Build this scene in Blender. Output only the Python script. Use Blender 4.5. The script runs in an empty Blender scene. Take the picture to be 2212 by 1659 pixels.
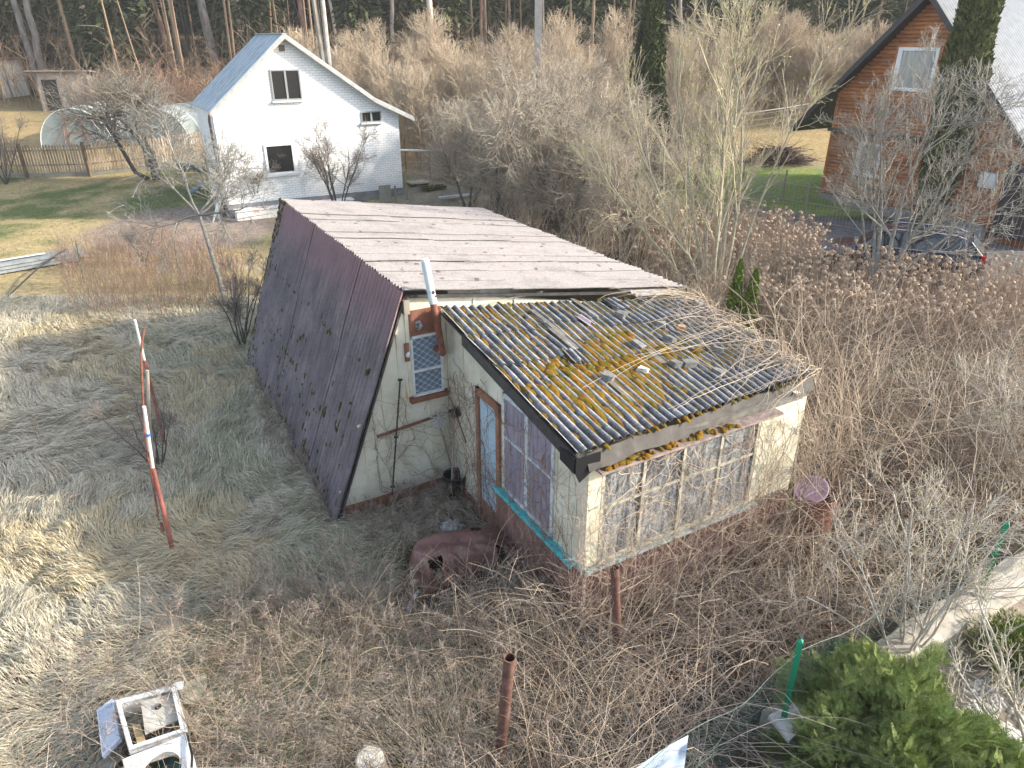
import bpy, math, random
import numpy as np
from mathutils import Vector

# ------------------------------------------------------------------ camera, world, sun, exposure
SC = bpy.context.scene
COL = SC.collection
PITCH = 26.0
CAMZ = 7.0
SUN_AZ, SUN_EL = -1.0, 25.0
cam_d = bpy.data.cameras.new('camera'); cam = bpy.data.objects.new('camera', cam_d); COL.objects.link(cam)
cam.location = (0, 0, CAMZ); cam.rotation_euler = (math.radians(90 - PITCH), 0, 0)
cam_d.sensor_width = 36; cam_d.lens = 36 * 1534 / 2212; cam_d.clip_end = 1500; cam_d.clip_start = .05
SC.camera = cam
W = bpy.data.worlds.new('World'); SC.world = W; W.use_nodes = True
nt = W.node_tree
sky = nt.nodes.new('ShaderNodeTexSky'); sky.sky_type = 'NISHITA'; sky.sun_disc = False
sky.sun_elevation = math.radians(SUN_EL); sky.sun_rotation = math.radians(90 - SUN_AZ)
sky.air_density = 1.0; sky.dust_density = 2.0
hs = nt.nodes.new('ShaderNodeHueSaturation'); hs.inputs['Saturation'].default_value = .7      # thin white cloud over the blue
nt.links.new(sky.outputs[0], hs.inputs['Color']); nt.links.new(hs.outputs[0], nt.nodes['Background'].inputs[0]); nt.nodes['Background'].inputs[1].default_value = .15
sd = bpy.data.lights.new('sun', 'SUN'); sd.energy = 3.1; sd.angle = math.radians(2.5); sd.color = (1, .90, .74)
so = bpy.data.objects.new('sun', sd); COL.objects.link(so); so.location = (30, 0, 40)
_a, _e = math.radians(SUN_AZ), math.radians(SUN_EL)
so.rotation_euler = Vector((math.cos(_a) * math.cos(_e), math.sin(_a) * math.cos(_e), math.sin(_e))).to_track_quat('Z', 'Y').to_euler()
SC.view_settings.view_transform = 'Standard'; SC.view_settings.look = 'None'
SC.view_settings.exposure = 1.52; SC.view_settings.gamma = 1
SC.render.resolution_x = 1024; SC.render.resolution_y = 768

RNG = np.random.default_rng(7)
_th = math.radians(PITCH); _c, _s = math.cos(_th), math.sin(_th)
A_ = np.array

# ------------------------------------------------------------------ terrain and placing
def Hs(x, y):
    x = np.asarray(x, float); y = np.asarray(y, float)
    y = np.minimum(y, 115)
    h = .10 * (np.sqrt((y - 30) ** 2 + 4) + (y - 30)) / 2
    h = h + .10 * np.clip(y - 62, 0, 60)
    return h
def hum(x, y):
    """small hummocks of the matted grass field"""
    x = np.asarray(x, float); y = np.asarray(y, float)
    n = (np.sin(3.1 * x + 1.3 * np.sin(1.7 * y)) * np.sin(2.7 * y + 1.1 * np.sin(2.1 * x)) + .7 * np.sin(6.3 * x + 2.2 * y + 2 * np.sin(1.3 * y)) * np.sin(5.1 * y - 2.6 * x)
         + .5 * np.sin(11 * x - 4 * y + np.sin(5 * y)) * np.sin(9.5 * y + 3 * x))
    m = np.clip((19.5 - y) / 3, 0, 1) * np.clip((-2 - x) / 2, 0, 1)
    return .078 * n * m + .008 * n * np.clip((45 - y) / 5, 0, 1)
def H(x, y): return Hs(x, y) + hum(x, y)
def ray(u, v):
    dx = (u - 1106) / 1534; dy = (829.5 - v) / 1534
    return A_([dx, _c + dy * _s, -_s + dy * _c])
def zp(u, v, z=0.):
    r = ray(u, v); return A_([0, 0, CAMZ]) + r * ((z - CAMZ) / r[2])
def gt(u, v):
    r = ray(u, v); t = 5.
    while t < 120:
        p = A_([0, 0, CAMZ]) + r * t
        if p[2] <= float(Hs(p[0], p[1])): break
        t += .02
    p[2] = float(H(p[0], p[1])); return p
_a1 = math.radians(119.7)
E1 = A_([math.cos(_a1), math.sin(_a1), 0.]); E2 = A_([E1[1], -E1[0], 0.]); UP = A_([0, 0, 1.])

# ------------------------------------------------------------------ materials
def nmat(name):
    m = bpy.data.materials.new(name); m.use_nodes = True
    n = m.node_tree.nodes; return m, m.node_tree, n['Principled BSDF']
def ramp(t, cols, interp='LINEAR'):
    r = t.nodes.new('ShaderNodeValToRGB'); e = r.color_ramp.elements; r.color_ramp.interpolation = interp
    while len(e) < len(cols): e.new(.5)
    for i, (p, c) in enumerate(cols): e[i].position = p; e[i].color = (*c[:3], 1)
    return r
def coords(t, stretch=(1, 1, 1), kind='Object', rot=(0, 0, 0)):
    tc = t.nodes.new('ShaderNodeTexCoord'); mp = t.nodes.new('ShaderNodeMapping')
    mp.inputs['Scale'].default_value = stretch; mp.inputs['Rotation'].default_value = rot
    t.links.new(tc.outputs[kind], mp.inputs[0]); return mp.outputs[0]
def noise(t, vec, scale, detail=5, rough=.6, dist=0):
    n = t.nodes.new('ShaderNodeTexNoise'); n.inputs['Scale'].default_value = scale
    n.inputs['Detail'].default_value = detail; n.inputs['Roughness'].default_value = rough; n.inputs['Distortion'].default_value = dist
    t.links.new(vec, n.inputs['Vector']); return n.outputs['Fac']
def mixc(t, f, a, b, blend='MIX'):
    m = t.nodes.new('ShaderNodeMix'); m.data_type = 'RGBA'; m.blend_type = blend
    for s, v in ((m.inputs[0], f), (m.inputs[6], a), (m.inputs[7], b)):
        if hasattr(v, 'links') or hasattr(v, 'is_linked'): t.links.new(v, s)
        else: s.default_value = v if isinstance(v, float) else (*v[:3], 1)
    return m.outputs[2]
def mth(t, op, a, b=None):
    m = t.nodes.new('ShaderNodeMath'); m.operation = op
    for i, v in enumerate((a, b)):
        if v is None: continue
        if isinstance(v, (int, float)): m.inputs[i].default_value = v
        else: t.links.new(v, m.inputs[i])
    return m.outputs[0]
def addbump(t, b, fac, strength, dist=.01):
    k = t.nodes.new('ShaderNodeBump'); k.inputs['Strength'].default_value = strength; k.inputs['Distance'].default_value = dist
    t.links.new(fac, k.inputs['Height']); t.links.new(k.outputs[0], b.inputs['Normal'])
def mat(name, cols, scale=6, rough=.85, bump=.3, stretch=(1, 1, 1), rot=(0, 0, 0), island=0, metal=0, spec=.3, detail=6, kind='Object', bdist=.01):
    m, t, b = nmat(name)
    if not isinstance(cols[0], (tuple, list)): cols = [(0, cols), (1, cols)]
    if not isinstance(cols[0][1], (tuple, list)):
        cols = [(.3 + .4 * i / max(1, len(cols) - 1), c) for i, c in enumerate(cols)]
    vec = coords(t, stretch, kind, rot); f = noise(t, vec, scale, detail)
    c = ramp(t, cols); t.links.new(f, c.inputs[0]); out = c.outputs[0]
    if island:
        g = t.nodes.new('ShaderNodeNewGeometry'); v = mth(t, 'MULTIPLY_ADD', g.outputs['Random Per Island'], 2 * island); 
        v.node.inputs[2].default_value = 1 - island
        vm = t.nodes.new('ShaderNodeVectorMath'); vm.operation = 'SCALE'; t.links.new(out, vm.inputs[0]); t.links.new(v, vm.inputs['Scale']); out = vm.outputs[0]
    t.links.new(out, b.inputs['Base Color'])
    b.inputs['Roughness'].default_value = rough; b.inputs['Metallic'].default_value = metal; b.inputs['Specular IOR Level'].default_value = spec
    if bump: addbump(t, b, f, bump, bdist)
    return m
def imat(name, cols, rough=.8, interp='LINEAR', trans=0):
    """colour varies from stem to stem (random per mesh island)"""
    m, t, b = nmat(name)
    g = t.nodes.new('ShaderNodeNewGeometry')
    n = len(cols); r = ramp(t, [(i / (n - 1), c) for i, c in enumerate(cols)], interp)
    t.links.new(g.outputs['Random Per Island'], r.inputs[0]); t.links.new(r.outputs[0], b.inputs['Base Color'])
    b.inputs['Roughness'].default_value = rough; b.inputs['Specular IOR Level'].default_value = .25
    return m
def flat(name, c, rough=.5, metal=0, spec=.5):
    m, t, b = nmat(name); b.inputs['Base Color'].default_value = (*c, 1); b.inputs['Roughness'].default_value = rough
    b.inputs['Metallic'].default_value = metal; b.inputs['Specular IOR Level'].default_value = spec; return m

# ------------------------------------------------------------------ mesh builder
ORG = {}
class MB:
    def __init__(s): s.V = []; s.F = {3: [], 4: []}; s.M = {3: [], 4: []}; s.n = 0; s.NG = []; s.at = []; s.hasat = False
    def add(s, v, f, m=0, at=None):
        v = np.asarray(v, float).reshape(-1, 3)
        if isinstance(f, np.ndarray):
            if len(f): s.F[f.shape[1]].append(f + s.n); s.M[f.shape[1]].append(np.full(len(f), m))
        else:
            for k in (3, 4):
                q = [x for x in f if len(x) == k]
                if q: s.F[k].append(A_(q) + s.n); s.M[k].append(np.full(len(q), m))
            for x in f:
                if len(x) > 4: s.NG.append(([i + s.n for i in x], m))
        s.V.append(v); s.at.append(np.zeros(len(v)) if at is None else np.asarray(at, float).ravel()); s.n += len(v)
        if at is not None: s.hasat = True
        return s
    # boxes given by a corner and three edge vectors
    def ob(s, o, a, b, c, m=0):
        o, a, b, c = [np.asarray(x, float) for x in (o, a, b, c)]
        if np.dot(np.cross(a, b), c) < 0: a, b = b, a
        v = [o, o + a, o + a + b, o + b, o + c, o + a + c, o + a + b + c, o + b + c]
        return s.add(v, [(0, 3, 2, 1), (4, 5, 6, 7), (0, 1, 5, 4), (1, 2, 6, 5), (2, 3, 7, 6), (3, 0, 4, 7)], m)
    def box(s, c, d, m=0, rz=0):
        ca, sa = math.cos(rz), math.sin(rz); a = A_([ca * d[0], sa * d[0], 0]); b = A_([-sa * d[1], ca * d[1], 0]); z = A_([0, 0, d[2]])
        return s.ob(np.asarray(c, float) - a / 2 - b / 2 - z / 2, a, b, z, m)
    def prism(s, pts, vec, m=0):
        p = np.asarray(pts, float); n = len(p); vec = np.asarray(vec, float)
        nn = sum(np.cross(p[i] - p[0], p[(i + 1) % n] - p[0]) for i in range(n))
        if np.dot(nn, vec) > 0: p = p[::-1]
        f = [tuple(range(n)), tuple(range(2 * n - 1, n - 1, -1))] + [(i, i + n, (i + 1) % n + n, (i + 1) % n) for i in range(n)]
        return s.add(np.vstack([p, p + vec]), f, m)
    def cyl(s, p0, p1, r0, r1=None, n=14, m=0, caps=True):
        r1 = r0 if r1 is None else r1; p0 = np.asarray(p0, float); p1 = np.asarray(p1, float)
        d = p1 - p0; d = d / np.linalg.norm(d); u = np.cross(d, [1, 0, 0] if abs(d[0]) < .8 else [0, 1, 0]); u /= np.linalg.norm(u); w = np.cross(d, u)
        a = np.linspace(0, 2 * math.pi, n, endpoint=False); ring = np.outer(np.cos(a), u) + np.outer(np.sin(a), w)
        f = [(i, (i + 1) % n, (i + 1) % n + n, i + n) for i in range(n)]
        if caps: f += [tuple(range(n - 1, -1, -1)), tuple(range(n, 2 * n))]
        return s.add(np.vstack([p0 + ring * r0, p1 + ring * r1]), f, m)
    def tubes(s, P, R, sides=3, m=0):
        """P (N,K,3) polylines, R (N,K) radii"""
        N, K, _ = P.shape
        T = np.empty_like(P); T[:, 1:-1] = P[:, 2:] - P[:, :-2]; T[:, 0] = P[:, 1] - P[:, 0]; T[:, -1] = P[:, -1] - P[:, -2]
        T /= np.linalg.norm(T, axis=2, keepdims=True) + 1e-9
        ref = np.where(np.abs(T[:, :1, 2:3]) > .8, A_([1., 0, 0]), A_([0, 0, 1.]))
        U = np.cross(T, ref); U /= np.linalg.norm(U, axis=2, keepdims=True) + 1e-9; Wv = np.cross(T, U)
        a = np.arange(sides) * 2 * math.pi / sides
        V = P[:, :, None, :] + R[:, :, None, None] * (np.cos(a)[None, None, :, None] * U[:, :, None, :] + np.sin(a)[None, None, :, None] * Wv[:, :, None, :])
        idx = np.arange(N * K * sides).reshape(N, K, sides); nx = np.roll(idx, -1, axis=2)
        f = np.stack([idx[:, :-1], nx[:, :-1], nx[:, 1:], idx[:, 1:]], -1).reshape(-1, 4)
        return s.add(V.reshape(-1, 3), f, m)
    def tube(s, path, r, sides=8, m=0):
        p = np.asarray(path, float)[None]; K = p.shape[1]; rr = np.full((1, K), r) if np.isscalar(r) else np.asarray(r, float)[None]
        s.tubes(p, rr, sides, m)
        # caps
        base = s.n - K * sides; s.NG.append(([base + i for i in range(sides - 1, -1, -1)], m)); s.NG.append(([base + (K - 1) * sides + i for i in range(sides)], m)); return s
    def ribbons(s, P, Wd, side, m=0):
        """flat blades: P (N,K,3), Wd (N,K), side (N,3)"""
        N, K, _ = P.shape; o = side[:, None, :] * Wd[:, :, None]
        V = np.stack([P - o, P + o], 2); idx = np.arange(N * K * 2).reshape(N, K, 2)
        f = np.stack([idx[:, :-1, 0], idx[:, :-1, 1], idx[:, 1:, 1], idx[:, 1:, 0]], -1).reshape(-1, 4)
        return s.add(V.reshape(-1, 3), f, m)
    def quads(s, C, A, B, m=0):
        """loose diamonds: centres (N,3), half axes (N,3)"""
        V = np.stack([C - A, C - B, C + A, C + B], 1); N = len(C)
        return s.add(V.reshape(-1, 3), np.arange(4 * N).reshape(N, 4), m)
    def build(s, name, mats, parent=None, smooth=False, origin=None):
        if not isinstance(mats, (list, tuple)): mats = [mats]
        V = np.vstack(s.V)
        if origin is not None: org = np.asarray(origin, float)
        elif parent is not None: org = ORG[parent.name]
        else:
            lo, hi = V.min(0), V.max(0); org = A_([(lo[0] + hi[0]) / 2, (lo[1] + hi[1]) / 2, lo[2]])
        me = bpy.data.meshes.new(name)
        q = np.vstack(s.F[4]) if s.F[4] else np.zeros((0, 4), int); t3 = np.vstack(s.F[3]) if s.F[3] else np.zeros((0, 3), int)
        mi = np.concatenate([np.concatenate(s.M[4]) if s.M[4] else [], np.concatenate(s.M[3]) if s.M[3] else [], A_([m for _, m in s.NG])]).astype(np.int32)
        loops = np.concatenate([q.ravel(), t3.ravel()] + [A_(x) for x, _ in s.NG]).astype(np.int32)
        sizes = np.concatenate([np.full(len(q), 4), np.full(len(t3), 3), A_([len(x) for x, _ in s.NG])]).astype(np.int32)
        starts = np.concatenate([[0], np.cumsum(sizes)[:-1]]).astype(np.int32)
        me.vertices.add(len(V)); me.vertices.foreach_set('co', (V - org).astype(np.float32).ravel())
        me.loops.add(len(loops)); me.loops.foreach_set('vertex_index', loops)
        me.polygons.add(len(sizes)); me.polygons.foreach_set('loop_start', starts); me.polygons.foreach_set('loop_total', sizes)
        me.polygons.foreach_set('material_index', mi)
        me.polygons.foreach_set('use_smooth', np.full(len(sizes), smooth))
        if s.hasat:
            a = me.attributes.new('crest', 'FLOAT', 'POINT'); a.data.foreach_set('value', np.concatenate(s.at).astype(np.float32))
        me.update(calc_edges=True); me.validate()
        for m in mats: me.materials.append(m)
        o = bpy.data.objects.new(name, me); COL.objects.link(o)
        if parent is not None:
            o.parent = parent; po = ORG[parent.name]; o.location = tuple(org - po)
        else: o.location = tuple(org)
        ORG[o.name] = org
        return o
def tag(o, label=None, cat=None, group=None, kind=None):
    if label: o['label'] = label
    if cat: o['category'] = cat
    if group: o['group'] = group
    if kind: o['kind'] = kind
    return o
def thing(name, loc, label, cat, group=None):
    o = bpy.data.objects.new(name, None); o.empty_display_size = .3; COL.objects.link(o); o.location = tuple(loc); ORG[o.name] = np.asarray(loc, float)
    return tag(o, label, cat, group)
def copy_tree(o, parent=None):
    c = o.copy(); COL.objects.link(c); c.parent = parent
    for ch in list(o.children): copy_tree(ch, c)
    return c
def place(o, loc, rz=0, sc=1, label=None, group=None):
    o.location = tuple(loc); o.rotation_euler = (0, 0, rz); o.scale = (sc, sc, sc) if np.isscalar(sc) else sc
    if label: o['label'] = label
    if group: o['group'] = group
    return o

# ------------------------------------------------------------------ growth of bare plants
def nrm(v): return v / (np.linalg.norm(v, axis=-1, keepdims=True) + 1e-9)
def grow(rng, S, D, L, K, wig, trop, r0, r1):
    N = len(S); P = np.empty((N, K, 3)); P[:, 0] = S; d = nrm(D.copy()); st = (L / (K - 1))[:, None]
    for k in range(1, K):
        d = nrm(d + wig * rng.standard_normal((N, 3)) + A_([0, 0, 1.]) * trop); P[:, k] = P[:, k - 1] + d * st
    t = np.linspace(0, 1, K)[None]; R = r0[:, None] * (1 - t) + r1[:, None] * t
    return P, R
def kids(rng, P, R, n, t0, t1, ang, dang=.25):
    N, K, _ = P.shape; pi = rng.integers(0, N, n) if n >= N else rng.choice(N, n, replace=False)
    t = rng.uniform(t0, t1, n) * (K - 1); k = np.clip(t.astype(int), 0, K - 2); f = (t - k)[:, None]
    S = P[pi, k] * (1 - f) + P[pi, k + 1] * f; T = nrm(P[pi, k + 1] - P[pi, k]); r = R[pi, k] * (1 - f[:, 0]) + R[pi, k + 1] * f[:, 0]
    q = nrm(np.cross(T, rng.standard_normal((n, 3)))); a = (ang + dang * rng.standard_normal(n))[:, None]
    return S, T * np.cos(a) + q * np.sin(a), r, 1 - t / (K - 1)
def bare_tree(rng, base, stems, spread, height, r0, levels, wig=.1, trop=.05, rmin=.006, K0=10, lean=(0, 0)):
    """levels: list of (count, length fraction, angle, wiggle, trop, K). returns list of (P,R)"""
    a = rng.uniform(0, 2 * math.pi, stems); sp = spread * rng.uniform(.5, 1.2, stems)
    D = np.stack([np.cos(a) * sp + lean[0], np.sin(a) * sp + lean[1], np.ones(stems)], 1)
    S = np.tile(np.asarray(base, float), (stems, 1)) + (np.stack([np.cos(a), np.sin(a), 0 * a], 1) * r0 * 1.2 if stems > 1 else 0)
    L = height * rng.uniform(.8, 1.05, stems)
    P, R = grow(rng, S, D, L, K0, wig, trop, np.full(stems, r0) * rng.uniform(.7, 1, stems), np.full(stems, max(rmin, r0 * .25)))
    out = [(P, R)]
    for (n, lf, ang, w, tr, K) in [l[:6] for l in levels]:
        S, D, r, rem = kids(rng, P, R, n, .15 if len(out) > 1 else .28, .98, ang)
        L = height * lf * rng.uniform(.5, 1.15, n) * (.45 + .75 * rem)
        P, R = grow(rng, S, D, L, K, w, tr, np.maximum(r * .7, rmin), np.full(n, rmin * .8)); out.append((P, R))
    return out
def add_plant(mb, out, sides0=7, m=0):
    for i, (P, R) in enumerate(out): mb.tubes(P, R, sides0 if i == 0 else (4 if i == 1 else 3), m)
def tips(out, rng, n, t0=.3):
    P, R = out[-1]; pi = rng.integers(0, len(P), n); k = rng.integers(int(t0 * P.shape[1]), P.shape[1], n); return P[pi, k], nrm(P[pi, k] - P[pi, k - 1])

# ================================================================== SETTING: ground
def smooth(e0, e1, x): t = np.clip((x - e0) / (e1 - e0), 0, 1); return t * t * (3 - 2 * t)
def vn(x, y, f, seed=0):
    """cheap value noise 0..1"""
    x = x * f + seed * 17.3; y = y * f + seed * 9.1; xi = np.floor(x); yi = np.floor(y); fx = x - xi; fy = y - yi
    h = lambda a, b: (np.sin(a * 127.1 + b * 311.7 + seed) * 43758.5453) % 1
    fx = fx * fx * (3 - 2 * fx); fy = fy * fy * (3 - 2 * fy)
    return (h(xi, yi) * (1 - fx) + h(xi + 1, yi) * fx) * (1 - fy) + (h(xi, yi + 1) * (1 - fx) + h(xi + 1, yi + 1) * fx) * fy
def fbm(x, y, f, seed=0): return (vn(x, y, f, seed) + .5 * vn(x, y, 2.1 * f, seed + 1) + .25 * vn(x, y, 4.3 * f, seed + 2)) / 1.75
# the concrete edging between the overgrown plot and the neighbour's garden, used for the ground too
KB0 = A_([3.15, 5.62]); KB1 = A_([7.6, 8.25]); KD = nrm(KB1 - KB0); KN = A_([KD[1], -KD[0]])
def ground_colour(x, y):
    def L(c): return np.broadcast_to(A_(c, float), x.shape + (3,)).copy()
    n1 = fbm(x, y, .35, 1); n2 = fbm(x, y, 1.3, 4); n3 = fbm(x, y, 4.5, 9)
    mx = lambda a, b, f: a * (1 - f[..., None]) + b * f[..., None]
    c = mx(L((.22, .20, .15)), L((.32, .295, .225)), n2)                         # matted dead grass
    g = smooth(.45, .75, n2) * smooth(4.5, 1, np.abs((x + 4.5) + .55 * (y - 12)))  # greener by the cabin
    c = mx(c, L((.14, .17, .075)), .7 * g)
    lawn = smooth(18.8, 20.2, y + .6 * n1) * smooth(-4.5, -6.5, x)
    lc = mx(L((.13, .16, .06)), L((.40, .32, .17)), smooth(.42, .6, .6 * n1 + .4 * n2 + .22 * smooth(29, 24, y)))
    c = mx(c, lc, lawn)
    d = np.hypot((x + 13.2) / 4.6, (y - 28.5) / 4.2)
    c = mx(c, mx(L((.34, .27, .23)), L((.27, .21, .18)), n3), smooth(1.15, .8, d + .3 * n2) * lawn)
    d = np.hypot((x + 10) / 3.2, (y - 23.5) / 1.7)
    c = mx(c, L((.36, .30, .22)), .6 * smooth(1.1, .7, d + .4 * n2) * lawn)
    far = smooth(37, 41, y)
    c = mx(c, mx(L((.42, .31, .15)), L((.28, .22, .12)), n2), far)
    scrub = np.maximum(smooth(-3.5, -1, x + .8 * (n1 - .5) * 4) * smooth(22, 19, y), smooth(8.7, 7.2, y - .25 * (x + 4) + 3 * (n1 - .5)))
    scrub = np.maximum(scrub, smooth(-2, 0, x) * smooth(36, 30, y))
    c = mx(c, mx(L((.055, .045, .032)), L((.12, .095, .065)), n3), scrub)  # brown soil, darkened further to stand for the shaded gaps between stems
    ngr = np.hypot((x - 13.5) / 7.5, (y - 34.5) / 4.2)
    c = mx(c, mx(L((.15, .24, .05)), L((.27, .30, .10)), n2), smooth(1.1, .85, ngr))
    drv = smooth(21.2, 22, y - .0 * x) * smooth(28.6, 28, y + .57 * (x - 17)) * smooth(9, 10.5, x)
    c = mx(c, L((.16, .155, .15)), drv)
    k = (x - KB0[0]) * KN[0] + (y - KB0[1]) * KN[1]
    gar = smooth(.0, .08, k) * smooth(20, 18, y) * smooth(2.6, 2.9, x)
    c = mx(c, mx(L((.34, .29, .24)), L((.22, .19, .16)), n3), gar)
    forest = smooth(54, 60, y); c = mx(c, L((.11, .085, .05)), forest)
    return c
def make_ground():
    xs = np.concatenate([-np.geomspace(400, 44, 22), np.arange(-42, -14, .5), np.arange(-14, 9, .14), np.arange(9, 42, .5), np.geomspace(44, 400, 22)])
    ys = np.concatenate([-np.geomspace(200, 5, 16), np.arange(-4, 4, .8), np.arange(4, 20, .14), np.arange(20, 64, .4), np.geomspace(66, 600, 26)])
    X, Y = np.meshgrid(xs, ys); Z = H(X, Y); nx, ny = len(xs), len(ys)
    V = np.stack([X, Y, Z], -1).reshape(-1, 3); idx = np.arange(nx * ny).reshape(ny, nx)
    f = np.stack([idx[:-1, :-1], idx[:-1, 1:], idx[1:, 1:], idx[1:, :-1]], -1).reshape(-1, 4)
    m, t, b = nmat('ground'); at = t.nodes.new('ShaderNodeAttribute'); at.attribute_name = 'colour'
    vec = coords(t); n1 = noise(t, vec, 5, 8, .75); r = ramp(t, [(.25, (.45, .45, .45)), (.75, (1.5, 1.5, 1.5))]); t.links.new(n1, r.inputs[0])
    t.links.new(mixc(t, 1.0, at.outputs['Color'], r.outputs[0], 'MULTIPLY'), b.inputs['Base Color']); b.inputs['Roughness'].default_value = 1; b.inputs['Specular IOR Level'].default_value = .1
    n2 = noise(t, vec, 14, 6, .8); addbump(t, b, n2, .9, .05)
    o = MB().add(V, f).build('ground', m, origin=(0, 0, 0), smooth=True)
    c = ground_colour(X.ravel(), Y.ravel()); a = o.data.color_attributes.new('colour', 'FLOAT_COLOR', 'POINT')
    a.data.foreach_set('color', np.concatenate([c, np.ones((len(c), 1))], 1).astype(np.float32).ravel())
    tag(o, kind='structure')
make_ground()

# ================================================================== THE CABIN
P1 = A_([-1.58, 9.94, 3.64]); P3 = A_([-5.32, 16.6, 3.64]); P2 = A_([-2.81, 9.22, -.05]); P4 = A_([-6.30, 15.37, -.05])
P6 = A_([3.23, 12.68, 2.79]); P5 = A_([-.84, 19.9, 2.70])
V1 = A_([-1.13, 10.2, 3.32]); TT = A_([3.2, 12.5, 2.70]); V3 = A_([4.35, 9.35, 2.60]); V2 = A_([.72, 6.81, 2.79])
def bil(a, b, c, d):
    """s from a to b at t=0, d to c at t=1"""
    def S(s, t):
        s = np.asarray(s)[..., None]; t = np.asarray(t)[..., None]
        return (a * (1 - s) + b * s) * (1 - t) + (d * (1 - s) + c * s) * t
    n = nrm(np.cross(b - a, d - a)); n = n if n[2] > 0 else -n
    return S, n, np.linalg.norm(b - a), np.linalg.norm(d - a)
def corr_sheet(mb, SF, s0, s1, t0, t1, pitch, amp, l0=0., l1=0., tilt=0., th=.007, rows=4, m=0, k=8, wob=0., jag=0., rng=RNG, ph=0.):
    S, n, wd, ln = SF; nw = max(1, int(round((s1 - s0) * wd / pitch * k)))
    ss = np.linspace(s0, s1, nw + 1); ts = np.linspace(t0, t1, rows + 1); G, T = np.meshgrid(ss, ts)
    w = np.cos((G * wd / pitch + ph) * 2 * math.pi); lift = l0 + (l1 - l0) * (T - t0) / (t1 - t0) + tilt * (G - s0) / (s1 - s0)
    if wob: lift = lift + wob * (vn(G * wd, T * ln, 1.7, 3) - .5)
    T2 = T.copy()
    if jag: T2[-1] += jag / ln * (rng.random(nw + 1) - .5)
    top = S(G, T2) + n * (w * amp + lift)[..., None]; bot = top - n * th
    R, C = G.shape; i = np.arange(R * C).reshape(R, C); o = R * C
    f = [np.stack([i[:-1, :-1], i[:-1, 1:], i[1:, 1:], i[1:, :-1]], -1).reshape(-1, 4)]
    f.append(f[0][:, ::-1] + o)
    for e in (i[0], i[-1], i[:, 0], i[:, -1]): f.append(np.stack([e[:-1], e[1:], e[1:] + o, e[:-1] + o], -1))
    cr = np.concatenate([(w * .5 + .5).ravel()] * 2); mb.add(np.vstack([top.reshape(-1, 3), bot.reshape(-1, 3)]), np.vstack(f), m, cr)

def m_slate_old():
    m, t, b = nmat('weathered_veranda_slate_sheen'); vec = coords(t); at = t.nodes.new('ShaderNodeAttribute'); at.attribute_name = 'crest'
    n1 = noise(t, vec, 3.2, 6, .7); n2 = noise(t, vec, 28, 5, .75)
    f = mth(t, 'ADD', mth(t, 'MULTIPLY', at.outputs['Fac'], .55), mth(t, 'MULTIPLY', mth(t, 'SUBTRACT', n1, .5), 1.1)); f = mth(t, 'ADD', f, mth(t, 'MULTIPLY', mth(t, 'SUBTRACT', n2, .5), .9))  # paler crests, darker valleys: wear and dirt, with sky reflection put into the colour
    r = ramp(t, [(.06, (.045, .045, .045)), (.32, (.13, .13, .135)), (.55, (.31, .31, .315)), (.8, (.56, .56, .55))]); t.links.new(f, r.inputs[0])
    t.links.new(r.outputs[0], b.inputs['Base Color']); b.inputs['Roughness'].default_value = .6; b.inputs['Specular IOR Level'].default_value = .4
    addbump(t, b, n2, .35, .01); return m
def m_slate_main():
    m, t, b = nmat('pale_pink_slate'); vec = coords(t)
    n1 = noise(t, vec, 1.1, 6, .7); n2 = noise(t, vec, 30, 5, .8); n3 = noise(t, vec, 9, 3, .6)
    r = ramp(t, [(.3, (.17, .160, .160)), (.5, (.265, .245, .245)), (.7, (.225, .215, .214))]); t.links.new(n1, r.inputs[0])
    r2 = ramp(t, [(.32, (.55, .55, .57)), (.5, (1, 1, 1)), (.75, (1.15, 1.13, 1.1))]); t.links.new(n2, r2.inputs[0])
    c = mixc(t, 1., r.outputs[0], r2.outputs[0], 'MULTIPLY')
    v = t.nodes.new('ShaderNodeTexVoronoi'); v.inputs['Scale'].default_value = 2.9; v.inputs['Randomness'].default_value = .8; t.links.new(vec, v.inputs['Vector'])
    d = mth(t, 'ADD', v.outputs['Distance'], mth(t, 'MULTIPLY', n3, .16)); r3 = ramp(t, [(.19, (.34, .33, .33)), (.25, (1, 1, 1))]); t.links.new(d, r3.inputs[0])
    c = mixc(t, 1., c, r3.outputs[0], 'MULTIPLY'); t.links.new(c, b.inputs['Base Color']); b.inputs['Roughness'].default_value = .8; addbump(t, b, n2, .3, .008); return m
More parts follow.
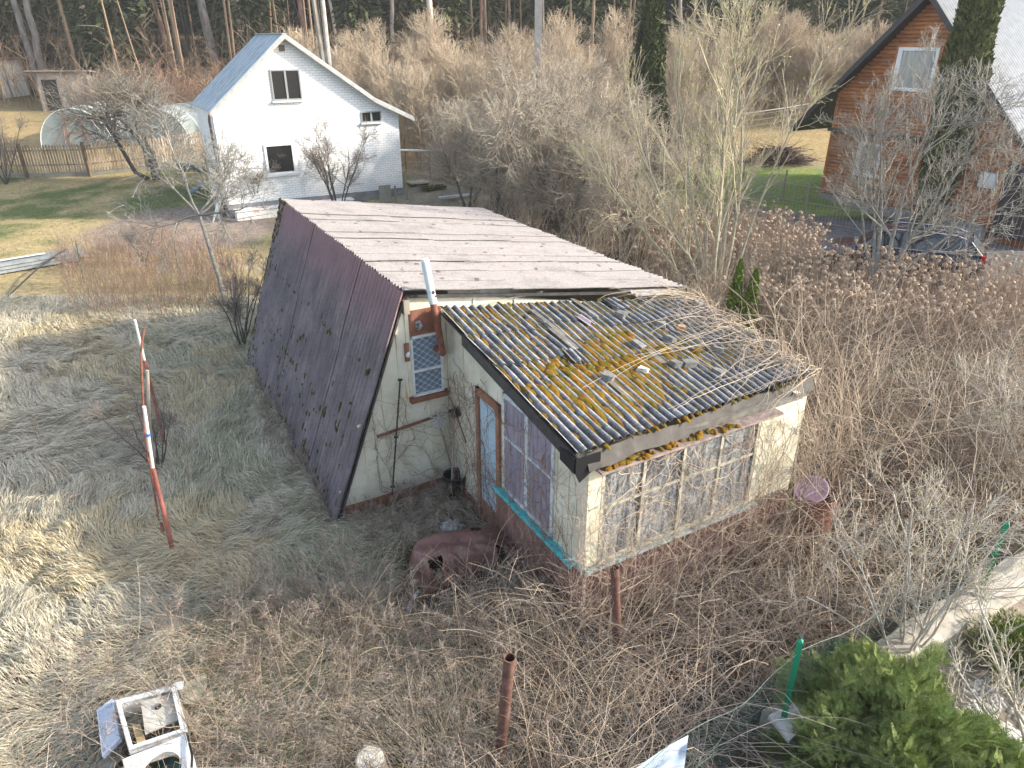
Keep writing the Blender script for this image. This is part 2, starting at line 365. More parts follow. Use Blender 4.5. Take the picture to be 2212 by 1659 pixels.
def m_slate_steep():
    m, t, b = nmat('dark_purple_slate'); tc = t.nodes.new('ShaderNodeTexCoord'); sp = t.nodes.new('ShaderNodeSeparateXYZ'); t.links.new(tc.outputs['Object'], sp.inputs[0])
    # slope-aligned streaks: along = height, across = distance along the ridge
    al = mth(t, 'ADD', mth(t, 'MULTIPLY', sp.outputs[0], float(E1[0])), mth(t, 'MULTIPLY', sp.outputs[1], float(E1[1])))
    cb = t.nodes.new('ShaderNodeCombineXYZ'); t.links.new(al, cb.inputs[0]); t.links.new(mth(t, 'MULTIPLY', sp.outputs[2], .12), cb.inputs[1])
    n1 = noise(t, cb.outputs[0], 9, 6, .75); n2 = noise(t, tc.outputs['Object'], 1.3, 5, .7); n3 = noise(t, tc.outputs['Object'], 34, 4, .8)
    f = mth(t, 'ADD', mth(t, 'MULTIPLY', n1, .5), mth(t, 'MULTIPLY', n2, .5)); f = mth(t, 'ADD', f, mth(t, 'MULTIPLY', mth(t, 'SUBTRACT', n3, .5), .35))
    r = ramp(t, [(.30, (.062, .054, .061)), (.48, (.13, .112, .122)), (.60, (.205, .176, .187)), (.74, (.31, .275, .28))]); t.links.new(f, r.inputs[0])
    z = mth(t, 'ADD', sp.outputs[2], mth(t, 'MULTIPLY', n2, 1.1)); rz = ramp(t, [(.0, (0, 0, 0)), (1, (1, 1, 1))]); zz = mth(t, 'MULTIPLY', mth(t, 'SUBTRACT', z, 3.15), .95)
    t.links.new(zz, rz.inputs[0]); c = mixc(t, mth(t, 'MULTIPLY', rz.outputs[0], .75), r.outputs[0], (.27, .145, .15)); t.links.new(c, b.inputs['Base Color'])
    b.inputs['Roughness'].default_value = .75; addbump(t, b, n3, .4, .01); return m
MOSS = mat('moss', [(.30, (.045, .055, .012)), (.43, (.11, .085, .014)), (.55, (.18, .095, .014)), (.72, (.10, .045, .012))], scale=7, bump=.9, rough=1, detail=9, bdist=.03, spec=.05)
DARKMOSS = mat('dark_moss', [(.3, (.03, .03, .012)), (.7, (.11, .09, .03))], scale=12, bump=.8, rough=1, spec=.05)
CREAM = mat('cream_boards', [(.25, (.44, .41, .31)), (.5, (.60, .58, .46)), (.75, (.66, .65, .55))], scale=2.5, bump=.05, rough=.7)
def m_cream_stained():
    m, t, b = nmat('cream_boards_stained'); vec = coords(t); n1 = noise(t, vec, 2.2, 6, .65)
    r = ramp(t, [(.3, (.46, .44, .36)), (.5, (.62, .60, .49)), (.72, (.68, .68, .60))]); t.links.new(n1, r.inputs[0])
    v2 = coords(t, (3.2, 3.2, .35)); n2 = noise(t, v2, 3.4, 4, .7); r2 = ramp(t, [(.64, (1, 1, 1)), (.70, (.78, .62, .40)), (.8, (.62, .40, .2))]); t.links.new(n2, r2.inputs[0])
    t.links.new(mixc(t, 1., r.outputs[0], r2.outputs[0], 'MULTIPLY'), b.inputs['Base Color']); b.inputs['Roughness'].default_value = .6; return m
CREAMS = m_cream_stained()
BROWNP = mat('brown_paint', [(.25, (.14, .058, .04)), (.55, (.23, .10, .065)), (.8, (.31, .165, .11))], scale=7, bump=.1, rough=.6)
RUST = mat('rusty_iron', [(.25, (.10, .035, .022)), (.5, (.19, .075, .05)), (.75, (.28, .13, .09))], scale=11, bump=.35, rough=.85)
TAR = mat('dark_felt', [(.3, (.03, .03, .032)), (.7, (.075, .07, .07))], scale=9, bump=.3, rough=.55)
GREYW = mat('grey_wood', [(.25, (.13, .11, .09)), (.5, (.26, .23, .19)), (.8, (.40, .37, .32))], scale=6, stretch=(1, 1, .2), bump=.3)
GLASS_DARK = flat('dark_glass', (.02, .022, .025), .08, 0, .7)

def fr(o, d):
    """frame on a wall: s along d, z up, out = outward normal"""
    o = A_([o[0], o[1], 0.]); d = np.asarray(d, float); n = A_([d[1], -d[0], 0.])
    return lambda s, z, out=0.: o + d * s + UP * z + n * out
def wbox(mb, F, s0, s1, z0, z1, o0, o1, m=0):
    p = F(s0, z0, o0); mb.ob(p, F(s1, z0, o0) - p, F(s0, z1, o0) - p, F(s0, z0, o1) - p, m)

def make_cabin():
    ci = P2 * .5 + V3 * .5; ci[2] = 0
    root = thing('garden_cabin', ci, 'old cream cabin with steep dark slate roof, low pale roof and mossy veranda', 'cabin')
    # --- steep roof
    SF = bil(P1, P3, P4, P2); S, n, wd, ln = SF; n = n if n[0] < 0 else -n; SF = (S, n, wd, ln); mb = MB(); rg = np.random.default_rng(3)
    nc = 8; br = [0, .36, .665, .93, 1.0]
    for c in range(nc):
        for r in range(4):
            d0 = rg.uniform(-.006, .006)
            corr_sheet(mb, SF, c / nc + .001, (c + 1) / nc - .0015, br[r] - (.02 if r else 0), br[r + 1],   .15, .024, .004 + .003 * r + d0 * 0, .022 + d0, tilt=.010, rows=4, wob=.015, jag=.02 if r == 3 else 0, rng=rg)
    mb.build('steep_roof', m_slate_steep(), root, smooth=False)
    ms = MB()
    for i in range(420):
        s_ = rg.beta(1.6, 1.6) * .98 if rg.random() < .55 else (1 - rg.random() ** 2 * .06); t_ = 1 - rg.random() ** 1.8 * .5
        if s_ > .94: t_ = rg.random()
        elif rg.random() < .35: t_ = rg.choice(br[1:4]) + rg.normal() * .008
        p = S(s_, t_) + n * .02; blob(ms, p, n, rg.uniform(.015, .05), rg.uniform(.5, .9), rg, el=rg.uniform(1, 2.2))
    tag(ms.build('roof_moss', DARKMOSS, root, smooth=True), kind='stuff')
    # --- low main roof
    SF = bil(P1, P3, P5, P6); mb = MB(); SFn = SF; nc = 13
    for c in range(nc):
        brk = [0, .36 + rg.uniform(-.01, .01), .70, 1.0]
        for r in range(3):
            corr_sheet(mb, SF, c / nc - .002, (c + 1) / nc, brk[r] - (.02 if r else 0), brk[r + 1] + (rg.uniform(-.006, .006) if r == 2 else 0),   .125, .019, .03 + .004 * rg.random(), .045 + .005 * rg.random(), tilt=-.020 - .012 * rg.random(), rows=4, wob=.02, k=7, th=.012, rng=rg)
    mb.build('roof', m_slate_main(), root)
    # rim: dark end of boards under the roof edge
    e = MB(); S2, n2, w2, l2 = SF
    a = S2(.006, .02) - n2 * .05; b_ = S2(.006, .985) - n2 * .05; e.ob(a, b_ - a, n2 * -.05, E1 * .04)
    a = S(.004, .02) - n * .03; b_ = S(.004, .97) - n * .03; e.ob(a, b_ - a, n * -.03, E1 * .06)
    e.build('verge_board', TAR, root)
    # --- front gable wall (plane .12 behind the roof edge)
    o = P2 + E1 * .14; F = fr(o, E2)
    g = MB(); g.prism([F(.10, -.4), F(.12, .1), F(1.44, 3.45), F(1.52, 3.52), F(3.0, 3.27), F(5.5, 2.70), F(5.5, -.4)], E1 * .1)
    g.build('gable_wall', CREAMS, root)
    bt = MB()                                            # battens covering the board joints
    for (s0, s1, z0, z1) in [(.62, .65, .1, 1.55), (.98, 1.01, .2, 2.35), (1.28, 1.31, 1.0, 3.1), (.33, 1.4, .78, .81), (.62, 2.2, 1.26, 1.29), (.55, 1.44, 1.56, 1.6), (1.44, 1.50, 1.88, 3.35), (2.03, 2.10, 1.88, 3.3), (1.5, 3.9, 3.19, 3.22), (2.6, 2.62, 3.0, 3.32), (3.35, 3.37, 2.9, 3.2), (1.76, 1.79, .15, 1.72), (.14, .5, .48, .51)]:
        wbox(bt, F, s0, s1, z0, z1, 0, .018)
    bt.build('wall_battens', CREAM, root)
    pl = MB(); wbox(pl, F, .2, 2.4, -.3, .19, 0, .05); pl.build('plinth', BROWNP, root)
    b = MB(); a = F(1.40, 3.30, -.02); b.ob(a, E2 * .09, -E1 * .16, UP * .22); b.build('rafter_end', GREYW, root)
    pn = MB(); wbox(pn, F, 1.50, 2.04, 2.89, 3.30, .0, .02); pn.build('lintel_panel', BROWNP, root)
    bag = MB(); blob(bag, F(1.66, 3.05, .03), -E1, .075, .7, rg, el=1); bag.build('rag_plug', mat('rag_plug', [(.3, (.02, .02, .02)), (.7, (.5, .5, .48))], 22, bump=.6), root, smooth=True)
    win = MB()
    for q in [(1.50, 1.535, 1.86, 2.89), (2.0, 2.035, 1.86, 2.89), (1.50, 2.035, 2.85, 2.89), (1.50, 2.035, 1.86, 1.9), (1.535, 2.0, 2.28, 2.315)]: wbox(win, F, *q, .0, .045)
    wf = win.build('window', mat('white_paint_old', [(.3, (.5, .52, .5)), (.7, (.72, .74, .74))], 9, bump=.1, rough=.5), root)
    m, t, bs = nmat('lattice_curtain_glass'); uvn = coords(t)                        # curtain printed with a scale lattice behind old glass
    sp = t.nodes.new('ShaderNodeSeparateXYZ'); t.links.new(uvn, sp.inputs[0])
    al = mth(t, 'ADD', mth(t, 'MULTIPLY', sp.outputs[0], float(E2[0])), mth(t, 'MULTIPLY', sp.outputs[1], float(E2[1])))
    u_ = mth(t, 'MULTIPLY', al, 46.); v_ = mth(t, 'MULTIPLY', sp.outputs[2], 58.)
    f = mth(t, 'ABSOLUTE', mth(t, 'SUBTRACT', mth(t, 'ADD', mth(t, 'COSINE', u_), mth(t, 'MULTIPLY', mth(t, 'COSINE', v_), .95)), .0))
    r = ramp(t, [(.0, (.46, .53, .60)), (.10, (.42, .50, .57)), (.16, (.14, .19, .26)), (.5, (.11, .16, .23))]); t.links.new(mth(t, 'MULTIPLY', f, .5), r.inputs[0])
    nn = noise(t, uvn, 5, 3); c2 = mixc(t, .35, r.outputs[0], mixc(t, nn, (.1, .13, .18), (.3, .36, .42))); t.links.new(c2, bs.inputs['Base Color']); bs.inputs['Roughness'].default_value = .25; bs.inputs['Coat Weight'].default_value = .3
    p = MB(); wbox(p, F, 1.535, 2.0, 1.9, 2.85, .0, .012); p.build('pane', m, wf)
    s = MB(); wbox(s, F, 1.43, 2.10, 1.78, 1.85, .0, .10); wbox(s, F, 1.43, 2.1, 1.85, 1.865, 0, .02); s.build('window_sill', BROWNP, root)
    # --- stove pipe
    base = F(1.93, 2.62, .28); top = F(1.74, 4.10, .22); jn = base + (top - base) * .56
    c = MB(); c.cyl(base, jn + (top - base) * .04, .052, .052, 18); c.cyl(base + (jn - base) * .72, base + (jn - base) * .75, .056, .056, 18); c.cyl(base + UP * .0, base - UP * .005 - E1 * -.3, .05, .05, 12)
    ch = c.build('stove_pipe', RUST, root, smooth=False)
    c = MB(); dd = (top - base); c.cyl(jn, top, .062, .062, 20); c.cyl(top, top + dd * .02, .062, .045, 20)
    pw = mat('peeling_pale_blue_paint', [(.25, (.03, .025, .02)), (.29, (.5, .6, .64)), (.6, (.62, .70, .74)), (.75, (.72, .76, .78))], 6, bump=.2, rough=.5); c.build('outer_sleeve', pw, ch)
    c = MB(); q = jn + dd * .10; rr = nrm(-E1 - E2 * .2)
    blob(c, q + rr * .045 + UP * .03, rr, .05, .35, rg); blob(c, q + rr * .046 - UP * .03 + E2 * .03, rr, .035, .4, rg); blob(c, top - dd * .13 + nrm(-E1 - E2) * .05, nrm(-E1 - E2), .022, .5, rg, el=1.6)
    c.build('peeled_patch', mat('bare_dark_metal', [(.3, (.02, .02, .02)), (.7, (.14, .06, .035))], 10), ch, smooth=True)
    c = MB(); c.tube([base + UP * .03, base - UP * .02 - E1 * -.10, F(1.95, 2.55, 0)], .05, 12); c.build('pipe_elbow', mat('foil_patch', [(.3, (.12, .09, .05)), (.6, (.5, .48, .42))], 18, rough=.4, metal=.4), ch, smooth=True)
    # --- wall lamp left of the window
    c = MB(); wbox(c, F, 1.40, 1.475, 2.50, 2.80, .018, .04); lp = c.build('wall_lamp', BROWNP, root)
    c = MB(); blob(c, F(1.437, 2.63, .08), -E1, .045, 1, rg); c.build('lamp_glass', flat('cloudy_glass', (.55, .56, .55), .15), lp, smooth=True)
    # --- remaining main walls
    F5 = fr(P6 * A_([1, 1, 0]) - E2 * .15 + E1 * .14, E1)
    g = MB(); p = F5(0, -.4, 0); g.ob(p, E1 * 7.8, E2 * -.1, UP * 3.05); pb = P4 * A_([1, 1, 0]) - E1 * .2; Fb = fr(pb, E2)
    g.prism([Fb(.1, -.4), Fb(.12, .1), Fb(1.38, 3.45), Fb(5.2, 2.6), Fb(5.2, -.4)], E1 * .1); g.build('rear_wall', CREAMS, root)
    # --- veranda walls
    I = P2 + E2 * 2.12; I[2] = 0; FL = fr(I - E2 * 0, -E1)            # outward normal points to -E2
    if np.dot(FL(0, 0, 1) - FL(0, 0, 0), E2) > 0: FL0 = FL; FL = lambda s, z, out=0.: FL0(s, z, -out)
    C0 = A_([.887, 7.03, 0.]); LW = 3.75
    g = MB(); g.prism([FL(-.12, -.4), FL(-.12, 3.2), FL(LW, 2.66), FL(LW, -.4)], E2 * .08); g.build('veranda_side_wall', CREAMS, root)
    bt = MB()
    for (s0, s1, z0, z1) in [(.45, .48, .1, 3.0), (3.36, 3.39, .95, 2.65), (.0, .9, 1.9, 1.93), (3.08, 3.12, .98, 2.6), (1.68, 1.74, 1.0, 2.7)]: bt = MB(); wbox(bt, FL, s0, s1, z0, z1, 0, .016); bt.build('side_batten', CREAM, root)
    pl = MB(); wbox(pl, FL, -.05, .92, -.3, .2, 0, .05); pl.build('side_plinth', BROWNP, root)
    DOORP = mat('faded_orange_paint', [(.25, (.19, .09, .055)), (.55, (.31, .155, .095)), (.8, (.38, .22, .15))], scale=5, bump=.1)
    d = MB()
    for q in [(.93, 1.01, -.1, 2.36), (1.56, 1.65, -.1, 2.36), (.93, 1.65, 2.24, 2.36)]: wbox(d, FL, *q, 0, .05)
    wbox(d, FL, 1.01, 1.56, -.1, .42, 0, .035); df = d.build('veranda_door', DOORP, root)
    d = MB(); wbox(d, FL, 1.03, 1.54, .42, 2.24, 0, .02); wbox(d, FL, 1.27, 1.29, .42, 2.24, .02, .028); d.build('door_leaf', mat('pale_blue_paint', [(.3, (.30, .42, .50)), (.6, (.40, .52, .60))], 4, stretch=(1, 1, .3), bump=.1), df)
    VCUR = mat('violet_curtain_glass', [(.3, (.13, .12, .16)), (.5, (.27, .245, .31)), (.7, (.36, .33, .39))], scale=7, stretch=(3, 3, .25), bump=0, rough=.25)
    WFR = mat('peeling_window_frame', [(.3, (.28, .29, .30)), (.5, (.5, .54, .56)), (.75, (.66, .68, .68))], scale=14, bump=.3)
    d = MB()
    for q in [(1.76, 1.80, 1.02, 2.62), (2.36, 2.44, 1.02, 2.62), (3.02, 3.08, 1.02, 2.62), (1.76, 3.08, 2.55, 2.62), (1.76, 3.08, 1.02, 1.07), (1.8, 2.36, 1.92, 1.95), (2.44, 3.02, 1.92, 1.95)]: wbox(d, FL, *q, 0, .04)
    wf = d.build('side_window', WFR, root)
    for a0, a1 in ((1.8, 2.36), (2.44, 3.02)):
        for z0, z1 in ((1.07, 1.92), (1.95, 2.55)):
            q = MB(); wbox(q, FL, a0, a1, z0, z1, 0, .012); q.build('pane', VCUR, wf)
    TURQ = mat('flaking_turquoise_paint', [(.36, (.16, .13, .11)), (.42, (.05, .42, .46)), (.7, (.09, .52, .56))], scale=9, bump=.3)
    d = MB(); wbox(d, FL, 1.58, 3.62, .95, .99, 0, .10); wbox(d, FL, 1.58, 3.6, .90, .955, .06, .085); d.build('turquoise_sill', TURQ, root)
    # corrugated skirting
    SK = mat('faded_pink_skirting', [(.3, (.15, .08, .07)), (.55, (.30, .17, .15)), (.8, (.42, .27, .22))], scale=6, stretch=(1, 1, .4), bump=.2)
    sk = MB(); a = FL(1.66, .9, .03); b_ = FL(LW + .03, .9, .03); c_ = FL(LW + .03, -.25, .03); d_ = FL(1.66, -.25, .03)
    bs_ = bil(a, b_, c_, d_); corr_sheet(sk, (bs_[0], -E2, bs_[2], bs_[3]), 0, 1, 0, 1, .13, .02, rows=2)
    sk.build('side_skirting', SK, root)
    # --- veranda front
    FR = fr(C0, E2); g = MB(); g.prism([FR(0, -.4, -.001), FR(0, 2.66, -.001), FR(3.75, 2.5, -.001), FR(3.75, -.4, -.001)], E1 * .08)
    g.build('veranda_front_wall', mat('dark_timber', [(.3, (.10, .09, .08)), (.7, (.2, .19, .17))], 5), root)
    g = MB(); wbox(g, FR, .0, .20, 1.0, 2.45, 0, .03); g.build('corner_panel', CREAM, root)
    g = MB(); wbox(g, FR, 2.86, 3.68, 1.0, 2.46, 0, .03); g.build('cream_panel', CREAM, root)
    d = MB()
    cs = [.22, .85, 1.50, 2.15, 2.82]
    for x in cs: wbox(d, FR, x - .02, x + .025, 1.02, 2.46, 0, .035)
    for i in range(4): wbox(d, FR, cs[i] + .02, cs[i + 1] - .02, 1.82, 1.855, 0, .03)
    wbox(d, FR, .22, 2.84, 2.42, 2.47, 0, .04); wbox(d, FR, .22, 2.84, 1.0, 1.04, 0, .05)
    wf = d.build('front_window', mat('cream_window_bars', [(.3, (.22, .20, .17)), (.55, (.45, .42, .34)), (.8, (.6, .57, .47))], 12, bump=.2), root)
    m, t, bs = nmat('dirty_glass_curtain_fold_shade'); v3 = coords(t, (2.2, 2.2, .3)); n1 = noise(t, v3, 4, 5, .7); n2 = noise(t, coords(t), 22, 4, .7)  # curtain fold shading is painted into the pane colour, along with the dirt
    r = ramp(t, [(.36, (.03, .034, .04)), (.45, (.11, .12, .135)), (.53, (.27, .28, .29)), (.66, (.45, .46, .45))]); t.links.new(mth(t, 'ADD', mth(t, 'MULTIPLY', n1, .65), mth(t, 'MULTIPLY', n2, .35)), r.inputs[0]); t.links.new(r.outputs[0], bs.inputs['Base Color']); bs.inputs['Roughness'].default_value = .3
    for i in range(4):
        for z0, z1 in ((1.04, 1.82), (1.855, 2.42)):
            q = MB(); wbox(q, FR, cs[i] + .02, cs[i + 1] - .02, z0, z1, 0, .012); q.build('pane', m, wf)
    d = MB(); wbox(d, FR, .02, 3.0, .93, .975, 0, .09); d.build('front_sill', mat('grey_tin_sill', [(.3, (.2, .21, .2)), (.5, (.42, .44, .44)), (.72, (.12, .4, .4))], 5, bump=.1, rough=.5), root)
    sk = MB(); a = FR(-.02, .92, .03); b_ = FR(3.72, .92, .03); c_ = FR(3.72, -.25, .03); d_ = FR(-.02, -.25, .03)
    bs_ = bil(a, b_, c_, d_); corr_sheet(sk, (bs_[0], -E1, bs_[2], bs_[3]), 0, 1, 0, 1, .13, .022, rows=2); sk.build('front_skirting', SK, root)
    FRr = fr(C0 + E2 * 3.75, E1); g = MB(); g.prism([FRr(0, -.4, 0), FRr(0, 2.48, 0), FRr(3.4, 2.5, 0), FRr(3.4, -.4, 0)], -E2 * .08); g.build('veranda_far_wall', CREAMS, root)
    # --- veranda roof
    SFv = bil(V1, TT, V3, V2); mb = MB(); nc = 4
    under = MB(); S, n, wd, ln = SFv
    q = [S(0.01, .01) - n * .07, S(.99, .01) - n * .07, S(.99, .97) - n * .07, S(.01, .97) - n * .07]; under.prism(q, n * -.03); under.build('roof_boards', TAR, root)
    tb = [[0, .26, .49, 1], [0, .22, .56, 1], [.02, .30, .60, 1], [.0, .27, .62, 1]]
    for c in range(nc):
        s0 = c / nc; s1 = (c + 1) / nc + .004
        for r in range(3):
            l0, l1 = tb[c][r] - (.02 if r else 0), tb[c][r + 1]
            j = rg.uniform(-.01, .01)
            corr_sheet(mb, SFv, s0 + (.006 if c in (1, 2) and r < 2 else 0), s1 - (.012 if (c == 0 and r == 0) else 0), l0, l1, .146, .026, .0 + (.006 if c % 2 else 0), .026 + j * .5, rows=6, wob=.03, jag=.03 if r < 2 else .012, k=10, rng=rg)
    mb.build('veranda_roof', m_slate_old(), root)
    # moss in the valleys, thickest over the lower left middle
    ms = MB(); pit = .146 / wd
    cnt = 0
    while cnt < 1500:
        s_ = rg.random(); t_ = rg.random()
        dens = math.exp(-((s_ - .36) / .26) ** 2 - ((t_ - .70) / .22) ** 2) * 1.0 + .34 * math.exp(-((s_ - .45) / .3) ** 2 - ((t_ - .4) / .3) ** 2) + .5 * math.exp(-((s_ - .93) / .07) ** 2 - ((t_ - .85) / .1) ** 2) + .09
        dens *= .25 + 1.5 * float(vn(A_([s_ * 4.4]), A_([t_ * 3.9]), 2.2, 8)[0])
        if s_ < .06: dens *= .5
        if rg.random() > dens: continue
        vs = (math.floor(s_ / pit) + .5) * pit; big = dens > .6
        p = S(vs + rg.normal() * pit * .05, t_) + n * (-.008)
        blob(ms, p, n, rg.uniform(.022, .05) * (1.9 if big and rg.random() < .55 else 1.05), rg.uniform(.42, .7), rg, el=rg.uniform(1.1, 3.2), ax=nrm(V2 - V1), fine=True); cnt += 1
    for i in range(34):                                  # broad cushions that run over several ribs
        cs, ct = rg.normal(.36, .17), rg.normal(.70, .15)
        for k in range(rg.integers(3, 11)):
            s_, t_ = cs + rg.normal() * .022, ct + rg.normal() * .03
            if not (.03 < s_ < .97 and .05 < t_ < .985): continue
            blob(ms, S(s_, t_) - n * .004, n, rg.uniform(.035, .075), rg.uniform(.42, .6), rg, el=rg.uniform(1.0, 1.9), ax=nrm(V2 - V1), fine=True)
    tag(ms.build('veranda_moss', MOSS, root, smooth=True), kind='stuff')
    dm = MB()
    for i in range(420):
        s_, t_ = (rg.random() * .5 + .45, rg.random()) if rg.random() < .6 else (rg.random(), rg.random() * .5)
        vs = (math.floor(s_ / pit) + .5) * pit; blob(dm, S(min(vs, .98), t_) - n * .004, n, rg.uniform(.03, .07), .45, rg, el=rg.uniform(1.5, 3.5), ax=nrm(V2 - V1))
    tag(dm.build('dark_roof_litter', DARKMOSS, root, smooth=True), kind='stuff')
    # eaves board, side barge board and tin corner
    a = S(.03, 1.0) - n * .03 - E1 * .02; b_ = S(1.0, 1.0) - n * .03 - E1 * .02; g = MB(); dn = nrm(-UP * .9 + -E1 * .45)
    K = 24; top = [a + (b_ - a) * i / K + UP * (.02 * math.sin(i * .55) + .012 * math.sin(i * 1.9)) for i in range(K + 1)]; bot = [p + dn * (.20 + .02 * math.sin(i * .9)) for i, p in enumerate(top)]
    vv = np.vstack([top, bot, A_(bot) + E1 * .02, A_(top) + E1 * .02]); f = []
    for i in range(K):
        for j in range(4): x, y = j * (K + 1), ((j + 1) % 4) * (K + 1); f.append((x + i, x + i + 1, y + i + 1, y + i))
    g.add(vv, f); g.build('eaves_flap', mat('grey_felt_flap', [(.3, (.02, .019, .018)), (.6, (.05, .046, .043)), (.8, (.10, .09, .085))], 4, bump=.2, rough=.6), root)
    g = MB(); p = FR(.06, 2.46, .03); g.ob(p, E2 * 3.0, -E1 * .17, nrm(UP + E1 * .3) * .03); tr = g.build('moss_ledge', mat('lichen_board', [(.3, (.12, .10, .08)), (.6, (.26, .2, .18))], 10, bump=.4), root)
    ms = MB()
    for i in range(70): blob(ms, FR(.15 + 2.1 * rg.random() ** 1.2, 2.495, .05 + .12 * rg.random()), UP, rg.uniform(.02, .05), .7, rg, el=1.4, fine=True)
    tag(ms.build('ledge_moss', MOSS, tr, smooth=True), kind='stuff')
    g = MB(); a = S(.0, .22) - n * .02 - E2 * .0; b_ = S(.0, 1.01) - n * .02
    g.ob(a, b_ - a, E2 * .03, -UP * .17); g.build('barge_board', TAR, root)
    g = MB(); c0 = S(.0, 1.01) - n * .015 - E2 * .03; g.prism([c0, c0 + E2 * .34 - UP * .0, c0 + E2 * .34 - UP * .16, c0 + E2 * .06 - UP * .33, c0 - UP * .2], -E1 * .015); g.prism([c0, c0 + E1 * .3, c0 + E1 * .3 - UP * .16, c0 - UP * .2 + E2 * 0], -E2 * .012)
    g.build('corner_flashing', flat('black_tin', (.035, .036, .04), .3, .5), root)
    return SFv, F, FL, FR, S2
def blob(mb, p, n, r, flat_, rg, el=1., ax=None, fine=False, m=0):
    """a low irregular dome sitting on a surface with normal n"""
    n = nrm(np.asarray(n, float)); ax = nrm(np.cross(n, rg.standard_normal(3))) if ax is None else ax; ay = np.cross(n, ax)
    na, nr = (10, 4) if fine else (8, 3); V = []; ph = rg.random() * 6.28
    for i in range(nr):
        el_ = math.pi / 2 * i / nr
        for j in range(na):
            a = 2 * math.pi * j / na; w = 1 + .22 * math.sin(2 * a + ph) + .13 * math.sin(3 * a + 2 * ph) + rg.uniform(-.08, .08)
            V.append(p + (ax * math.cos(a) * el + ay * math.sin(a)) * r * w * math.cos(el_) + n * (r * flat_ * math.sin(el_) * (1 + rg.uniform(-.15, .15))))
    V.append(p + n * r * flat_)
    f = [(i * na + j, i * na + (j + 1) % na, (i + 1) * na + (j + 1) % na, (i + 1) * na + j) for i in range(nr - 1) for j in range(na)] + [((nr - 1) * na + j, (nr - 1) * na + (j + 1) % na, nr * na) for j in range(na)]
    mb.add(V, f, m)
SFv, FG, FL, FRT, SMAIN = make_cabin()

# loose stones, bricks and broken boards lying on the veranda roof
def block(p, d, rz, n, rg, rough=.28):
    d = [q * .88 for q in d]
    mb = MB(); c = [(-1, -1, 0), (1, -1, 0), (1, 1, 0), (-1, 1, 0), (-1, -1, 1), (1, -1, 1), (1, 1, 1), (-1, 1, 1)]
    ax = nrm(nrm(V2 - V1) * math.cos(rz) + np.cross(n, nrm(V2 - V1)) * math.sin(rz)); ay = np.cross(n, ax)
    V = [p + ax * (x * d[0] / 2 * (1 + rg.uniform(-rough, rough))) + ay * (y * d[1] / 2 * (1 + rg.uniform(-rough, rough))) + n * (z * d[2] * (1 + rg.uniform(-rough, rough))) for x, y, z in c]
    mb.add(V, [(0, 3, 2, 1), (4, 5, 6, 7), (0, 1, 5, 4), (1, 2, 6, 5), (2, 3, 7, 6), (3, 0, 4, 7)]); return mb
def onroof(u, v, lift=.03):
    n = SFv[1]; r = ray(u, v); C = A_([0, 0, CAMZ]); q = A_([.5, .5])
    def res(q): p = SFv[0](q[0], q[1]) - C; return A_([p[0] / p[1] - r[0] / r[1], p[2] / p[1] - r[2] / r[1]])
    for _ in range(8):
        f = res(q); J = np.column_stack([(res(q + A_([1e-4, 0])) - f) / 1e-4, (res(q + A_([0, 1e-4])) - f) / 1e-4]); q = q - np.linalg.solve(J, f)
    return SFv[0](q[0], q[1]) + n * lift
STONE = mat('grey_stone', [(.3, (.09, .09, .085)), (.5, (.18, .18, .17)), (.75, (.30, .295, .28))], 9, bump=.5); BRICK = mat('old_brick', [(.3, (.22, .12, .07)), (.7, (.42, .26, .16))], 10, bump=.5)
QUARTZ = mat('broken_lime_lump', [(.3, (.3, .3, .28)), (.6, (.62, .62, .58))], 16, bump=.8)
rg = np.random.default_rng(11)
for u, v, d, rz, m, nm, lb, ct in [
    (1338, 690, (.20, .13, .12), .3, STONE, 'stone', 'rounded grey stone high on the mossy veranda roof, leftmost of the stones', 'stone'),
    (1425, 708, (.17, .12, .08), .9, STONE, 'stone', 'pale grey stone just right of the leftmost stone on the veranda roof', 'stone'),
    (1505, 660, (.18, .13, .09), .2, STONE, 'stone', 'grey stone lying near the top edge of the veranda roof below the pale roof', 'stone'),
    (1470, 717, (.17, .11, .08), 1.1, BRICK, 'brick', 'broken orange brown brick on the veranda roof', 'brick'),
    (1445, 738, (.2, .12, .07), .1, STONE, 'stone', 'flat dark grey stone directly below the broken brick on the roof', 'stone'),
    (1375, 752, (.24, .14, .08), .25, STONE, 'stone', 'long flat grey stone in the middle of the veranda roof', 'stone'),
    (1310, 825, (.2, .14, .1), .4, STONE, 'stone', 'pale grey block nearest the eaves on the thick moss', 'stone'),
    (1455, 795, (.16, .14, .1), .1, STONE, 'stone', 'left one of two square grey blocks side by side on the roof', 'stone'),
    (1485, 794, (.2, .16, .11), 1.2, STONE, 'stone', 'right and larger one of two square grey blocks side by side on the roof', 'stone'),
    (1548, 762, (.18, .14, .08), .8, STONE, 'stone', 'grey stone under the bare creeper stems towards the right of the roof', 'stone'),
    (1550, 812, (.18, .15, .07), .2, STONE, 'stone', 'flat brownish grey stone lowest and rightmost on the veranda roof', 'stone'),
    (1388, 806, (.16, .13, .07), .5, QUARTZ, 'mortar_lump', 'crumbling white mortar lump in the orange moss', 'mortar lump')]:
    tag(block(onroof(u, v), d, rz, SFv[1], rg).build(nm, m), lb, ct, 'stones holding down the veranda roof')
ROT = mat('rotten_board', [(.3, (.07, .065, .06)), (.6, (.16, .15, .13)), (.8, (.26, .25, .22))], 8, bump=.5, stretch=(1, 1, 1))
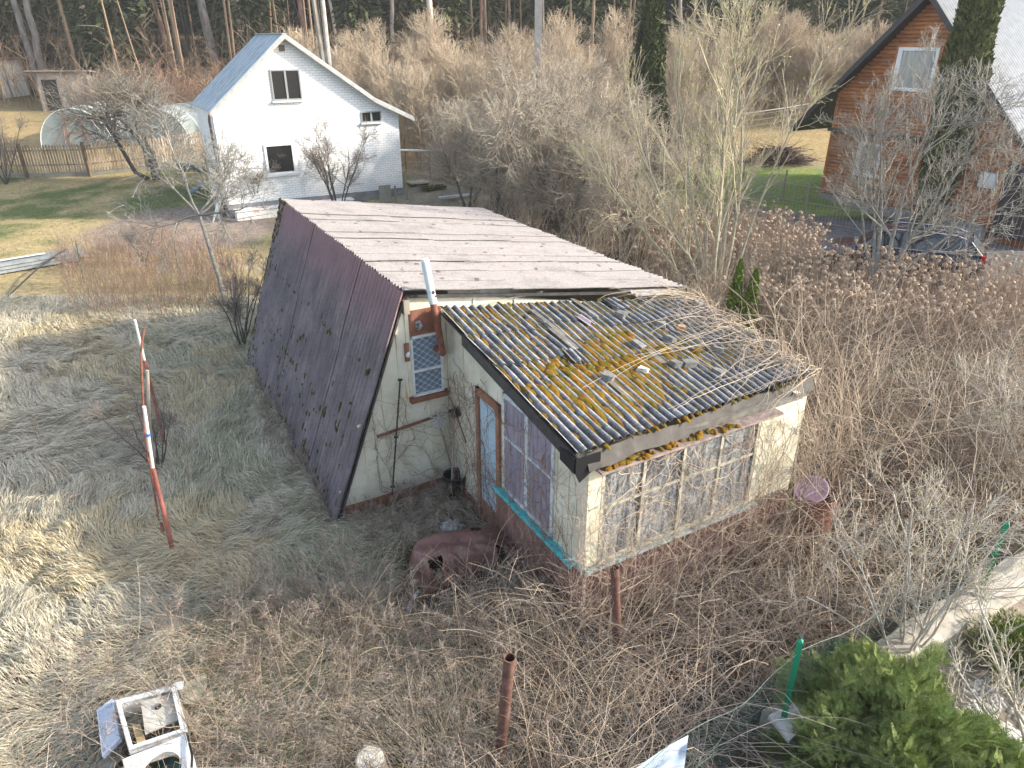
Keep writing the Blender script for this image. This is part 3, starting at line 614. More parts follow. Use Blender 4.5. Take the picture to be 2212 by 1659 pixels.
for u, v, L_, w, rz, lb in [(1180, 700, 1.0, .10, .05, 'rotten grey board below the top left corner of the veranda roof'), (1215, 735, .75, .14, .02, 'wide split board on the roof below the leftmost stone'), (1260, 668, .8, .09, .08, 'narrow dark board under the pale roof edge on the veranda'),
    (1415, 775, .5, .12, -.1, 'short dark plank beside the white mortar lump'), (1340, 850, .6, .11, .0, 'dark wet plank lying below the pale grey block near the eaves'), (1390, 655, .5, .06, .2, 'thin weathered lath at the top right of the veranda roof')]:
    tag(block(onroof(u, v, .03), (L_, w, .02), rz, SFv[1], rg, .06).build('board', ROT), lb, 'board', 'loose boards on the veranda roof')
def loose_sheet(u, v, w, l, rz, lb, m, lift=.06):
    p = onroof(u, v, lift); n = SFv[1]; ax = nrm(V2 - V1); ay = nrm(np.cross(n, ax)); d = ax * math.cos(rz) + ay * math.sin(rz); e = np.cross(n, d)
    b = bil(p - e * w / 2 - d * l / 2, p + e * w / 2 - d * l / 2, p + e * w / 2 + d * l / 2, p - e * w / 2 + d * l / 2)
    mb = MB(); corr_sheet(mb, b, 0, 1, 0, 1, .13, .02, 0, 0, rows=3, jag=.08, rng=rg); tag(mb.build('slate_sheet', m), lb, 'roof sheet')
MS_ = bpy.data.materials['weathered_veranda_slate_sheen']; MP_ = bpy.data.materials['pale_pink_slate']
loose_sheet(1398, 634, .62, 1.0, 1.62, 'loose pale corrugated sheet lying across the joint of the two roofs', MP_, .10)
loose_sheet(1262, 698, .2, .3, .1, 'small broken pinkish sheet fragment on the veranda roof', mat('pink_fragment', [(.3, (.4, .32, .33)), (.7, (.52, .44, .45))], 6, bump=.2))
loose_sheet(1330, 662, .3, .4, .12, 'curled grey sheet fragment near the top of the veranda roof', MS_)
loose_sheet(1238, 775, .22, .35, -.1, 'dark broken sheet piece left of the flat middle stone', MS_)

# ================================================================== OTHER BUILDINGS
def make_brick_house():
    W0 = A_([-11.86, 29.93, 0.]); root = thing('brick_house', W0 + E2 * 3.5 + E1 * 2, 'two storey white brick house with pale metal roof standing behind the cabin', 'house')
    F = fr(W0, E2); D = 4.3; OV = .35
    m, t, b = nmat('white_brick'); uv = t.nodes.new('ShaderNodeUVMap'); br = t.nodes.new('ShaderNodeTexBrick'); br.inputs['Scale'].default_value = 1
    br.inputs['Brick Width'].default_value = .26; br.inputs['Row Height'].default_value = .098; br.inputs['Mortar Size'].default_value = .006; br.inputs['Mortar Smooth'].default_value = .1
    br.inputs['Color1'].default_value = (.74, .76, .78, 1); br.inputs['Color2'].default_value = (.82, .83, .83, 1); br.inputs['Mortar'].default_value = (.34, .37, .40, 1)
    t.links.new(uv.outputs[0], br.inputs['Vector']); n1 = noise(t, uv.outputs[0], 1.2, 6, .7); r = ramp(t, [(.3, (.88, .9, .92)), (.7, (1.05, 1.05, 1.04))]); t.links.new(n1, r.inputs[0])
    t.links.new(mixc(t, 1., br.outputs['Color'], r.outputs[0], 'MULTIPLY'), b.inputs['Base Color']); b.inputs['Roughness'].default_value = .8; addbump(t, b, br.outputs['Fac'], -.5, .01)
    def uvset(o, o0, d):
        me = o.data; u = me.uv_layers.new(name='UVMap'); co = A_([v.co for v in me.vertices]) + ORG[o.name]; nrmx = [p.normal for p in me.polygons]
        for p in me.polygons:
            side = abs(p.normal[0] * d[0] + p.normal[1] * d[1]) > .7
            for li in p.loop_indices:
                q = co[me.loops[li].vertex_index] - o0; s_ = q @ (A_([-d[1], d[0], 0]) if side else d); u.data[li].uv = (s_, q[2])
    def zr(s): return np.interp(s, [-.12, 3.11, 6.63, 8.4], [4.38, 7.14, 4.66, 3.80])
    T = .10
    g = MB(); g.prism([F(0, .72), F(0, zr(0) - T), F(3.11, 7.15 - T), F(6.63, 4.62 - T), F(7.8, zr(7.8) - T), F(7.8, .72)], E1 * .25)
    o = g.build('front_wall', m, root); uvset(o, W0, E2)
    g = MB(); g.ob(F(0, .72, -.25), E2 * .25, E1 * (D - .5), UP * (zr(0) - T - .75)); o = g.build('left_wall', m, root); uvset(o, W0, E2)
    g = MB(); g.ob(F(7.55, .72, -.25), E2 * .25, E1 * (D - .5), UP * (zr(7.8) - T - .75)); o = g.build('right_wall', m, root); uvset(o, W0, E2)
    Fb = fr(W0 + E1 * (D - .25), E2); g = MB(); g.prism([Fb(0, .72), Fb(0, zr(0) - T), Fb(3.11, 7.15 - T), Fb(6.63, 4.62 - T), Fb(7.8, zr(7.8) - T), Fb(7.8, .72)], E1 * .25); o = g.build('rear_wall', m, root); uvset(o, W0, E2)
    g = MB(); g.ob(F(-.02, -.6, .03), E2 * 7.84, E1 * (D + .04), UP * 1.31); g.build('foundation', mat('grey_foundation', [(.3, (.14, .15, .17)), (.7, (.26, .27, .29))], 3, bump=.3), root)
    g = MB(); wbox(g, F, .2, 5.2, .12, .5, .03, .55); wbox(g, F, .15, 5.25, .5, .54, .03, .6); g.build('white_plinth_step', mat('whitewash', [(.3, (.5, .5, .5)), (.6, (.78, .77, .75)), (.7, (.5, .2, .1))], 3), root)
    RF = mat('pale_blue_metal', [(.3, (.28, .34, .38)), (.55, (.40, .47, .52)), (.75, (.48, .54, .58))], 2.2, rough=.45, bump=.05, spec=.5)
    rf = MB(); q = lambda s, d, dz=0.: F(s, zr(s) + dz, OV - d)
    for a, b_ in ((-.12, 3.11), (3.11, 6.63), (6.63, 8.4)):
        rf.prism([q(a, 0), q(b_, 0), q(b_, 0, -.05), q(a, 0, -.05)], E1 * (D + 2 * OV))
        L = D + 2 * OV
        for k in range(9):                               # standing seams
            d0 = L * k / 8 - (.012 if k else -.0); p = q(a, d0, .001); rf.ob(p, q(b_, d0, .001) - p, E1 * .025, UP * .03)
    for k in range(1, 4):
        s_ = -.12 + 3.2 * k / 4; p = q(s_, .02, .004); rf.ob(p, q(s_ + .02, .02, .004) - p, E1 * (D + 2 * OV - .04), UP * .012)
    rf.ob(q(3.02, -.02, .07), E2 * .18, E1 * (D + 2 * OV + .04), UP * .03)
    rf.build('roof', RF, root)
    SOF = mat('grey_soffit_boards', [(.3, (.30, .30, .29)), (.7, (.48, .47, .45))], 5); vb = MB()
    for a, b_ in ((-.14, 3.12), (3.12, 6.63), (6.63, 8.42)):
        vb.prism([F(a, zr(a) - .02, OV + .025), F(b_, zr(b_) - .02, OV + .025), F(b_, zr(b_) - .17, OV + .025), F(a, zr(a) - .17, OV + .025)], E1 * .03)
    vb.build('verge_board', SOF, root)
    
    DK = flat('dark_interior', (.012, .012, .014), .25)
    def window(s0, s1, z0, z1, mull, label=None, fw=.06, mat_=None):
        f = MB()
        for a in [(s0, s0 + fw, z0, z1), (s1 - fw, s1, z0, z1), (s0 + fw, s1 - fw, z0, z0 + fw), (s0 + fw, s1 - fw, z1 - fw, z1)]: wbox(f, F, *a, 0, .05)
        if mull: c = (s0 + s1) / 2; wbox(f, F, c - .04, c + .04, z0 + fw, z1 - fw, 0, .045)
        w = f.build('window', mat_ or flat('window_frame_grey', (.24, .25, .26), .5), root); p = MB(); wbox(p, F, s0 + fw, s1 - fw, z0 + fw, z1 - fw, 0, .006); p.build('pane', DK, w)
        sl = MB(); wbox(sl, F, s0 - .05, s1 + .05, z0 - .07, z0 - .005, 0, .14); sl.build('window_sill', flat('light_sill', (.6, .62, .64), .5), w); return w
    window(2.43, 3.63, 4.68, 5.85, True); window(1.78, 3.0, 1.78, 3.02, False, fw=.09, mat_=flat('white_frame', (.75, .76, .77), .4)); window(6.08, 6.98, 3.66, 4.10, True, fw=.04)
    v = MB(); wbox(v, F, 2.92, 3.16, 6.5, 6.74, 0, .02); v.build('vent', mat('brown_vent', [(.3, (.05, .04, .03)), (.7, (.3, .26, .18))], 30), root)
    dp = MB(); P = A_([F(-.12, zr(-.3) - .1, .1), F(-.12, zr(-.3) - .35, -.25), F(-.1, 2.6, -.3), F(-.1, .5, -.3)]); dp.tube(P, .05, 8); dp.build('downpipe', flat('rusty_brown_pipe', (.13, .08, .07), .5), root)
    g = MB(); P = A_([F(7.9, 3.1, .1), F(8.9, 2.5, -.6), F(11.5, 2.0, -1.8)]);
    return F
FH = make_brick_house()

def make_log_house():
    A0 = A_([14.31, 33.43, 0.]); d = -E1; F = fr(A0, d)
    if np.dot(F(0, 0, 1) - F(0, 0, 0), -E2) < 0: F0 = F; F = lambda s, z, out=0.: F0(s, z, -out)
    root = thing('log_house', A0 + d * 4 + E2 * 3, 'orange brown house clad in half round logs with dark eaves, upper right', 'house')
    zb = .35; AP = 3.41; zap = 8.55
    def zl(s): return zap - (AP - s) * 1.03 if s < AP else zap - (s - AP) * 1.03
    LOG = mat('varnished_log_siding', [(.25, (.21, .078, .030)), (.5, (.36, .145, .055)), (.75, (.44, .205, .09))], scale=3, stretch=(1, 1, 5), bump=.1, island=.22, rough=.55)
    g = MB(); z = zb + .25; hc = .145
    while z < zap - .3:
        zm = z + hc; s0 = 0 if zl(0) > zm + .1 else AP - (zap - .1 - zm) / 1.03; s1 = 9.3 if zm < 3.4 else min(9.3, AP + (zap - .1 - zm) / 1.03)
        s0 = max(0, s0)
        if s1 - s0 > .1:
            pr = [(0, 0), (.035, .02), (.05, .06), (.05, .10), (.032, .13), (0, hc)]; pts = [F(s0, z + b, a + .0) for a, b in pr]; g.prism(pts, d * (s1 - s0))
        z += hc
    g.build('log_cladding', LOG, root)
    g = MB(); g.prism([F(.02, -.4, -.004), F(.02, zl(0) - .15, -.004), F(AP, zap - .15, -.004), F(8.3, zl(8.3) - .15, -.004), F(9.3, 3.4, -.004), F(9.3, -.4, -.004)], E2 * 7.5); g.build('house_core', mat('brown_wall', [(.3, (.16, .06, .025)), (.7, (.24, .09, .04))], 4), root)
    g = MB(); g.ob(F(-.03, -.5, .08), d * 7.6, E2 * 7.4, UP * 1.05); g.build('grey_foundation', mat('foundation_render', [(.3, (.20, .20, .20)), (.7, (.32, .32, .33))], 5, bump=.2), root)
    c = MB(); wbox(c, F, -.04, .10, zb + .2, zl(0), .0, .07); c.build('corner_board', LOG, root); c = MB(); wbox(c, F, 6.95, 7.08, zb + .2, 4.4, .05, .07); c.build('corner_board', LOG, root); c = MB(); wbox(c, F, 7.5, 7.64, zb, 4.2, .05, .08); c.build('corner_board', LOG, root)
    RFD = flat('dark_eaves', (.030, .030, .034), .5); OV = .55; L = 8.6
    r1 = MB(); sl = -1.7; a = F(sl, zl(sl) + .05, OV); b_ = F(AP, zap + .05, OV); nn = UP * -.22; r1.prism([a, b_, b_ + nn, a + nn], E2 * L); r1.build('left_roof_slope', RFD, root)
    sr = 8.5; a = F(AP, zap + .05, OV - .03); b_ = F(sr, zl(sr) + .05, OV - .03); r2 = MB(); nn = UP * -.2
    r2.prism([a + nn * .4, b_ + nn * .4, b_ + nn, a + nn], E2 * (L - .03)); r2.build('right_roof_soffit', RFD, root)
    bb = MB(); bb.prism([F(AP, zap + .12, OV + .03), F(sr, zl(sr) + .12, OV + .03), F(sr, zl(sr) - .16, OV + .03), F(AP, zap - .16, OV + .03)], E2 * .03); bb.prism([F(sl, zl(sl) + .10, OV + .03), F(AP, zap + .10, OV + .03), F(AP, zap - .20, OV + .03), F(sl, zl(sl) - .18, OV + .03)], E2 * .03); bb.build('barge_boards', RFD, root)
    sf = bil(a, a + E2 * L, b_ + E2 * L, b_); mb = MB(); nv = sf[1] if sf[1][2] > 0 else -sf[1]
    corr_sheet(mb, (sf[0], nv, sf[2], sf[3]), 0, 1, 0, 1, .18, .022, .02, .02, rows=4, k=6); mb.build('right_roof_slope', mat('light_grey_sheet', [(.3, (.36, .37, .38)), (.7, (.48, .49, .50))], 3, rough=.5), root)
    FRM = flat('white_plastic_frame', (.74, .76, .78), .35)
    m, t, b = nmat('net_curtain_glass'); n1 = noise(t, coords(t, (3, 3, .2)), 3.5, 3); r = ramp(t, [(.3, (.25, .26, .25)), (.6, (.42, .42, .39))]); t.links.new(n1, r.inputs[0]); t.links.new(r.outputs[0], b.inputs['Base Color']); b.inputs['Roughness'].default_value = .15
    for (s0, s1, z0, z1, mid) in [(2.42, 4.12, 5.08, 6.66, .55), (1.5, 2.64, 1.6, 2.98, 0)]:
        f = MB(); fw = .12
        for q in [(s0, s0 + fw * 1.6, z0, z1), (s1 - fw, s1, z0, z1), (s0 + fw * 1.6, s1 - fw, z0, z0 + fw), (s0 + fw * 1.6, s1 - fw, z1 - fw, z1)]: wbox(f, F, *q, .03, .12)
        w = f.build('window', FRM, root); p = MB(); wbox(p, F, s0 + fw * 1.6, s1 - fw, z0 + fw, z1 - fw, .03, .07); p.build('pane', m if mid else mat('bluish_pane', [(.3, (.06, .08, .10)), (.7, (.3, .36, .42))], 3, rough=.15), w)
        tr = MB(); wbox(tr, F, s0 - .12, s0, z0, z1 + .1, .03, .085); wbox(tr, F, s1, s1 + .12, z0, z1 + .1, .03, .085); wbox(tr, F, s0, s1, z1, z1 + .1, .03, .085); tr.build('window_trim', LOG, w)
    g = MB(); wbox(g, F, -.02, 4.2, 3.28, 3.42, .0, .35); g.build('canopy_ledge', flat('dark_brown_ledge', (.07, .055, .045), .6), root)
    g = MB(); wbox(g, F, 6.88, 7.46, 1.95, 2.5, .05, .22); bx = g.build('meter_box', flat('pale_grey_box', (.50, .55, .60), .4), root)
    g = MB(); wbox(g, F, 6.92, 7.42, 1.99, 2.46, .22, .232); g.build('box_door', flat('pale_grey_door', (.55, .60, .64), .4), bx)
    g = MB(); wbox(g, F, 7.72, 9.2, .3, 2.9, .05, .09); g.build('garage_door', flat('near_black_door', (.035, .028, .03), .5), root)
    return F
FW = make_log_house()

# outbuildings on the left edge behind the garden
def shed(u0, v0, u1, v1, hgt, depth, name, label, wallm, roofm, slope=.35, door=None):
    a = gt(u0, v0); b = gt(u1, v1); a[2] = b[2] = min(a[2], b[2]) - .1; d = nrm((b - a) * A_([1, 1, 0])); L = np.linalg.norm(b - a); F = fr(a, d); zb = a[2]
    n = F(0, 0, 1) - F(0, 0, 0)
    if n[1] > 0: F0 = F; F = lambda s, z, out=0.: F0(s, z, -out)
    n = F(0, 0, 1) - F(0, 0, 0)
    root = thing(name, (a + b) / 2 - n * depth / 2, label, 'shed')
    g = MB(); g.prism([F(0, zb), F(0, zb + hgt), F(0, zb + hgt - slope, -depth), F(0, zb, -depth)], d * L); g.build('walls', wallm, root)
    g = MB(); g.prism([F(-.4, zb + hgt + .05, .5), F(-.4, zb + hgt + .15, .5), F(-.4, zb + hgt - slope + .12, -depth - .4), F(-.4, zb + hgt - slope + .02, -depth - .4)], d * (L + .8)); g.build('roof', roofm, root)
    g = MB(); wbox(g, F, L * .1, L * .38, zb, zb + hgt * .82, .0, .04); g.build('door', door or GREYW, root)
    for q in (0, L - .1, L * .55): g = MB(); wbox(g, F, q, q + .1, zb, zb + hgt, 0, .06); g.build('wall_post', GREYW, root)
    return root
PALEW = mat('bleached_boards', [(.3, (.36, .34, .31)), (.7, (.55, .53, .49))], 6, stretch=(3, 3, .3)); REDR = mat('dull_red_roof', [(.3, (.20, .09, .08)), (.7, (.28, .14, .12))], 4)
shed(-30, 218, 68, 205, 2.9, 3.5, 'garden_shed', 'pale board shed with dull red roof edge at the far left margin', PALEW, REDR)
shed(95, 240, 205, 236, 2.6, 3., 'lean_to_shed', 'shed with flat grey brown roof and black doorway behind the left greenhouse', mat('pinkish_board_wall', [(.3, (.34, .28, .25)), (.7, (.46, .40, .36))], 5), mat('brown_grey_roof', [(.3, (.16, .13, .11)), (.7, (.26, .22, .19))], 4), door=flat('black_doorway', (.02, .02, .02)))
shed(428, 215, 462, 214, 2.2, 1.5, 'pale_hut', 'small pale hut standing by the reddish pine left of the white house', PALEW, GREYW)

def greenhouse(u, v, w, h, L, rz, label):
    """polycarbonate tunnel: arched skin, end wall with door frame"""
    c = gt(u, v); root = thing('greenhouse', c, label, 'greenhouse', 'polycarbonate tunnel greenhouses'); ca, sa = math.cos(rz), math.sin(rz); X = A_([ca, sa, 0.]); Y = A_([-sa, ca, 0.])
    m, t, b = nmat('greenhouse_skin'); n1 = noise(t, coords(t, (1, 1, 1)), 1.5, 4); r = ramp(t, [(.3, (.30, .36, .36)), (.7, (.50, .56, .56))]); t.links.new(n1, r.inputs[0]); t.links.new(r.outputs[0], b.inputs['Base Color']); b.inputs['Roughness'].default_value = .3; b.inputs['Transmission Weight'].default_value = .25; b.inputs['Alpha'].default_value = .8
    na = 16; arc = [(math.cos(math.pi * i / na) * w / 2, math.sin(math.pi * i / na) * h) for i in range(na + 1)]
    g = MB(); V = []
    for k in range(9):
        y = L * k / 8
        V += [c + X * a + UP * z + Y * y for a, z in arc]
    f = [(k * (na + 1) + i, k * (na + 1) + i + 1, (k + 1) * (na + 1) + i + 1, (k + 1) * (na + 1) + i) for k in range(8) for i in range(na)]; g.add(V, f); g.build('arched_cover', m, root, smooth=True)
    g = MB(); P0 = [c + X * a + UP * z for a, z in arc]; g.prism(P0, Y * .02); g.build('end_wall', m, root); g = MB(); g.prism([p + Y * L for p in P0], Y * .02); g.build('end_wall', m, root)
    g = MB()
    for k in range(0, 9, 2): g.tube([c + X * a * 1.003 + UP * z * 1.003 + Y * (L * k / 8 - .01) for a, z in arc], .025, 5)
    g.build('hoops', flat('white_hoop', (.7, .72, .72), .4), root)
    g = MB(); dw = .42
    for s in (-dw, dw): p = c + X * s - Y * .03; g.ob(p, X * .06, Y * .03, UP * h * .86)
    for z in (.05, .8, 1.55): p = c - X * dw - Y * .03 + UP * z; g.ob(p, X * 2 * dw, Y * .03, UP * .06)
    for s in (-1, 1):
        for a in (.35, .65): g.cyl(c + X * s * w * .5 * a - Y * .02 + UP * .05, c + X * s * .47 - Y * .02 + UP * h * (.95 - a * .55), .02, n=5)
    g.build('door_frame', flat('rusty_door_frame', (.34, .17, .12), .6), root); return root
greenhouse(170, 318, 4.0, 2.1, 6.5, .10, 'pale arched greenhouse with a reddish door frame, left one behind the picket fence')
greenhouse(345, 312, 3.9, 2.0, 6., -.12, 'pale arched greenhouse, right one behind the picket fence and the apple tree')

# ================================================================== FENCES, WALLS, POLES
def picket_fence():
    pts = [gt(-60, 384), gt(60, 384), gt(195, 380), gt(330, 366), gt(462, 345)]; root = thing('picket_fence', pts[2], 'weathered brown picket fence on a low concrete base along the lawn', 'fence')
    PK = mat('weathered_pickets', [(.3, (.20, .15, .11)), (.55, (.32, .26, .20)), (.8, (.42, .37, .31))], 5, stretch=(1, 1, .3), island=.3)
    rg = np.random.default_rng(5); base = MB()
    for i in range(4):
        a, b = pts[i], pts[i + 1]; d = nrm((b - a) * A_([1, 1, 0])); L = np.linalg.norm((b - a)[:2]); n = A_([d[1], -d[0], 0]); g = MB(); k = int(L / .135)
        for j in range(k):
            s = j / k; p = a + (b - a) * s; h = 1.5 + rg.uniform(-.04, .04); x = rg.uniform(-.01, .01)
            q = [p + UP * .22, p + UP * (h + .0), p + d * .045 + UP * (h + .07), p + d * .09 + UP * h, p + d * .09 + UP * .22]; g.prism([w + d * x for w in q], n * .02)
        for z in (.55, 1.25): p = a + UP * z - n * .03; g.ob(p, b - a, n * -.04, UP * .07)
        g.build('picket_panel', PK, root)
        base.ob(a - n * .12 - UP * .3, (b - a) * .995, n * .16, UP * .5)
    base.build('concrete_base', mat('mossy_concrete', [(.3, (.14, .14, .11)), (.6, (.26, .25, .21)), (.8, (.12, .14, .05))], 2.5, bump=.3), root)
    for p in pts[1:]:
        g = MB(); g.box(p + UP * .75 + A_([.05, -.10, 0]), (.12, .12, 1.75)); g.box(p + UP * 1.64 + A_([.05, -.10, 0]), (.14, .14, .03)); g.build('fence_post', mat('dark_brown_post', [(.3, (.10, .07, .05)), (.7, (.2, .15, .11))], 5) if 'dark_brown_post' not in bpy.data.materials else bpy.data.materials['dark_brown_post'], root)
picket_fence()
def wire_fence(pts, h, name, label, post_m, wire_m, post_r=.03, cell=.1, wr=.004, rail=False, diamond=True, every=None, square=False):
    root = thing(name, pts[0], label, 'fence'); g = MB()
    for a, b in zip(pts[:-1], pts[1:]):
        L = np.linalg.norm((b - a)[:2]); d = (b - a) / L
        if diamond:
            n = int(L / cell); P = []
            for k in range(-int(h / cell) - 1, n + 1):
                for sg in (1, -1):
                    s0 = k * cell if sg == 1 else (k + 0) * cell + h; z0, z1 = 0., h; s1 = s0 + sg * h
                    # clip to [0, L]
                    lo, hi = (s0, s1) if s0 < s1 else (s1, s0)
                    if hi <= 0 or lo >= L: continue
                    def zat(s): return (s - s0) / (s1 - s0) * h
                    sa, sb = max(0, lo), min(L, hi); P.append([a + d * sa + UP * zat(sa), a + d * sb + UP * zat(sb)])
            P = A_(P); g.tubes(P, np.full(P.shape[:2], wr), 3)
        else:
            n = int(L / cell); s = (np.arange(n) + .5) * cell; P = np.stack([a + d * s[:, None] + UP * .02, a + d * s[:, None] + UP * h], 1); g.tubes(P, np.full(P.shape[:2], wr), 3)
        zs = [.02, h] if diamond else ([.06, h * .5, h - .1] if not square else list(np.arange(.05, h, cell)))
        P = A_([[a + UP * z, b + UP * z] for z in zs]); g.tubes(P, np.full(P.shape[:2], wr * (2.2 if not square else 1.2)), 4)
        if rail: g.cyl(a + UP * h, b + UP * h, .025, n=6)
    g.build('wire_mesh', wire_m, root)
    for p in pts:
        q = MB()
        if post_r > 0: q.cyl(p - UP * .2, p + UP * (h + .04), post_r, n=8)
        q.build('fence_post', post_m, root)
    return root
GRW = flat('grey_wire', (.28, .27, .25), .5, .3); REDP = mat('red_brown_posts', [(.3, (.12, .05, .04)), (.7, (.22, .10, .08))], 6)
# behind the white house on the right: low mesh fence with reddish posts and a white rail
fa = gt(878, 372); fb = gt(985, 400); fc = gt(1090, 425)
wire_fence([fa, fa * .5 + fb * .5, fb, fc], 1.55, 'mesh_fence', 'rusty mesh fence with red brown posts running right from the white house', REDP, flat('rusty_wire', (.2, .12, .08), .7), .03, .12, .005, rail=True)
g = MB(); a = FH(7.85, 2.35, -.3); b = fb + UP * 1.62; g.tube([a, a * .5 + b * .5 - UP * .02, b], .05, 8); tag(g.build('white_pipe', flat('white_plastic', (.65, .66, .66), .4)), 'white pipe sloping down from the corner of the white house along the fence', 'pipe')
# behind the green lawn of the log house
p = [gt(1440, 345), gt(1530, 325), gt(1600, 312), gt(1685, 298), gt(1752, 284), gt(1830, 272)]
wire_fence(p, 1.7, 'garden_fence', 'thin wire garden fence with slim grey posts behind the green lawn', flat('grey_post', (.34, .32, .29), .6), GRW, .035, .3, .006, rail=True, diamond=False, square=True)
# barred fence in front of the log house
p = [A_([10.2, 31.6, .15]), A_([12.2, 29.8, .1]), A_([14.2, 27.9, .05]), A_([16.2, 26.0, .03]), A_([18.2, 24.2, .02]), A_([20.4, 22.6, .02])]
wire_fence(p, 1.5, 'panel_fence', 'grey welded bar fence between the parked car and the log house', GRW, GRW, .03, .14, .006, diamond=False)
p = [gt(1480, 395), gt(1600, 420), gt(1690, 432), A_([10.2, 31.6, .15])]
wire_fence(p, 1.3, 'old_wire_fence', 'sagging old wire fence with leaning posts at the near edge of the green lawn', GREYW, GRW, .04, .2, .006, diamond=False, square=True)
# chain-link fence with square green posts
GREEN = mat('bright_green_paint', [(.3, (.012, .20, .10)), (.7, (.02, .27, .14))], 4, rough=.4, bump=.03)
GW = flat('green_coated_wire', (.025, .075, .07), .5)
def green_fence():
    pa = A_([2.97, 5.36, 0.]); pb = A_([6.22, 7.30, 0.]); pc = pb + (pb - pa) * 1.0; p0 = zp(1480, 1594, 1.28); p0[2] = 0; p00 = p0 + (p0 - pa) * .8
    root = thing('chain_link_fence', pa, 'green chain link fence with two bright green square posts at lower right', 'fence'); h = 1.34; g = MB(); cell = .065
    for a, b in ((p00, p0), (p0, pa), (pa, pb), (pb, pc)):
        L = np.linalg.norm(b - a); d = (b - a) / L; P = []; sag = .10 if a is p0 or a is p00 else .16
        def pt(s, z): 
            zz = z * (1 - (sag * math.sin(math.pi * min(max(s / L, 0), 1)) if b is not p0 else 0)) ; return a + d * s + UP * zz + KN3 * .03 * math.sin(s * 5 + z * 3) * math.sin(math.pi * min(max(s / L, 0), 1))
        for k in range(-int(h / cell) - 1, int(L / cell) + int(h / cell) + 2):
            for sg in (1, -1):
                s0 = k * cell; s1 = s0 + sg * h; lo, hi = min(s0, s1), max(s0, s1)
                if hi <= 0 or lo >= L: continue
                sa, sb = max(0, lo), min(L, hi)
                if sb - sa < .05: continue
                ss = np.linspace(sa, sb, 5); P.append([pt(s, (s - s0) / (s1 - s0) * h) for s in ss])
        P = A_(P); g.tubes(P, np.full(P.shape[:2], .0011), 3)
        ss = np.linspace(0, L, 12); T = A_([[pt(s, z) for s in ss] for z in (h, h * .52, .03)]); g.tubes(T, np.full(T.shape[:2], .003), 4)
    g.build('wire_mesh', GW, root)
    for i, p in enumerate((pa, pb)):
        q = MB(); w = .06; lean = A_([-.03, .0, 0]) if i == 0 else A_([.04, 0, 0]); top = p + UP * 1.47 + lean; ang = _a1 + .6; X = A_([math.cos(ang), math.sin(ang), 0]) * w / 2; Y = A_([-X[1], X[0], 0])
        c0 = [p - X - Y - UP * .2, p + X - Y - UP * .2, p + X + Y - UP * .2, p - X + Y - UP * .2]; c1 = [top - X - Y, top + X - Y, top + X + Y, top - X + Y]; ap = top + UP * .03
        q.add(c0 + c1 + [ap], [(0, 1, 5, 4), (1, 2, 6, 5), (2, 3, 7, 6), (3, 0, 4, 7), (0, 3, 2, 1), (4, 5, 8), (5, 6, 8), (6, 7, 8), (7, 4, 8)]); pp = q.build('fence_post', GREEN, root)
        if i == 0: q = MB(); q.box(top + A_([.03, .05, -.02]), (.03, .05, .05)); q.build('wire_clamp', flat('dark_clamp', (.03, .05, .05), .4), pp)
    return pa, p0
KN3 = A_([KN[0], KN[1], 0.])
PA, PF0 = green_fence()
CONC = mat('pale_concrete', [(.25, (.26, .24, .21)), (.5, (.40, .37, .32)), (.8, (.50, .47, .42))], 3.5, bump=.35)
k0 = np.append(KB0, 0); k1 = np.append(KB1, 0); kd = nrm(k1 - k0); kn = A_([kd[1], -kd[0], 0.])
g = MB(); L = np.linalg.norm(k1 - k0); n = 26; rg = np.random.default_rng(8)
top = []; 
for i in range(n + 1):
    for j in range(5): top.append(k0 - kd * .35 + kd * (L + .8) * i / n + kn * (.42 * j / 4 - .08 + .015 * rg.standard_normal()) + UP * (.30 + .012 * rg.standard_normal() - (.03 if j in (0, 4) else 0)))
f = [(i * 5 + j, i * 5 + j + 1, (i + 1) * 5 + j + 1, (i + 1) * 5 + j) for i in range(n) for j in range(4)]
bot = [q * A_([1, 1, 0]) - UP * .3 for q in top]; o_ = len(top); edge = [i * 5 for i in range(n + 1)] + [n * 5 + j for j in range(1, 5)] + [i * 5 + 4 for i in range(n - 1, -1, -1)] + [j for j in range(3, 0, -1)]
g.add(top + bot, f + [(edge[i], edge[(i + 1) % len(edge)], edge[(i + 1) % len(edge)] + o_, edge[i] + o_) for i in range(len(edge))]); g.build('low_wall', CONC)
tag(bpy.data.objects['low_wall'], 'low rough concrete wall running along behind the green chain link fence', 'wall')
# broken slab leaning at the near end of the low wall
g = MB(); p = zp(1660, 1545, .36); g.prism([p, zp(1735, 1510, .42), zp(1748, 1560, .40), zp(1705, 1600, .36)], A_([0, 0, -.05])); tag(g.build('concrete_slab', mat('white_slab', [(.3, (.5, .5, .48)), (.7, (.66, .66, .64))], 5, bump=.1)), 'white broken slab corner beside the nearer green post', 'slab')
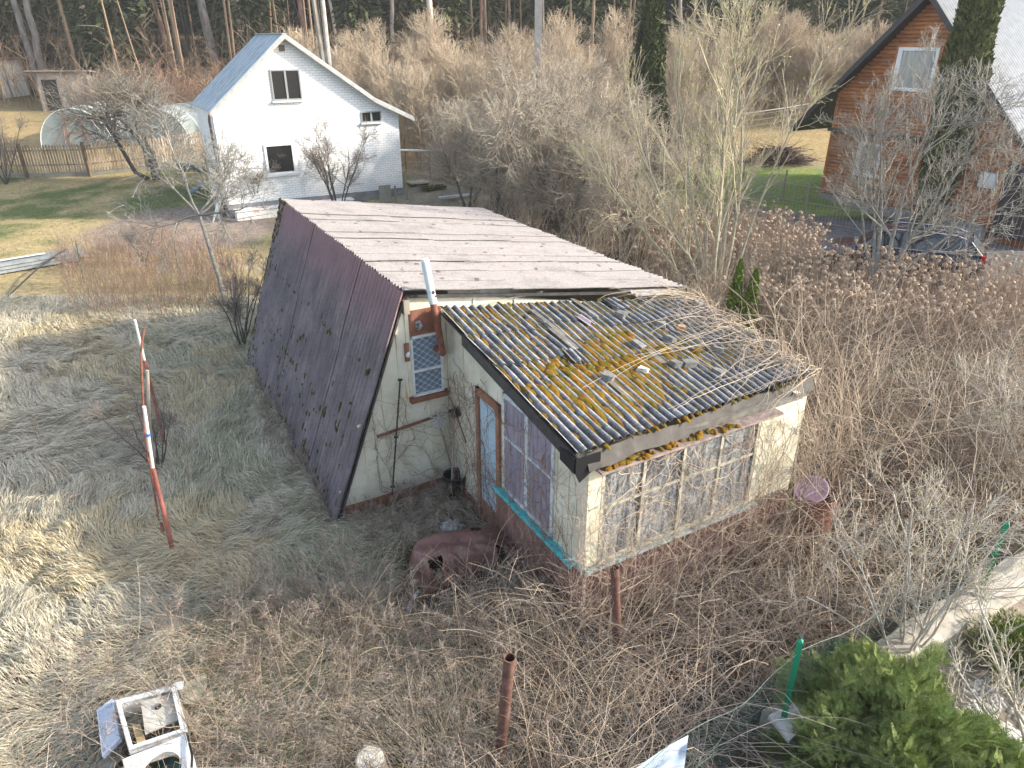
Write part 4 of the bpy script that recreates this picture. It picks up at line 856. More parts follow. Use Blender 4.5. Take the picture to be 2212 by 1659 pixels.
# utility poles
def utility_poles():
    cm = mat('concrete_pole', [(.3, (.30, .28, .26)), (.7, (.42, .40, .38))], 3)
    a = gt(1158, 345); g = MB(); g.box(a + UP * 5, (.34, .26, 10.4)); r = thing('utility_pole', a, 'square pale concrete utility pole with a metal band beside the thick pine trunk', 'utility pole'); g.build('pole', cm, r)
    g = MB(); g.box(a + UP * 7.9, (.37, .29, .08)); g.tube([a + UP * 7.95 + A_([-.2, 0, 0]), a + UP * 7.9 + A_([-.5, -.1, 0])], .02, 5); g.build('metal_band', flat('light_band', (.6, .6, .6), .4, .3), r)
    g = MB(); g.box(a + UP * 9.7 + A_([0, -.16, 0]), (1.6, .1, .12)); g.build('crossarm', GREYW, r)
    b = A_([-12.0, 41.5, float(Hs(-12, 41.5))]); r = thing('utility_pole', b, 'two legged leaning utility pole behind the roof ridge of the white house', 'utility pole')
    t0 = zp(684, -60, 9.4); sc = 41.5 / t0[1]; t0 = A_([0, 0, 7.]) + (t0 - A_([0, 0, 7.])) * sc
    def at(u, v, y): q = ray(u, v); return A_([0, 0, CAMZ]) + q * (y / q[1])
    for (u0, v0, u1, v1) in ((692, -40, 712, 150), (672, -40, 698, 130)):
        g = MB(); p1 = at(u1, v1, 41.); p0 = at(u0, v0, 41.5); dd = (p1 - p0); zg = float(Hs(p1[0], 41)); p1 = p1 + dd * ((p1[2] - zg) / (-dd[2])); g.cyl(p1 - UP * .3, p0, .17, .12, 8); g.build('pole_leg', GREYW if u0 < 680 else mat('grey_pole_wood', [(.3, (.25, .23, .21)), (.7, (.4, .38, .35))], 5), r)
    g = MB(); q = at(700, 140, 40.8); g.box(q, (.5, .12, .2)); g.build('pole_brace', REDP, r)
utility_poles()
def at(u, v, y): q = ray(u, v); return A_([0, 0, CAMZ]) + q * (y / q[1])
g = MB(); a = at(1830, -20, 38); b_ = at(2090, 75, 31.5); mid = [a + (b_ - a) * k / 8 - UP * .5 * math.sin(math.pi * k / 8) for k in range(9)]; pre = [at(1500, -160, 45) + (a - at(1500, -160, 45)) * k / 4 for k in range(4)]
g.tube(pre + mid, .014, 5); tag(g.build('overhead_cable', flat('black_cable', (.02, .02, .02), .5)), 'black cable hanging across the trees to the gable of the log house', 'cable')

# ================================================================== VEGETATION
def in_poly(x, y, poly):
    r = np.zeros(len(x), bool); n = len(poly); j = n - 1
    for i in range(n):
        xi, yi, xj, yj = *poly[i], *poly[j]; c = ((yi > y) != (yj > y)) & (x < (xj - xi) * (y - yi) / (yj - yi + 1e-12) + xi); r ^= c; j = i
    return r
FOOT = [[tuple(p[:2]) for p in (P2 + E2 * .1, P4 + E2 * .1, P5, P6)], [(-.97, 10.3), (.84, 6.98), (4.2, 8.9), (3.3, 12.2)]]
CARC, CARD = A_([12.75, 22.75, 0.]), A_([.857, -.515, 0.]); CARN = A_([.515, .857, 0.])
FOOT.append([tuple((CARC + CARD * a * 2.5 + CARN * b * 1.15)[:2]) for a, b in ((-1, -1), (1, -1), (1, 1), (-1, 1))])
FOOT.append([tuple(gt(u, v)[:2]) for u, v in ((870, 1290), (905, 1180), (1090, 1190), (1085, 1250), (930, 1320))])
FOOT.append([tuple(gt(u, v)[:2]) for u, v in ((270, 1700), (262, 1590), (375, 1560), (400, 1700))])
def free(x, y):
    ok = np.ones(len(x), bool)
    for f in FOOT: ok &= ~in_poly(x, y, f)
    k = (x - KB0[0]) * KN[0] + (y - KB0[1]) * KN[1]; return ok & ~((k > -.12) & (k < .4) & (x > 2.7))
def samp(poly_px, n, rng, keep=None, world=False):
    poly = [tuple(p) for p in poly_px] if world else [tuple(gt(u, v)[:2]) for u, v in poly_px]
    a = A_(poly); lo, hi = a.min(0), a.max(0); out = np.zeros((0, 2))
    while len(out) < n:
        q = rng.uniform(lo, hi, (n * 2, 2)); m = in_poly(q[:, 0], q[:, 1], poly) & free(q[:, 0], q[:, 1])
        if keep is not None: m &= rng.random(len(q)) < keep(q[:, 0], q[:, 1])
        out = np.vstack([out, q[m]])
    out = out[:n]; return np.column_stack([out, H(out[:, 0], out[:, 1])])

# ---- matted dead grass
def make_grass():
    rng = np.random.default_rng(21); N = 300000
    poly = [(-24, 4.3), (1.6, 4.3), (1.4, 9.5), (-1, 10.4), (-2.8, 9.2), (-6.2, 15.5), (-6, 20.2), (-24, 20.2)]
    def keep(x, y):
        left = smooth(1.5, -3.5, x) * .85 + .15; wd = smooth(1200, 0, 0 * x + 1); return left * np.clip(11 / np.hypot(x, y), .35, 1)
    p = samp(poly, N, rng, keep, True); x, y = p[:, 0], p[:, 1]
    # photo frame only: skip blades far outside the view cone
    m = np.abs(x) < .80 * (y * _c + CAMZ * _s) + .5; p = p[m]; x, y = p[:, 0], p[:, 1]; N = len(p)
    ang = 2.6 + 2.2 * (fbm(x, y, .5, 2) - .5) * 2 + 2.8 * (fbm(x, y, 1.15, 7) - .5) + .24 * rng.standard_normal(N)
    d = np.stack([np.cos(ang), np.sin(ang), 0 * ang], 1); L = rng.uniform(.12, .36, N); K = 4
    up = np.abs(.045 * rng.standard_normal(N)) + .03 + .10 * (fbm(x, y, 1.4, 13) - .35).clip(0)
    t = np.linspace(0, 1, K); curl = rng.standard_normal(N) * .12; sd = np.stack([-d[:, 1], d[:, 0], 0 * ang], 1)
    P = p[:, None, :] + d[:, None, :] * (L[:, None] * t)[:, :, None] + sd[:, None, :] * (curl[:, None] * L[:, None] * t ** 2 * 2)[:, :, None]
    P[:, :, 2] += up[:, None] * np.sin(np.pi * np.minimum(t * 1.1, 1) * .9)[None] + .004; P[:, :, 2] = np.maximum(P[:, :, 2], H(P[:, :, 0], P[:, :, 1]) + .006)
    dist = np.hypot(x, y); wd = (.0018 + .00017 * dist)[:, None] * A_([1, 1, .8, .2])[None] * rng.uniform(.7, 1.4, (N, 1))
    sd2 = nrm(sd + UP * .35 * rng.standard_normal((N, 1)))
    g1 = fbm(x, y, .8, 4); near = np.abs((x + 4.2) + .55 * (y - 12)) < 2.6
    cls = np.zeros(N, int); cls[(rng.random(N) < .45) & near & (g1 > .42)] = 1; cls[(rng.random(N) < .75) & (fbm(x, y, .45, 31) > .55) & (x < -3.5)] = 2
    mb = MB()
    for c in range(3):
        m = cls == c
        if m.any(): mb.ribbons(P[m], wd[m], sd2[m], c)
    o = mb.build('dry_grass', [imat('straw_grey', [(.40, .36, .27), (.60, .55, .42), (.49, .445, .335), (.66, .61, .48), (.31, .28, .205), (.53, .49, .385)]), imat('straw_green', [(.22, .24, .13), (.42, .42, .28), (.30, .31, .19)]), imat('straw_gold', [(.46, .38, .23), (.58, .50, .33), (.40, .33, .20)])])
    tag(o, 'matted pale dead grass covering the plot left of the cabin', 'grass', kind='stuff')
    # short grass tufts over the lawns
    N = 26000; p = np.vstack([samp([(-45, 19.5), (-5.5, 19.5), (-8, 27), (-13, 29.5), (-13, 38), (-45, 38)], N, rng, None, True)]); x, y = p[:, 0], p[:, 1]
    a = rng.uniform(0, 6.28, len(p)); d = np.stack([np.cos(a), np.sin(a), np.full(len(p), .5)], 1); w = np.stack([-np.sin(a), np.cos(a), 0 * a], 1)
    P = p[:, None] + d[:, None] * (A_([0, .5, 1.])[None, :, None] * rng.uniform(.05, .13, (len(p), 1, 1))); mb = MB(); gr = smooth(.42, .6, .6 * fbm(x, y, .35, 1) + .4 * fbm(x, y, 1.3, 4) + .22 * smooth(29, 24, y)) > rng.random(len(p))
    for c, m in enumerate((gr, ~gr)): mb.ribbons(P[m], np.full((m.sum(), 3), .012) * A_([1, .8, .2]), w[m], c)
    tag(mb.build('lawn_grass', [imat('lawn_tan', [(.30, .25, .13), (.44, .36, .2)]), imat('lawn_green', [(.09, .12, .04), (.17, .2, .07)])]), 'short patchy green and tan lawn grass at the left', 'grass', kind='stuff')
make_grass()

# ---- stems: dry weeds with feathery tops
WEED = imat('dry_weed_stems', [(.12, .085, .06), (.22, .17, .13), (.40, .33, .25), (.15, .10, .07), (.52, .45, .36), (.2, .15, .11)])
PLUME = imat('dry_weed_plumes', [(.19, .155, .13), (.33, .28, .24), (.25, .20, .17)])
def weeds(mb, p, rng, hmin, hmax, plume=.5, r=.0032, lean=.25, side=26):
    N = len(p); a = rng.uniform(0, 6.28, N); D = np.stack([np.cos(a) * lean * rng.random(N) * 2, np.sin(a) * lean * rng.random(N) * 2, np.ones(N)], 1); L = rng.uniform(hmin, hmax, N)
    P, R = grow(rng, p, D, L, 6, .07, -.03, np.full(N, r), np.full(N, r * .5)); mb.tubes(P, R, 3, 0)
    S, D2, rr, _ = kids(rng, P, R, N * 2, .3, .9, .7); P2_, R2 = grow(rng, S, D2, rng.uniform(.08, .3, len(S)), 3, .1, .05, np.full(len(S), r * .6), np.full(len(S), r * .4)); mb.tubes(P2_, R2, 3, 0)
    k = rng.random(N) < plume; Q = P[k]
    if len(Q):
        M = side; pi = np.repeat(np.arange(len(Q)), M); t = rng.uniform(.72, 1.0, len(pi)) * 5; kk = np.minimum(t.astype(int), 4); f = (t - kk)[:, None]; S = Q[pi, kk] * (1 - f) + Q[pi, kk + 1] * f
        T = nrm(Q[pi, kk + 1] - Q[pi, kk]); q = nrm(np.cross(T, rng.standard_normal((len(pi), 3)))); Dd = nrm(T * .6 + q); Lh = rng.uniform(.05, .13, len(pi)) * (1.25 - (t - 3.6) / 1.6)
        P3, R3 = grow(rng, S, Dd, Lh, 4, .15, -.15, np.full(len(S), .0028), np.full(len(S), .0015)); mb.tubes(P3, R3, 3, 1)
def stuff(mb, name, mats, label, cat): return tag(mb.build(name, mats), label, cat, kind='stuff')
rng = np.random.default_rng(31); mb = MB()
p = samp([(-200, 1900), (-100, 1480), (330, 1400), (620, 1300), (900, 1290), (1130, 1330), (1200, 1500), (1230, 1900)], 1900, rng, lambda x, y: smooth(-6.5, -2.5, x + .5 * (y - 6)) * .9 + .1)
weeds(mb, p, rng, .35, 1.05, .32, .0032, .7, side=16); q = p[rng.random(len(p)) < .2]; weeds(mb, q, rng, .9, 1.6, .1, .0036, 1.1)
p = samp([(330, 1400), (500, 1280), (730, 1180), (960, 1190), (1100, 1300), (900, 1400)], 300, rng); weeds(mb, p, rng, .3, .8, .3)
b = gt(500, 1640); S = b + rng.normal(0, .22, (60, 3)) * A_([1, 1, 0]); P, R_ = grow(rng, S, A_([-1., .45, .75]) + rng.normal(0, .25, (60, 3)), rng.uniform(.8, 1.7, 60), 8, .05, -.05, np.full(60, .004), np.full(60, .002)); mb.tubes(P, R_, 3, 0)
S, D, rr, _ = kids(rng, P, R_, 400, .4, .98, .6); P, R_ = grow(rng, S, D, rng.uniform(.05, .22, 400), 4, .12, .02, np.full(400, .0022), np.full(400, .0014)); mb.tubes(P, R_, 3, 1)
stuff(mb, 'dry_weeds', [WEED, PLUME], 'tangle of dry grey brown weeds with feathery tops along the bottom', 'weeds')
mb = MB(); p = samp([(170, 690), (120, 560), (330, 520), (530, 560), (520, 660), (380, 700)], 1500, rng); weeds(mb, p, rng, .5, 1.25, .12, .006, .35)
stuff(mb, 'dead_stalks', [imat('reddish_stalks', [(.30, .17, .12), (.42, .30, .22), (.36, .22, .16), (.46, .38, .28)]), PLUME], 'reddish tan dead stalks standing in a band between the lawn and the field', 'weeds')
mb = MB(); p = samp([(0, 760), (200, 720), (560, 700), (620, 900), (600, 1250), (250, 1300), (0, 1200)], 160, rng); weeds(mb, p, rng, .3, .9, .1, .004, .35)
p = samp([(540, 780), (620, 930), (735, 1140), (700, 1150), (560, 900)], 260, rng); weeds(mb, p, rng, .15, .5, .2, .004, .5)
p = samp([(740, 1120), (980, 1050), (1200, 1330), (1000, 1230), (800, 1180)], 420, rng); weeds(mb, p, rng, .15, .6, .25, .0034, .6)
stuff(mb, 'sparse_weeds', [WEED, PLUME], 'thin scattered dry stems in the grass and along the cabin walls', 'weeds')

# ---- brambles and creeper canes
CANE = imat('bramble_canes', [(.25, .19, .14), (.48, .40, .31), (.17, .11, .085), (.60, .52, .42), (.36, .29, .22), (.13, .10, .08)])
def canes(mb, p, rng, Lmin, Lmax, r=.0045, rise=.9, K=9, droop=.16, twigs=1.2, m=0):
    N = len(p); a = rng.uniform(0, 6.28, N); D = np.stack([np.cos(a), np.sin(a), rise * rng.uniform(.4, 1.8, N)], 1)
    P, R = grow(rng, p, D, rng.uniform(Lmin, Lmax, N), K, .13, -droop, np.full(N, r) * rng.uniform(.6, 1.3, N), np.full(N, r * .45))
    gz = H(P[:, :, 0], P[:, :, 1]) + .02; low = P[:, :, 2] < gz; P[:, :, 2] = np.where(low, gz + rng.uniform(0, .1, P.shape[:2]), P[:, :, 2])
    ins = ~free(P[:, :, 0].ravel(), P[:, :, 1].ravel()).reshape(P.shape[:2]); bad = ins.any(1) & (P[:, :, 2].max(1) < 2.4); P, R = P[~bad], R[~bad]
    mb.tubes(P, R, 3, m)
    if twigs:
        S, D2, rr, _ = kids(rng, P, R, int(len(P) * twigs), .2, .95, .9); P2_, R2 = grow(rng, S, D2, rng.uniform(.15, .6, len(S)), 4, .15, -.08, np.full(len(S), r * .6), np.full(len(S), r * .35)); mb.tubes(P2_, R2, 3, m)
    return P
mb = MB(); rng = np.random.default_rng(33)
p = samp([(1180, 1900), (1150, 1450), (1230, 1370), (1500, 1290), (1700, 1170), (1840, 1150), (1900, 1380), (1700, 1520), (1560, 1640), (1400, 1900)], 1700, rng); canes(mb, p, rng, .8, 2.5, .0042, 1.15, droop=.15)
p = samp([(1230, 1400), (1240, 1320), (1690, 1120), (1720, 1200), (1450, 1330), (1300, 1450)], 520, rng); canes(mb, p, rng, 1.0, 2.6, .0036, 2.8, droop=.10)
p = samp([(1000, 1400), (1040, 1250), (1160, 1290), (1240, 1400), (1180, 1500)], 330, rng); canes(mb, p, rng, .6, 1.7, .0036, 1.6)
stuff(mb, 'bramble_thicket', [CANE], 'pale arching bramble canes piled in front of the veranda', 'brambles')
mb = MB()
p = samp([(1760, 1120), (1700, 1000), (1700, 800), (1640, 720), (1800, 700), (2350, 760), (2350, 1150), (2180, 1230), (1900, 1230)], 2500, rng); canes(mb, p, rng, .9, 2.6, .0052, 1.5, twigs=1.6)
p = samp([(2050, 1250), (2250, 1150), (2350, 900), (2100, 850), (1900, 1000)], 900, rng); canes(mb, p, rng, 1.2, 3.0, .006, 2.0, twigs=1.6)
stuff(mb, 'scrub_thicket', [imat('scrub_twigs', [(.20, .15, .11), (.40, .33, .25), (.26, .17, .12), (.52, .45, .36), (.32, .26, .19), (.14, .11, .09)])], 'dense grey brown scrub filling the plot to the right of the veranda', 'scrub')
# leaf litter and low moss darkened to stand for shade between the canes
mb = MB(); p = samp([(700, 1900), (1150, 1400), (1250, 1360), (1740, 1120), (1800, 1000), (2300, 1000), (2212, 1230), (1700, 1600), (1500, 1900)], 16000, rng)
N = len(p); a = nrm(rng.standard_normal((N, 3)) * A_([1, 1, .35])); b = nrm(np.cross(a, rng.standard_normal((N, 3)) * A_([.3, .3, 1]))); mb.quads(p + UP * .02 + UP * rng.random((N, 1)) * .05, a * rng.uniform(.015, .035, (N, 1)), b * rng.uniform(.008, .018, (N, 1)))
stuff(mb, 'leaf_litter', [imat('brown_leaves', [(.07, .048, .033), (.16, .11, .08), (.10, .065, .045), (.30, .26, .22)])], 'dark brown fallen leaves on the ground under the brambles', 'leaves')

# ---- dried hydrangea field on the right
def hydrangeas():
    rng = np.random.default_rng(41); mb = MB()
    p = samp([(1390, 560), (1480, 470), (1700, 510), (1840, 570), (2230, 620), (2350, 800), (1900, 760), (1640, 720), (1560, 660), (1400, 640)], 3600, rng)
    p = p[free(p[:, 0], p[:, 1])]; N = len(p)
    a = rng.uniform(0, 6.28, N); D = np.stack([np.cos(a) * .3, np.sin(a) * .3, np.ones(N)], 1); P, R = grow(rng, p, D, rng.uniform(.6, 1.35, N), 5, .10, 0, np.full(N, .006), np.full(N, .004)); mb.tubes(P, R, 3, 0)
    S, D2, rr, _ = kids(rng, P, R, N, .3, .8, .5); P2_, R2 = grow(rng, S, D2, rng.uniform(.2, .5, len(S)), 4, .1, .1, np.full(len(S), .004), np.full(len(S), .003)); mb.tubes(P2_, R2, 3, 0)
    T = P[rng.random(N) < .5][:, -1]; M = 30; c = np.repeat(T, M, 0); o = nrm(rng.standard_normal((len(c), 3))); o[:, 2] = np.abs(o[:, 2]) * .8 - .1; rr = np.repeat(rng.uniform(.035, .095, len(T)), M)[:, None]
    u = nrm(np.cross(o, rng.standard_normal(o.shape))); v = np.cross(o, u); s = rng.uniform(.02, .034, (len(c), 1)); mb.quads(c + o * rr, u * s, v * s, 1)
    stuff(mb, 'hydrangea_field', [imat('hydrangea_stems', [(.24, .17, .12), (.40, .31, .23), (.33, .25, .18), (.44, .37, .29)]), imat('hydrangea_heads', [(.34, .25, .18), (.48, .38, .29), (.42, .32, .24), (.55, .46, .37)])], 'field of dried brown hydrangea stems with round flower heads', 'flowers')
hydrangeas()

# ---- trees one can tell apart
def tree_thing(name, label, cat, base, trunk, rest, mats, group=None, extra=None, sides=8):
    """trunk, rest: lists of (P,R)"""
    root = thing(name, base, label, cat, group); mb = MB()
    for P, R in trunk: mb.tubes(P, R, sides)
    mb.build('trunk', mats[0], root, smooth=True); mb = MB()
    for i, (P, R) in enumerate(rest): mb.tubes(P, R, 4 if i == 0 else 3)
    mb.build('branches', mats[1 if len(mats) > 1 else 0], root, smooth=True)
    if extra is not None: extra(root, rest)
    return root
BARKG = mat('grey_lichen_bark', [(.3, (.11, .11, .10)), (.5, (.21, .21, .19)), (.7, (.33, .33, .30))], 14, bump=.4)
TWG = imat('grey_lichen_twigs', [(.19, .18, .16), (.33, .33, .30), (.24, .22, .19), (.38, .38, .35), (.15, .13, .11)])
BARKP = mat('pale_green_bark', [(.3, (.19, .18, .13)), (.5, (.32, .30, .23)), (.7, (.40, .38, .31))], 9, bump=.2)
TWP = imat('pale_green_twigs', [(.30, .27, .19), (.46, .42, .31), (.36, .31, .22)])
BARKD = mat('black_wet_bark', [(.3, (.03, .03, .028)), (.7, (.11, .10, .09))], 10, bump=.5)
TWD = imat('dull_twigs', [(.15, .13, .115), (.26, .23, .21), (.2, .16, .14), (.32, .30, .27)])
BUD = imat('yellow_green_buds', [(.42, .42, .13), (.55, .55, .22), (.48, .44, .18)])
def buds(root, out, rng, n, s, name='foliage', lng=1.8):
    c, d = tips(out, rng, n); u = nrm(np.cross(d, rng.standard_normal(d.shape))); v = np.cross(d, u); mb = MB()
    mb.quads(c, d * s * lng, u * s); mb.quads(c, d * s * lng, v * s); mb.build(name, BUD, root)
# pussy willow
rg = np.random.default_rng(51); b = gt(1540, 662)
stems = []; D = A_([[-1.1, .1, 1.0], [-.75, -.2, 1.3], [-.4, .3, 1.6], [-.12, -.1, 1.9], [.1, .2, 2.0], [.34, -.2, 1.9], [.72, .3, 1.7], [-.5, .6, 1.5]]); S = b + A_([[-.1, 0, 0], [-.12, .08, 0], [0, .1, 0], [-.02, -.05, 0], [.08, 0, 0], [.14, .05, 0], [.2, .1, 0], [0, .2, 0]])
P, R = grow(rg, S, D, A_([5.2, 6.3, 7.6, 8.2, 8.4, 8.0, 7.4, 6.5]), 12, .05, .05, A_([.055, .06, .06, .07, .065, .06, .05, .05]), np.full(8, .010))
out = [(P, R)]
for (n, lf, an, w, tr, K, rm) in [(110, 2.8, .5, .05, .07, 8, .009), (750, 1.2, .5, .07, .05, 6, .006), (3000, .5, .5, .09, .04, 4, .0045)]:
    S_, D_, r_, rem = kids(rg, out[-1][0], out[-1][1], n, .22 if len(out) == 1 else .1, .98, an); out.append(grow(rg, S_, D_, lf * rg.uniform(.5, 1.1, n) * (.5 + .7 * rem), K, w, tr, np.maximum(r_ * .6, rm), np.full(n, rm * .8)))
tree_thing('pussy_willow', 'tall many stemmed pale willow with catkins just behind the veranda roof', 'tree', b, out[:1], out[1:], [BARKP, TWP], extra=lambda r, o: buds(r, o, rg, 900, .022))
# grey lichen tree in front of the log house
rg = np.random.default_rng(52); b = gt(1882, 640)
D = A_([[.02, .1, 2], [.35, 0, 1.8], [.62, .2, 1.5], [-.25, .1, 1.9], [.9, -.2, 1.3], [-.5, .3, 1.5]]); P, R = grow(rg, b + A_([[0, 0, 0], [.1, 0, 0], [.15, .05, .0], [-.08, 0, 0], [.2, -.1, .3], [-.1, .1, .6]]), D, A_([5.6, 6.0, 5.8, 5.0, 5.0, 4.2]), 11, .09, .05, A_([.085, .07, .065, .06, .045, .04]), np.full(6, .012)); out = [(P, R)]
for (n, lf, an, w, tr, K, rm) in [(80, 2.5, .7, .10, .06, 8, .010), (600, 1.1, .75, .13, .08, 6, .007), (3000, .5, .75, .16, .10, 5, .005), (4500, .22, .75, .16, .10, 3, .004)]:
    S_, D_, r_, rem = kids(rg, out[-1][0], out[-1][1], n, .25 if len(out) == 1 else .15, .98, an); out.append(grow(rg, S_, D_, lf * rg.uniform(.5, 1.1, n) * (.5 + .7 * rem), K, w, tr, np.maximum(r_ * .6, rm), np.full(n, rm * .8)))
tree_thing('lichen_tree', 'bare silver grey lichened tree in front of the orange log house', 'tree', b, out[:1], out[1:], [BARKG, TWG])
# pale shrub at lower right with yellow green buds
def pale_shrub(seed, b, D, Ls, r0, lv, label, name='lilac_shrub', nb=220):
    rg = np.random.default_rng(seed); n0 = len(D); P, R = grow(rg, b + rg.normal(0, .06, (n0, 3)) * A_([1, 1, 0]), A_(D, float), A_(Ls, float), 9, .10, .03, np.full(n0, r0), np.full(n0, r0 * .4)); out = [(P, R)]
    for (n, lf, an, w, tr, K, rm) in lv:
        S_, D_, r_, rem = kids(rg, out[-1][0], out[-1][1], n, .2, .98, an); out.append(grow(rg, S_, D_, lf * rg.uniform(.5, 1.15, n) * (.5 + .7 * rem), K, w, tr, np.maximum(r_ * .6, rm), np.full(n, rm * .75)))
    tree_thing(name, label, 'shrub', b, out[:1], out[1:], [mat('pale_shrub_bark', [(.3, (.33, .31, .27)), (.7, (.52, .50, .45))], 12, bump=.2) if 'pale_shrub_bark' not in bpy.data.materials else bpy.data.materials['pale_shrub_bark'], imat('pale_shrub_twigs', [(.32, .29, .24), (.54, .51, .45), (.42, .38, .31), (.24, .21, .17)])], extra=lambda r, o: buds(r, o, rg, nb, .012, 'foliage', 1.5), sides=6)
pale_shrub(53, gt(1945, 1440), [[-.9, .3, 1.1], [-.5, .5, 1.4], [-.1, .4, 1.6], [.2, .1, 1.6], [.5, .5, 1.4], [.8, .2, 1.2], [.1, .9, 1.2], [-.3, -.2, 1.5], [1.1, .6, 1.3], [-.7, .9, 1.2]], [1.7, 1.9, 2.2, 2.4, 2.3, 2.2, 2.1, 1.7, 2.3, 2.0], .017,
           [(80, .95, .75, .13, .04, 8, .006), (500, .5, .8, .15, .05, 6, .004), (1500, .25, .8, .17, .05, 5, .003)], 'pale many branched shrub with yellow green buds beside the far green fence post')
pale_shrub(54, gt(2230, 1640), [[-.8, .5, .9], [-.4, .7, 1.2], [-1.2, .2, .5], [.2, .6, 1.2], [-.2, 1.1, 1.0], [-1.3, .8, .9]], [1.3, 1.6, 1.3, 1.6, 1.8, 1.5], .022, [(40, .7, .7, .12, .05, 7, .006), (220, .4, .8, .15, .05, 5, .004), (500, .2, .8, .15, .05, 4, .003)], 'thick grey limbed shrub reaching in from the lower right corner', nb=30)
pale_shrub(55, gt(2200, 1060), [[-.9, -.2, 1.0], [-.5, .3, 1.4], [-.2, -.3, 1.5], [.2, .2, 1.6], [-1.2, .4, .8], [-.7, -.6, 1.1], [.5, -.2, 1.4]], [2.6, 2.7, 2.8, 2.8, 2.6, 2.4, 2.6], .016, [(90, 1.2, .7, .11, .03, 8, .006), (600, .55, .8, .14, .04, 6, .004), (1600, .25, .8, .16, .04, 4, .003)], 'bare grey shrub with long curving stems at the right margin above the concrete wall', nb=120)
# bare tree on the left with curved trunk
rg = np.random.default_rng(56); b = gt(488, 662)
tp = A_([[b, b + A_([-.05, 0, .9]), b + A_([-.22, .1, 1.9]), b + A_([-.35, .2, 2.6])]]); P0, R0 = grow(rg, np.repeat(tp[:, 3], 6, 0), A_([[-1.2, .3, 1.0], [-.8, -.5, 1.4], [.4, .5, 1.6], [1.0, .2, .8], [1.2, -.4, .5], [-1.4, .5, .3]]), A_([2.4, 2.6, 1.9, 1.9, 1.8, 1.8]), 8, .2, .02, np.full(6, .036), np.full(6, .012)); out = [(P0, R0)]
for (n, lf, an, w, tr, K, rm) in [(70, 1.5, .8, .15, .02, 8, .010), (500, .8, .8, .16, .03, 6, .007), (2200, .4, .8, .17, .03, 4, .005)]:
    S_, D_, r_, rem = kids(rg, out[-1][0], out[-1][1], n, .2, .98, an); out.append(grow(rg, S_, D_, lf * rg.uniform(.5, 1.15, n) * (.5 + .7 * rem), K, w, tr, np.maximum(r_ * .6, rm), np.full(n, rm * .8)))
tree_thing('fruit_tree', 'small grey bare fruit tree with a slim bent trunk left of the cabin', 'tree', b, [(tp, A_([[.075, .065, .055, .045]]))], out, [BARKG, TWG])
# apple tree at the picket fence: dark leaning trunks
rg = np.random.default_rng(57); b = gt(322, 388)
def px(u, v, dy=0.): return at(u, v, b[1] + dy)
tr = A_([[b, px(262, 350), px(250, 300), px(225, 262), px(195, 235)], [b + A_([.3, 0, 0]), px(322, 340), px(298, 300), px(262, 260), px(240, 228)], [b + A_([.5, 0, 0]), px(330, 330), px(300, 290), px(292, 250), px(300, 215)]])
tr[0, 1] = px(292, 372); R = np.tile(A_([.13, .10, .085, .07, .05]), (3, 1)); out = [(tr, R)]
for (n, lf, an, w, t_, K, rm) in [(50, 3.0, .8, .15, .0, 8, .016), (400, 1.7, .8, .17, .01, 6, .011), (1800, .8, .8, .17, .02, 4, .008)]:
    S_, D_, r_, rem = kids(rg, out[-1][0], out[-1][1], n, .45 if len(out) == 1 else .1, .98, an); out.append(grow(rg, S_, D_, lf * rg.uniform(.5, 1.15, n) * (.6 + .6 * rem), K, w, t_, np.maximum(r_ * .55, rm), np.full(n, rm * .8)))
tree_thing('apple_tree', 'spreading old apple tree with three black leaning trunks at the picket fence', 'tree', b, out[:1], out[1:], [BARKD, imat('apple_twigs', [(.15, .13, .11), (.27, .25, .21), (.20, .17, .13), (.33, .31, .27)])])
# generic bare trees and bushes: prototypes and copies
def proto_bush(seed, name, h, spread, stems, lv, mats, r0=.05, K0=9, wig=.1, label='', cat='shrub', trop=.03):
    rg = np.random.default_rng(seed); out = bare_tree(rg, (0, 0, 0), stems, spread, h, r0, lv, wig=wig, trop=trop, rmin=lv[-1][-1] if len(lv[-1]) > 6 else .009, K0=K0)
    return tree_thing(name, label, cat, (0, 0, 0), out[:1], out[1:], mats, sides=6)
LVA = [(50, .42, .55, .12, .03, 8), (360, .2, .6, .13, .03, 6), (1300, .1, .7, .15, .03, 4, .006)]
pb = proto_bush(61, 'bare_bush', 3.6, .42, 7, LVA, [BARKD, TWD], .04, label='dark bare bush standing against the white house wall right of its lower window')
place(pb, (-7.6, 31.3, .05), 0, 1.0)
b2 = copy_tree(pb); place(b2, tuple(gt(560, 462)), 2.1, .72, label='small bare sapling in front of the left corner of the white house')
b3 = copy_tree(pb); place(b3, tuple(gt(14, 398)), 1.2, .8, label='drooping bare bush before the picket fence at the left margin')
b4 = copy_tree(pb); q = gt(312, 570); place(b4, tuple(q), .4, .42, label='low tangled bush with a brown core on the lawn left of the fruit tree')
b5 = copy_tree(pb); place(b5, tuple(gt(345, 1015)), 4.0, .42, label='low bare bush growing round the feet of the red and white poles')
b6 = copy_tree(pb); place(b6, (-6.75, 16.4, 0), 1.7, .6, label='bare bush climbing the rear edge of the steep dark roof')
po = proto_bush(62, 'orchard_tree', 5.2, .55, 4, [(90, .55, .8, .13, .0, 8), (800, .28, .8, .15, .01, 6), (4200, .14, .8, .17, .02, 4, .007)], [mat('dark_orchard_bark', [(.3, (.07, .065, .06)), (.7, (.2, .19, .17))], 9, bump=.4), imat('orchard_twigs', [(.24, .205, .16), (.42, .375, .305), (.31, .25, .19), (.48, .45, .38)])], .11, label='dark dense bare orchard tree behind the pale roof', cat='tree')
place(po, tuple(gt(1165, 500)), .3)
c = copy_tree(po); place(c, tuple(gt(1010, 455)), 2.2, .8, label='smaller dark orchard tree right of the mesh fence by the white house')
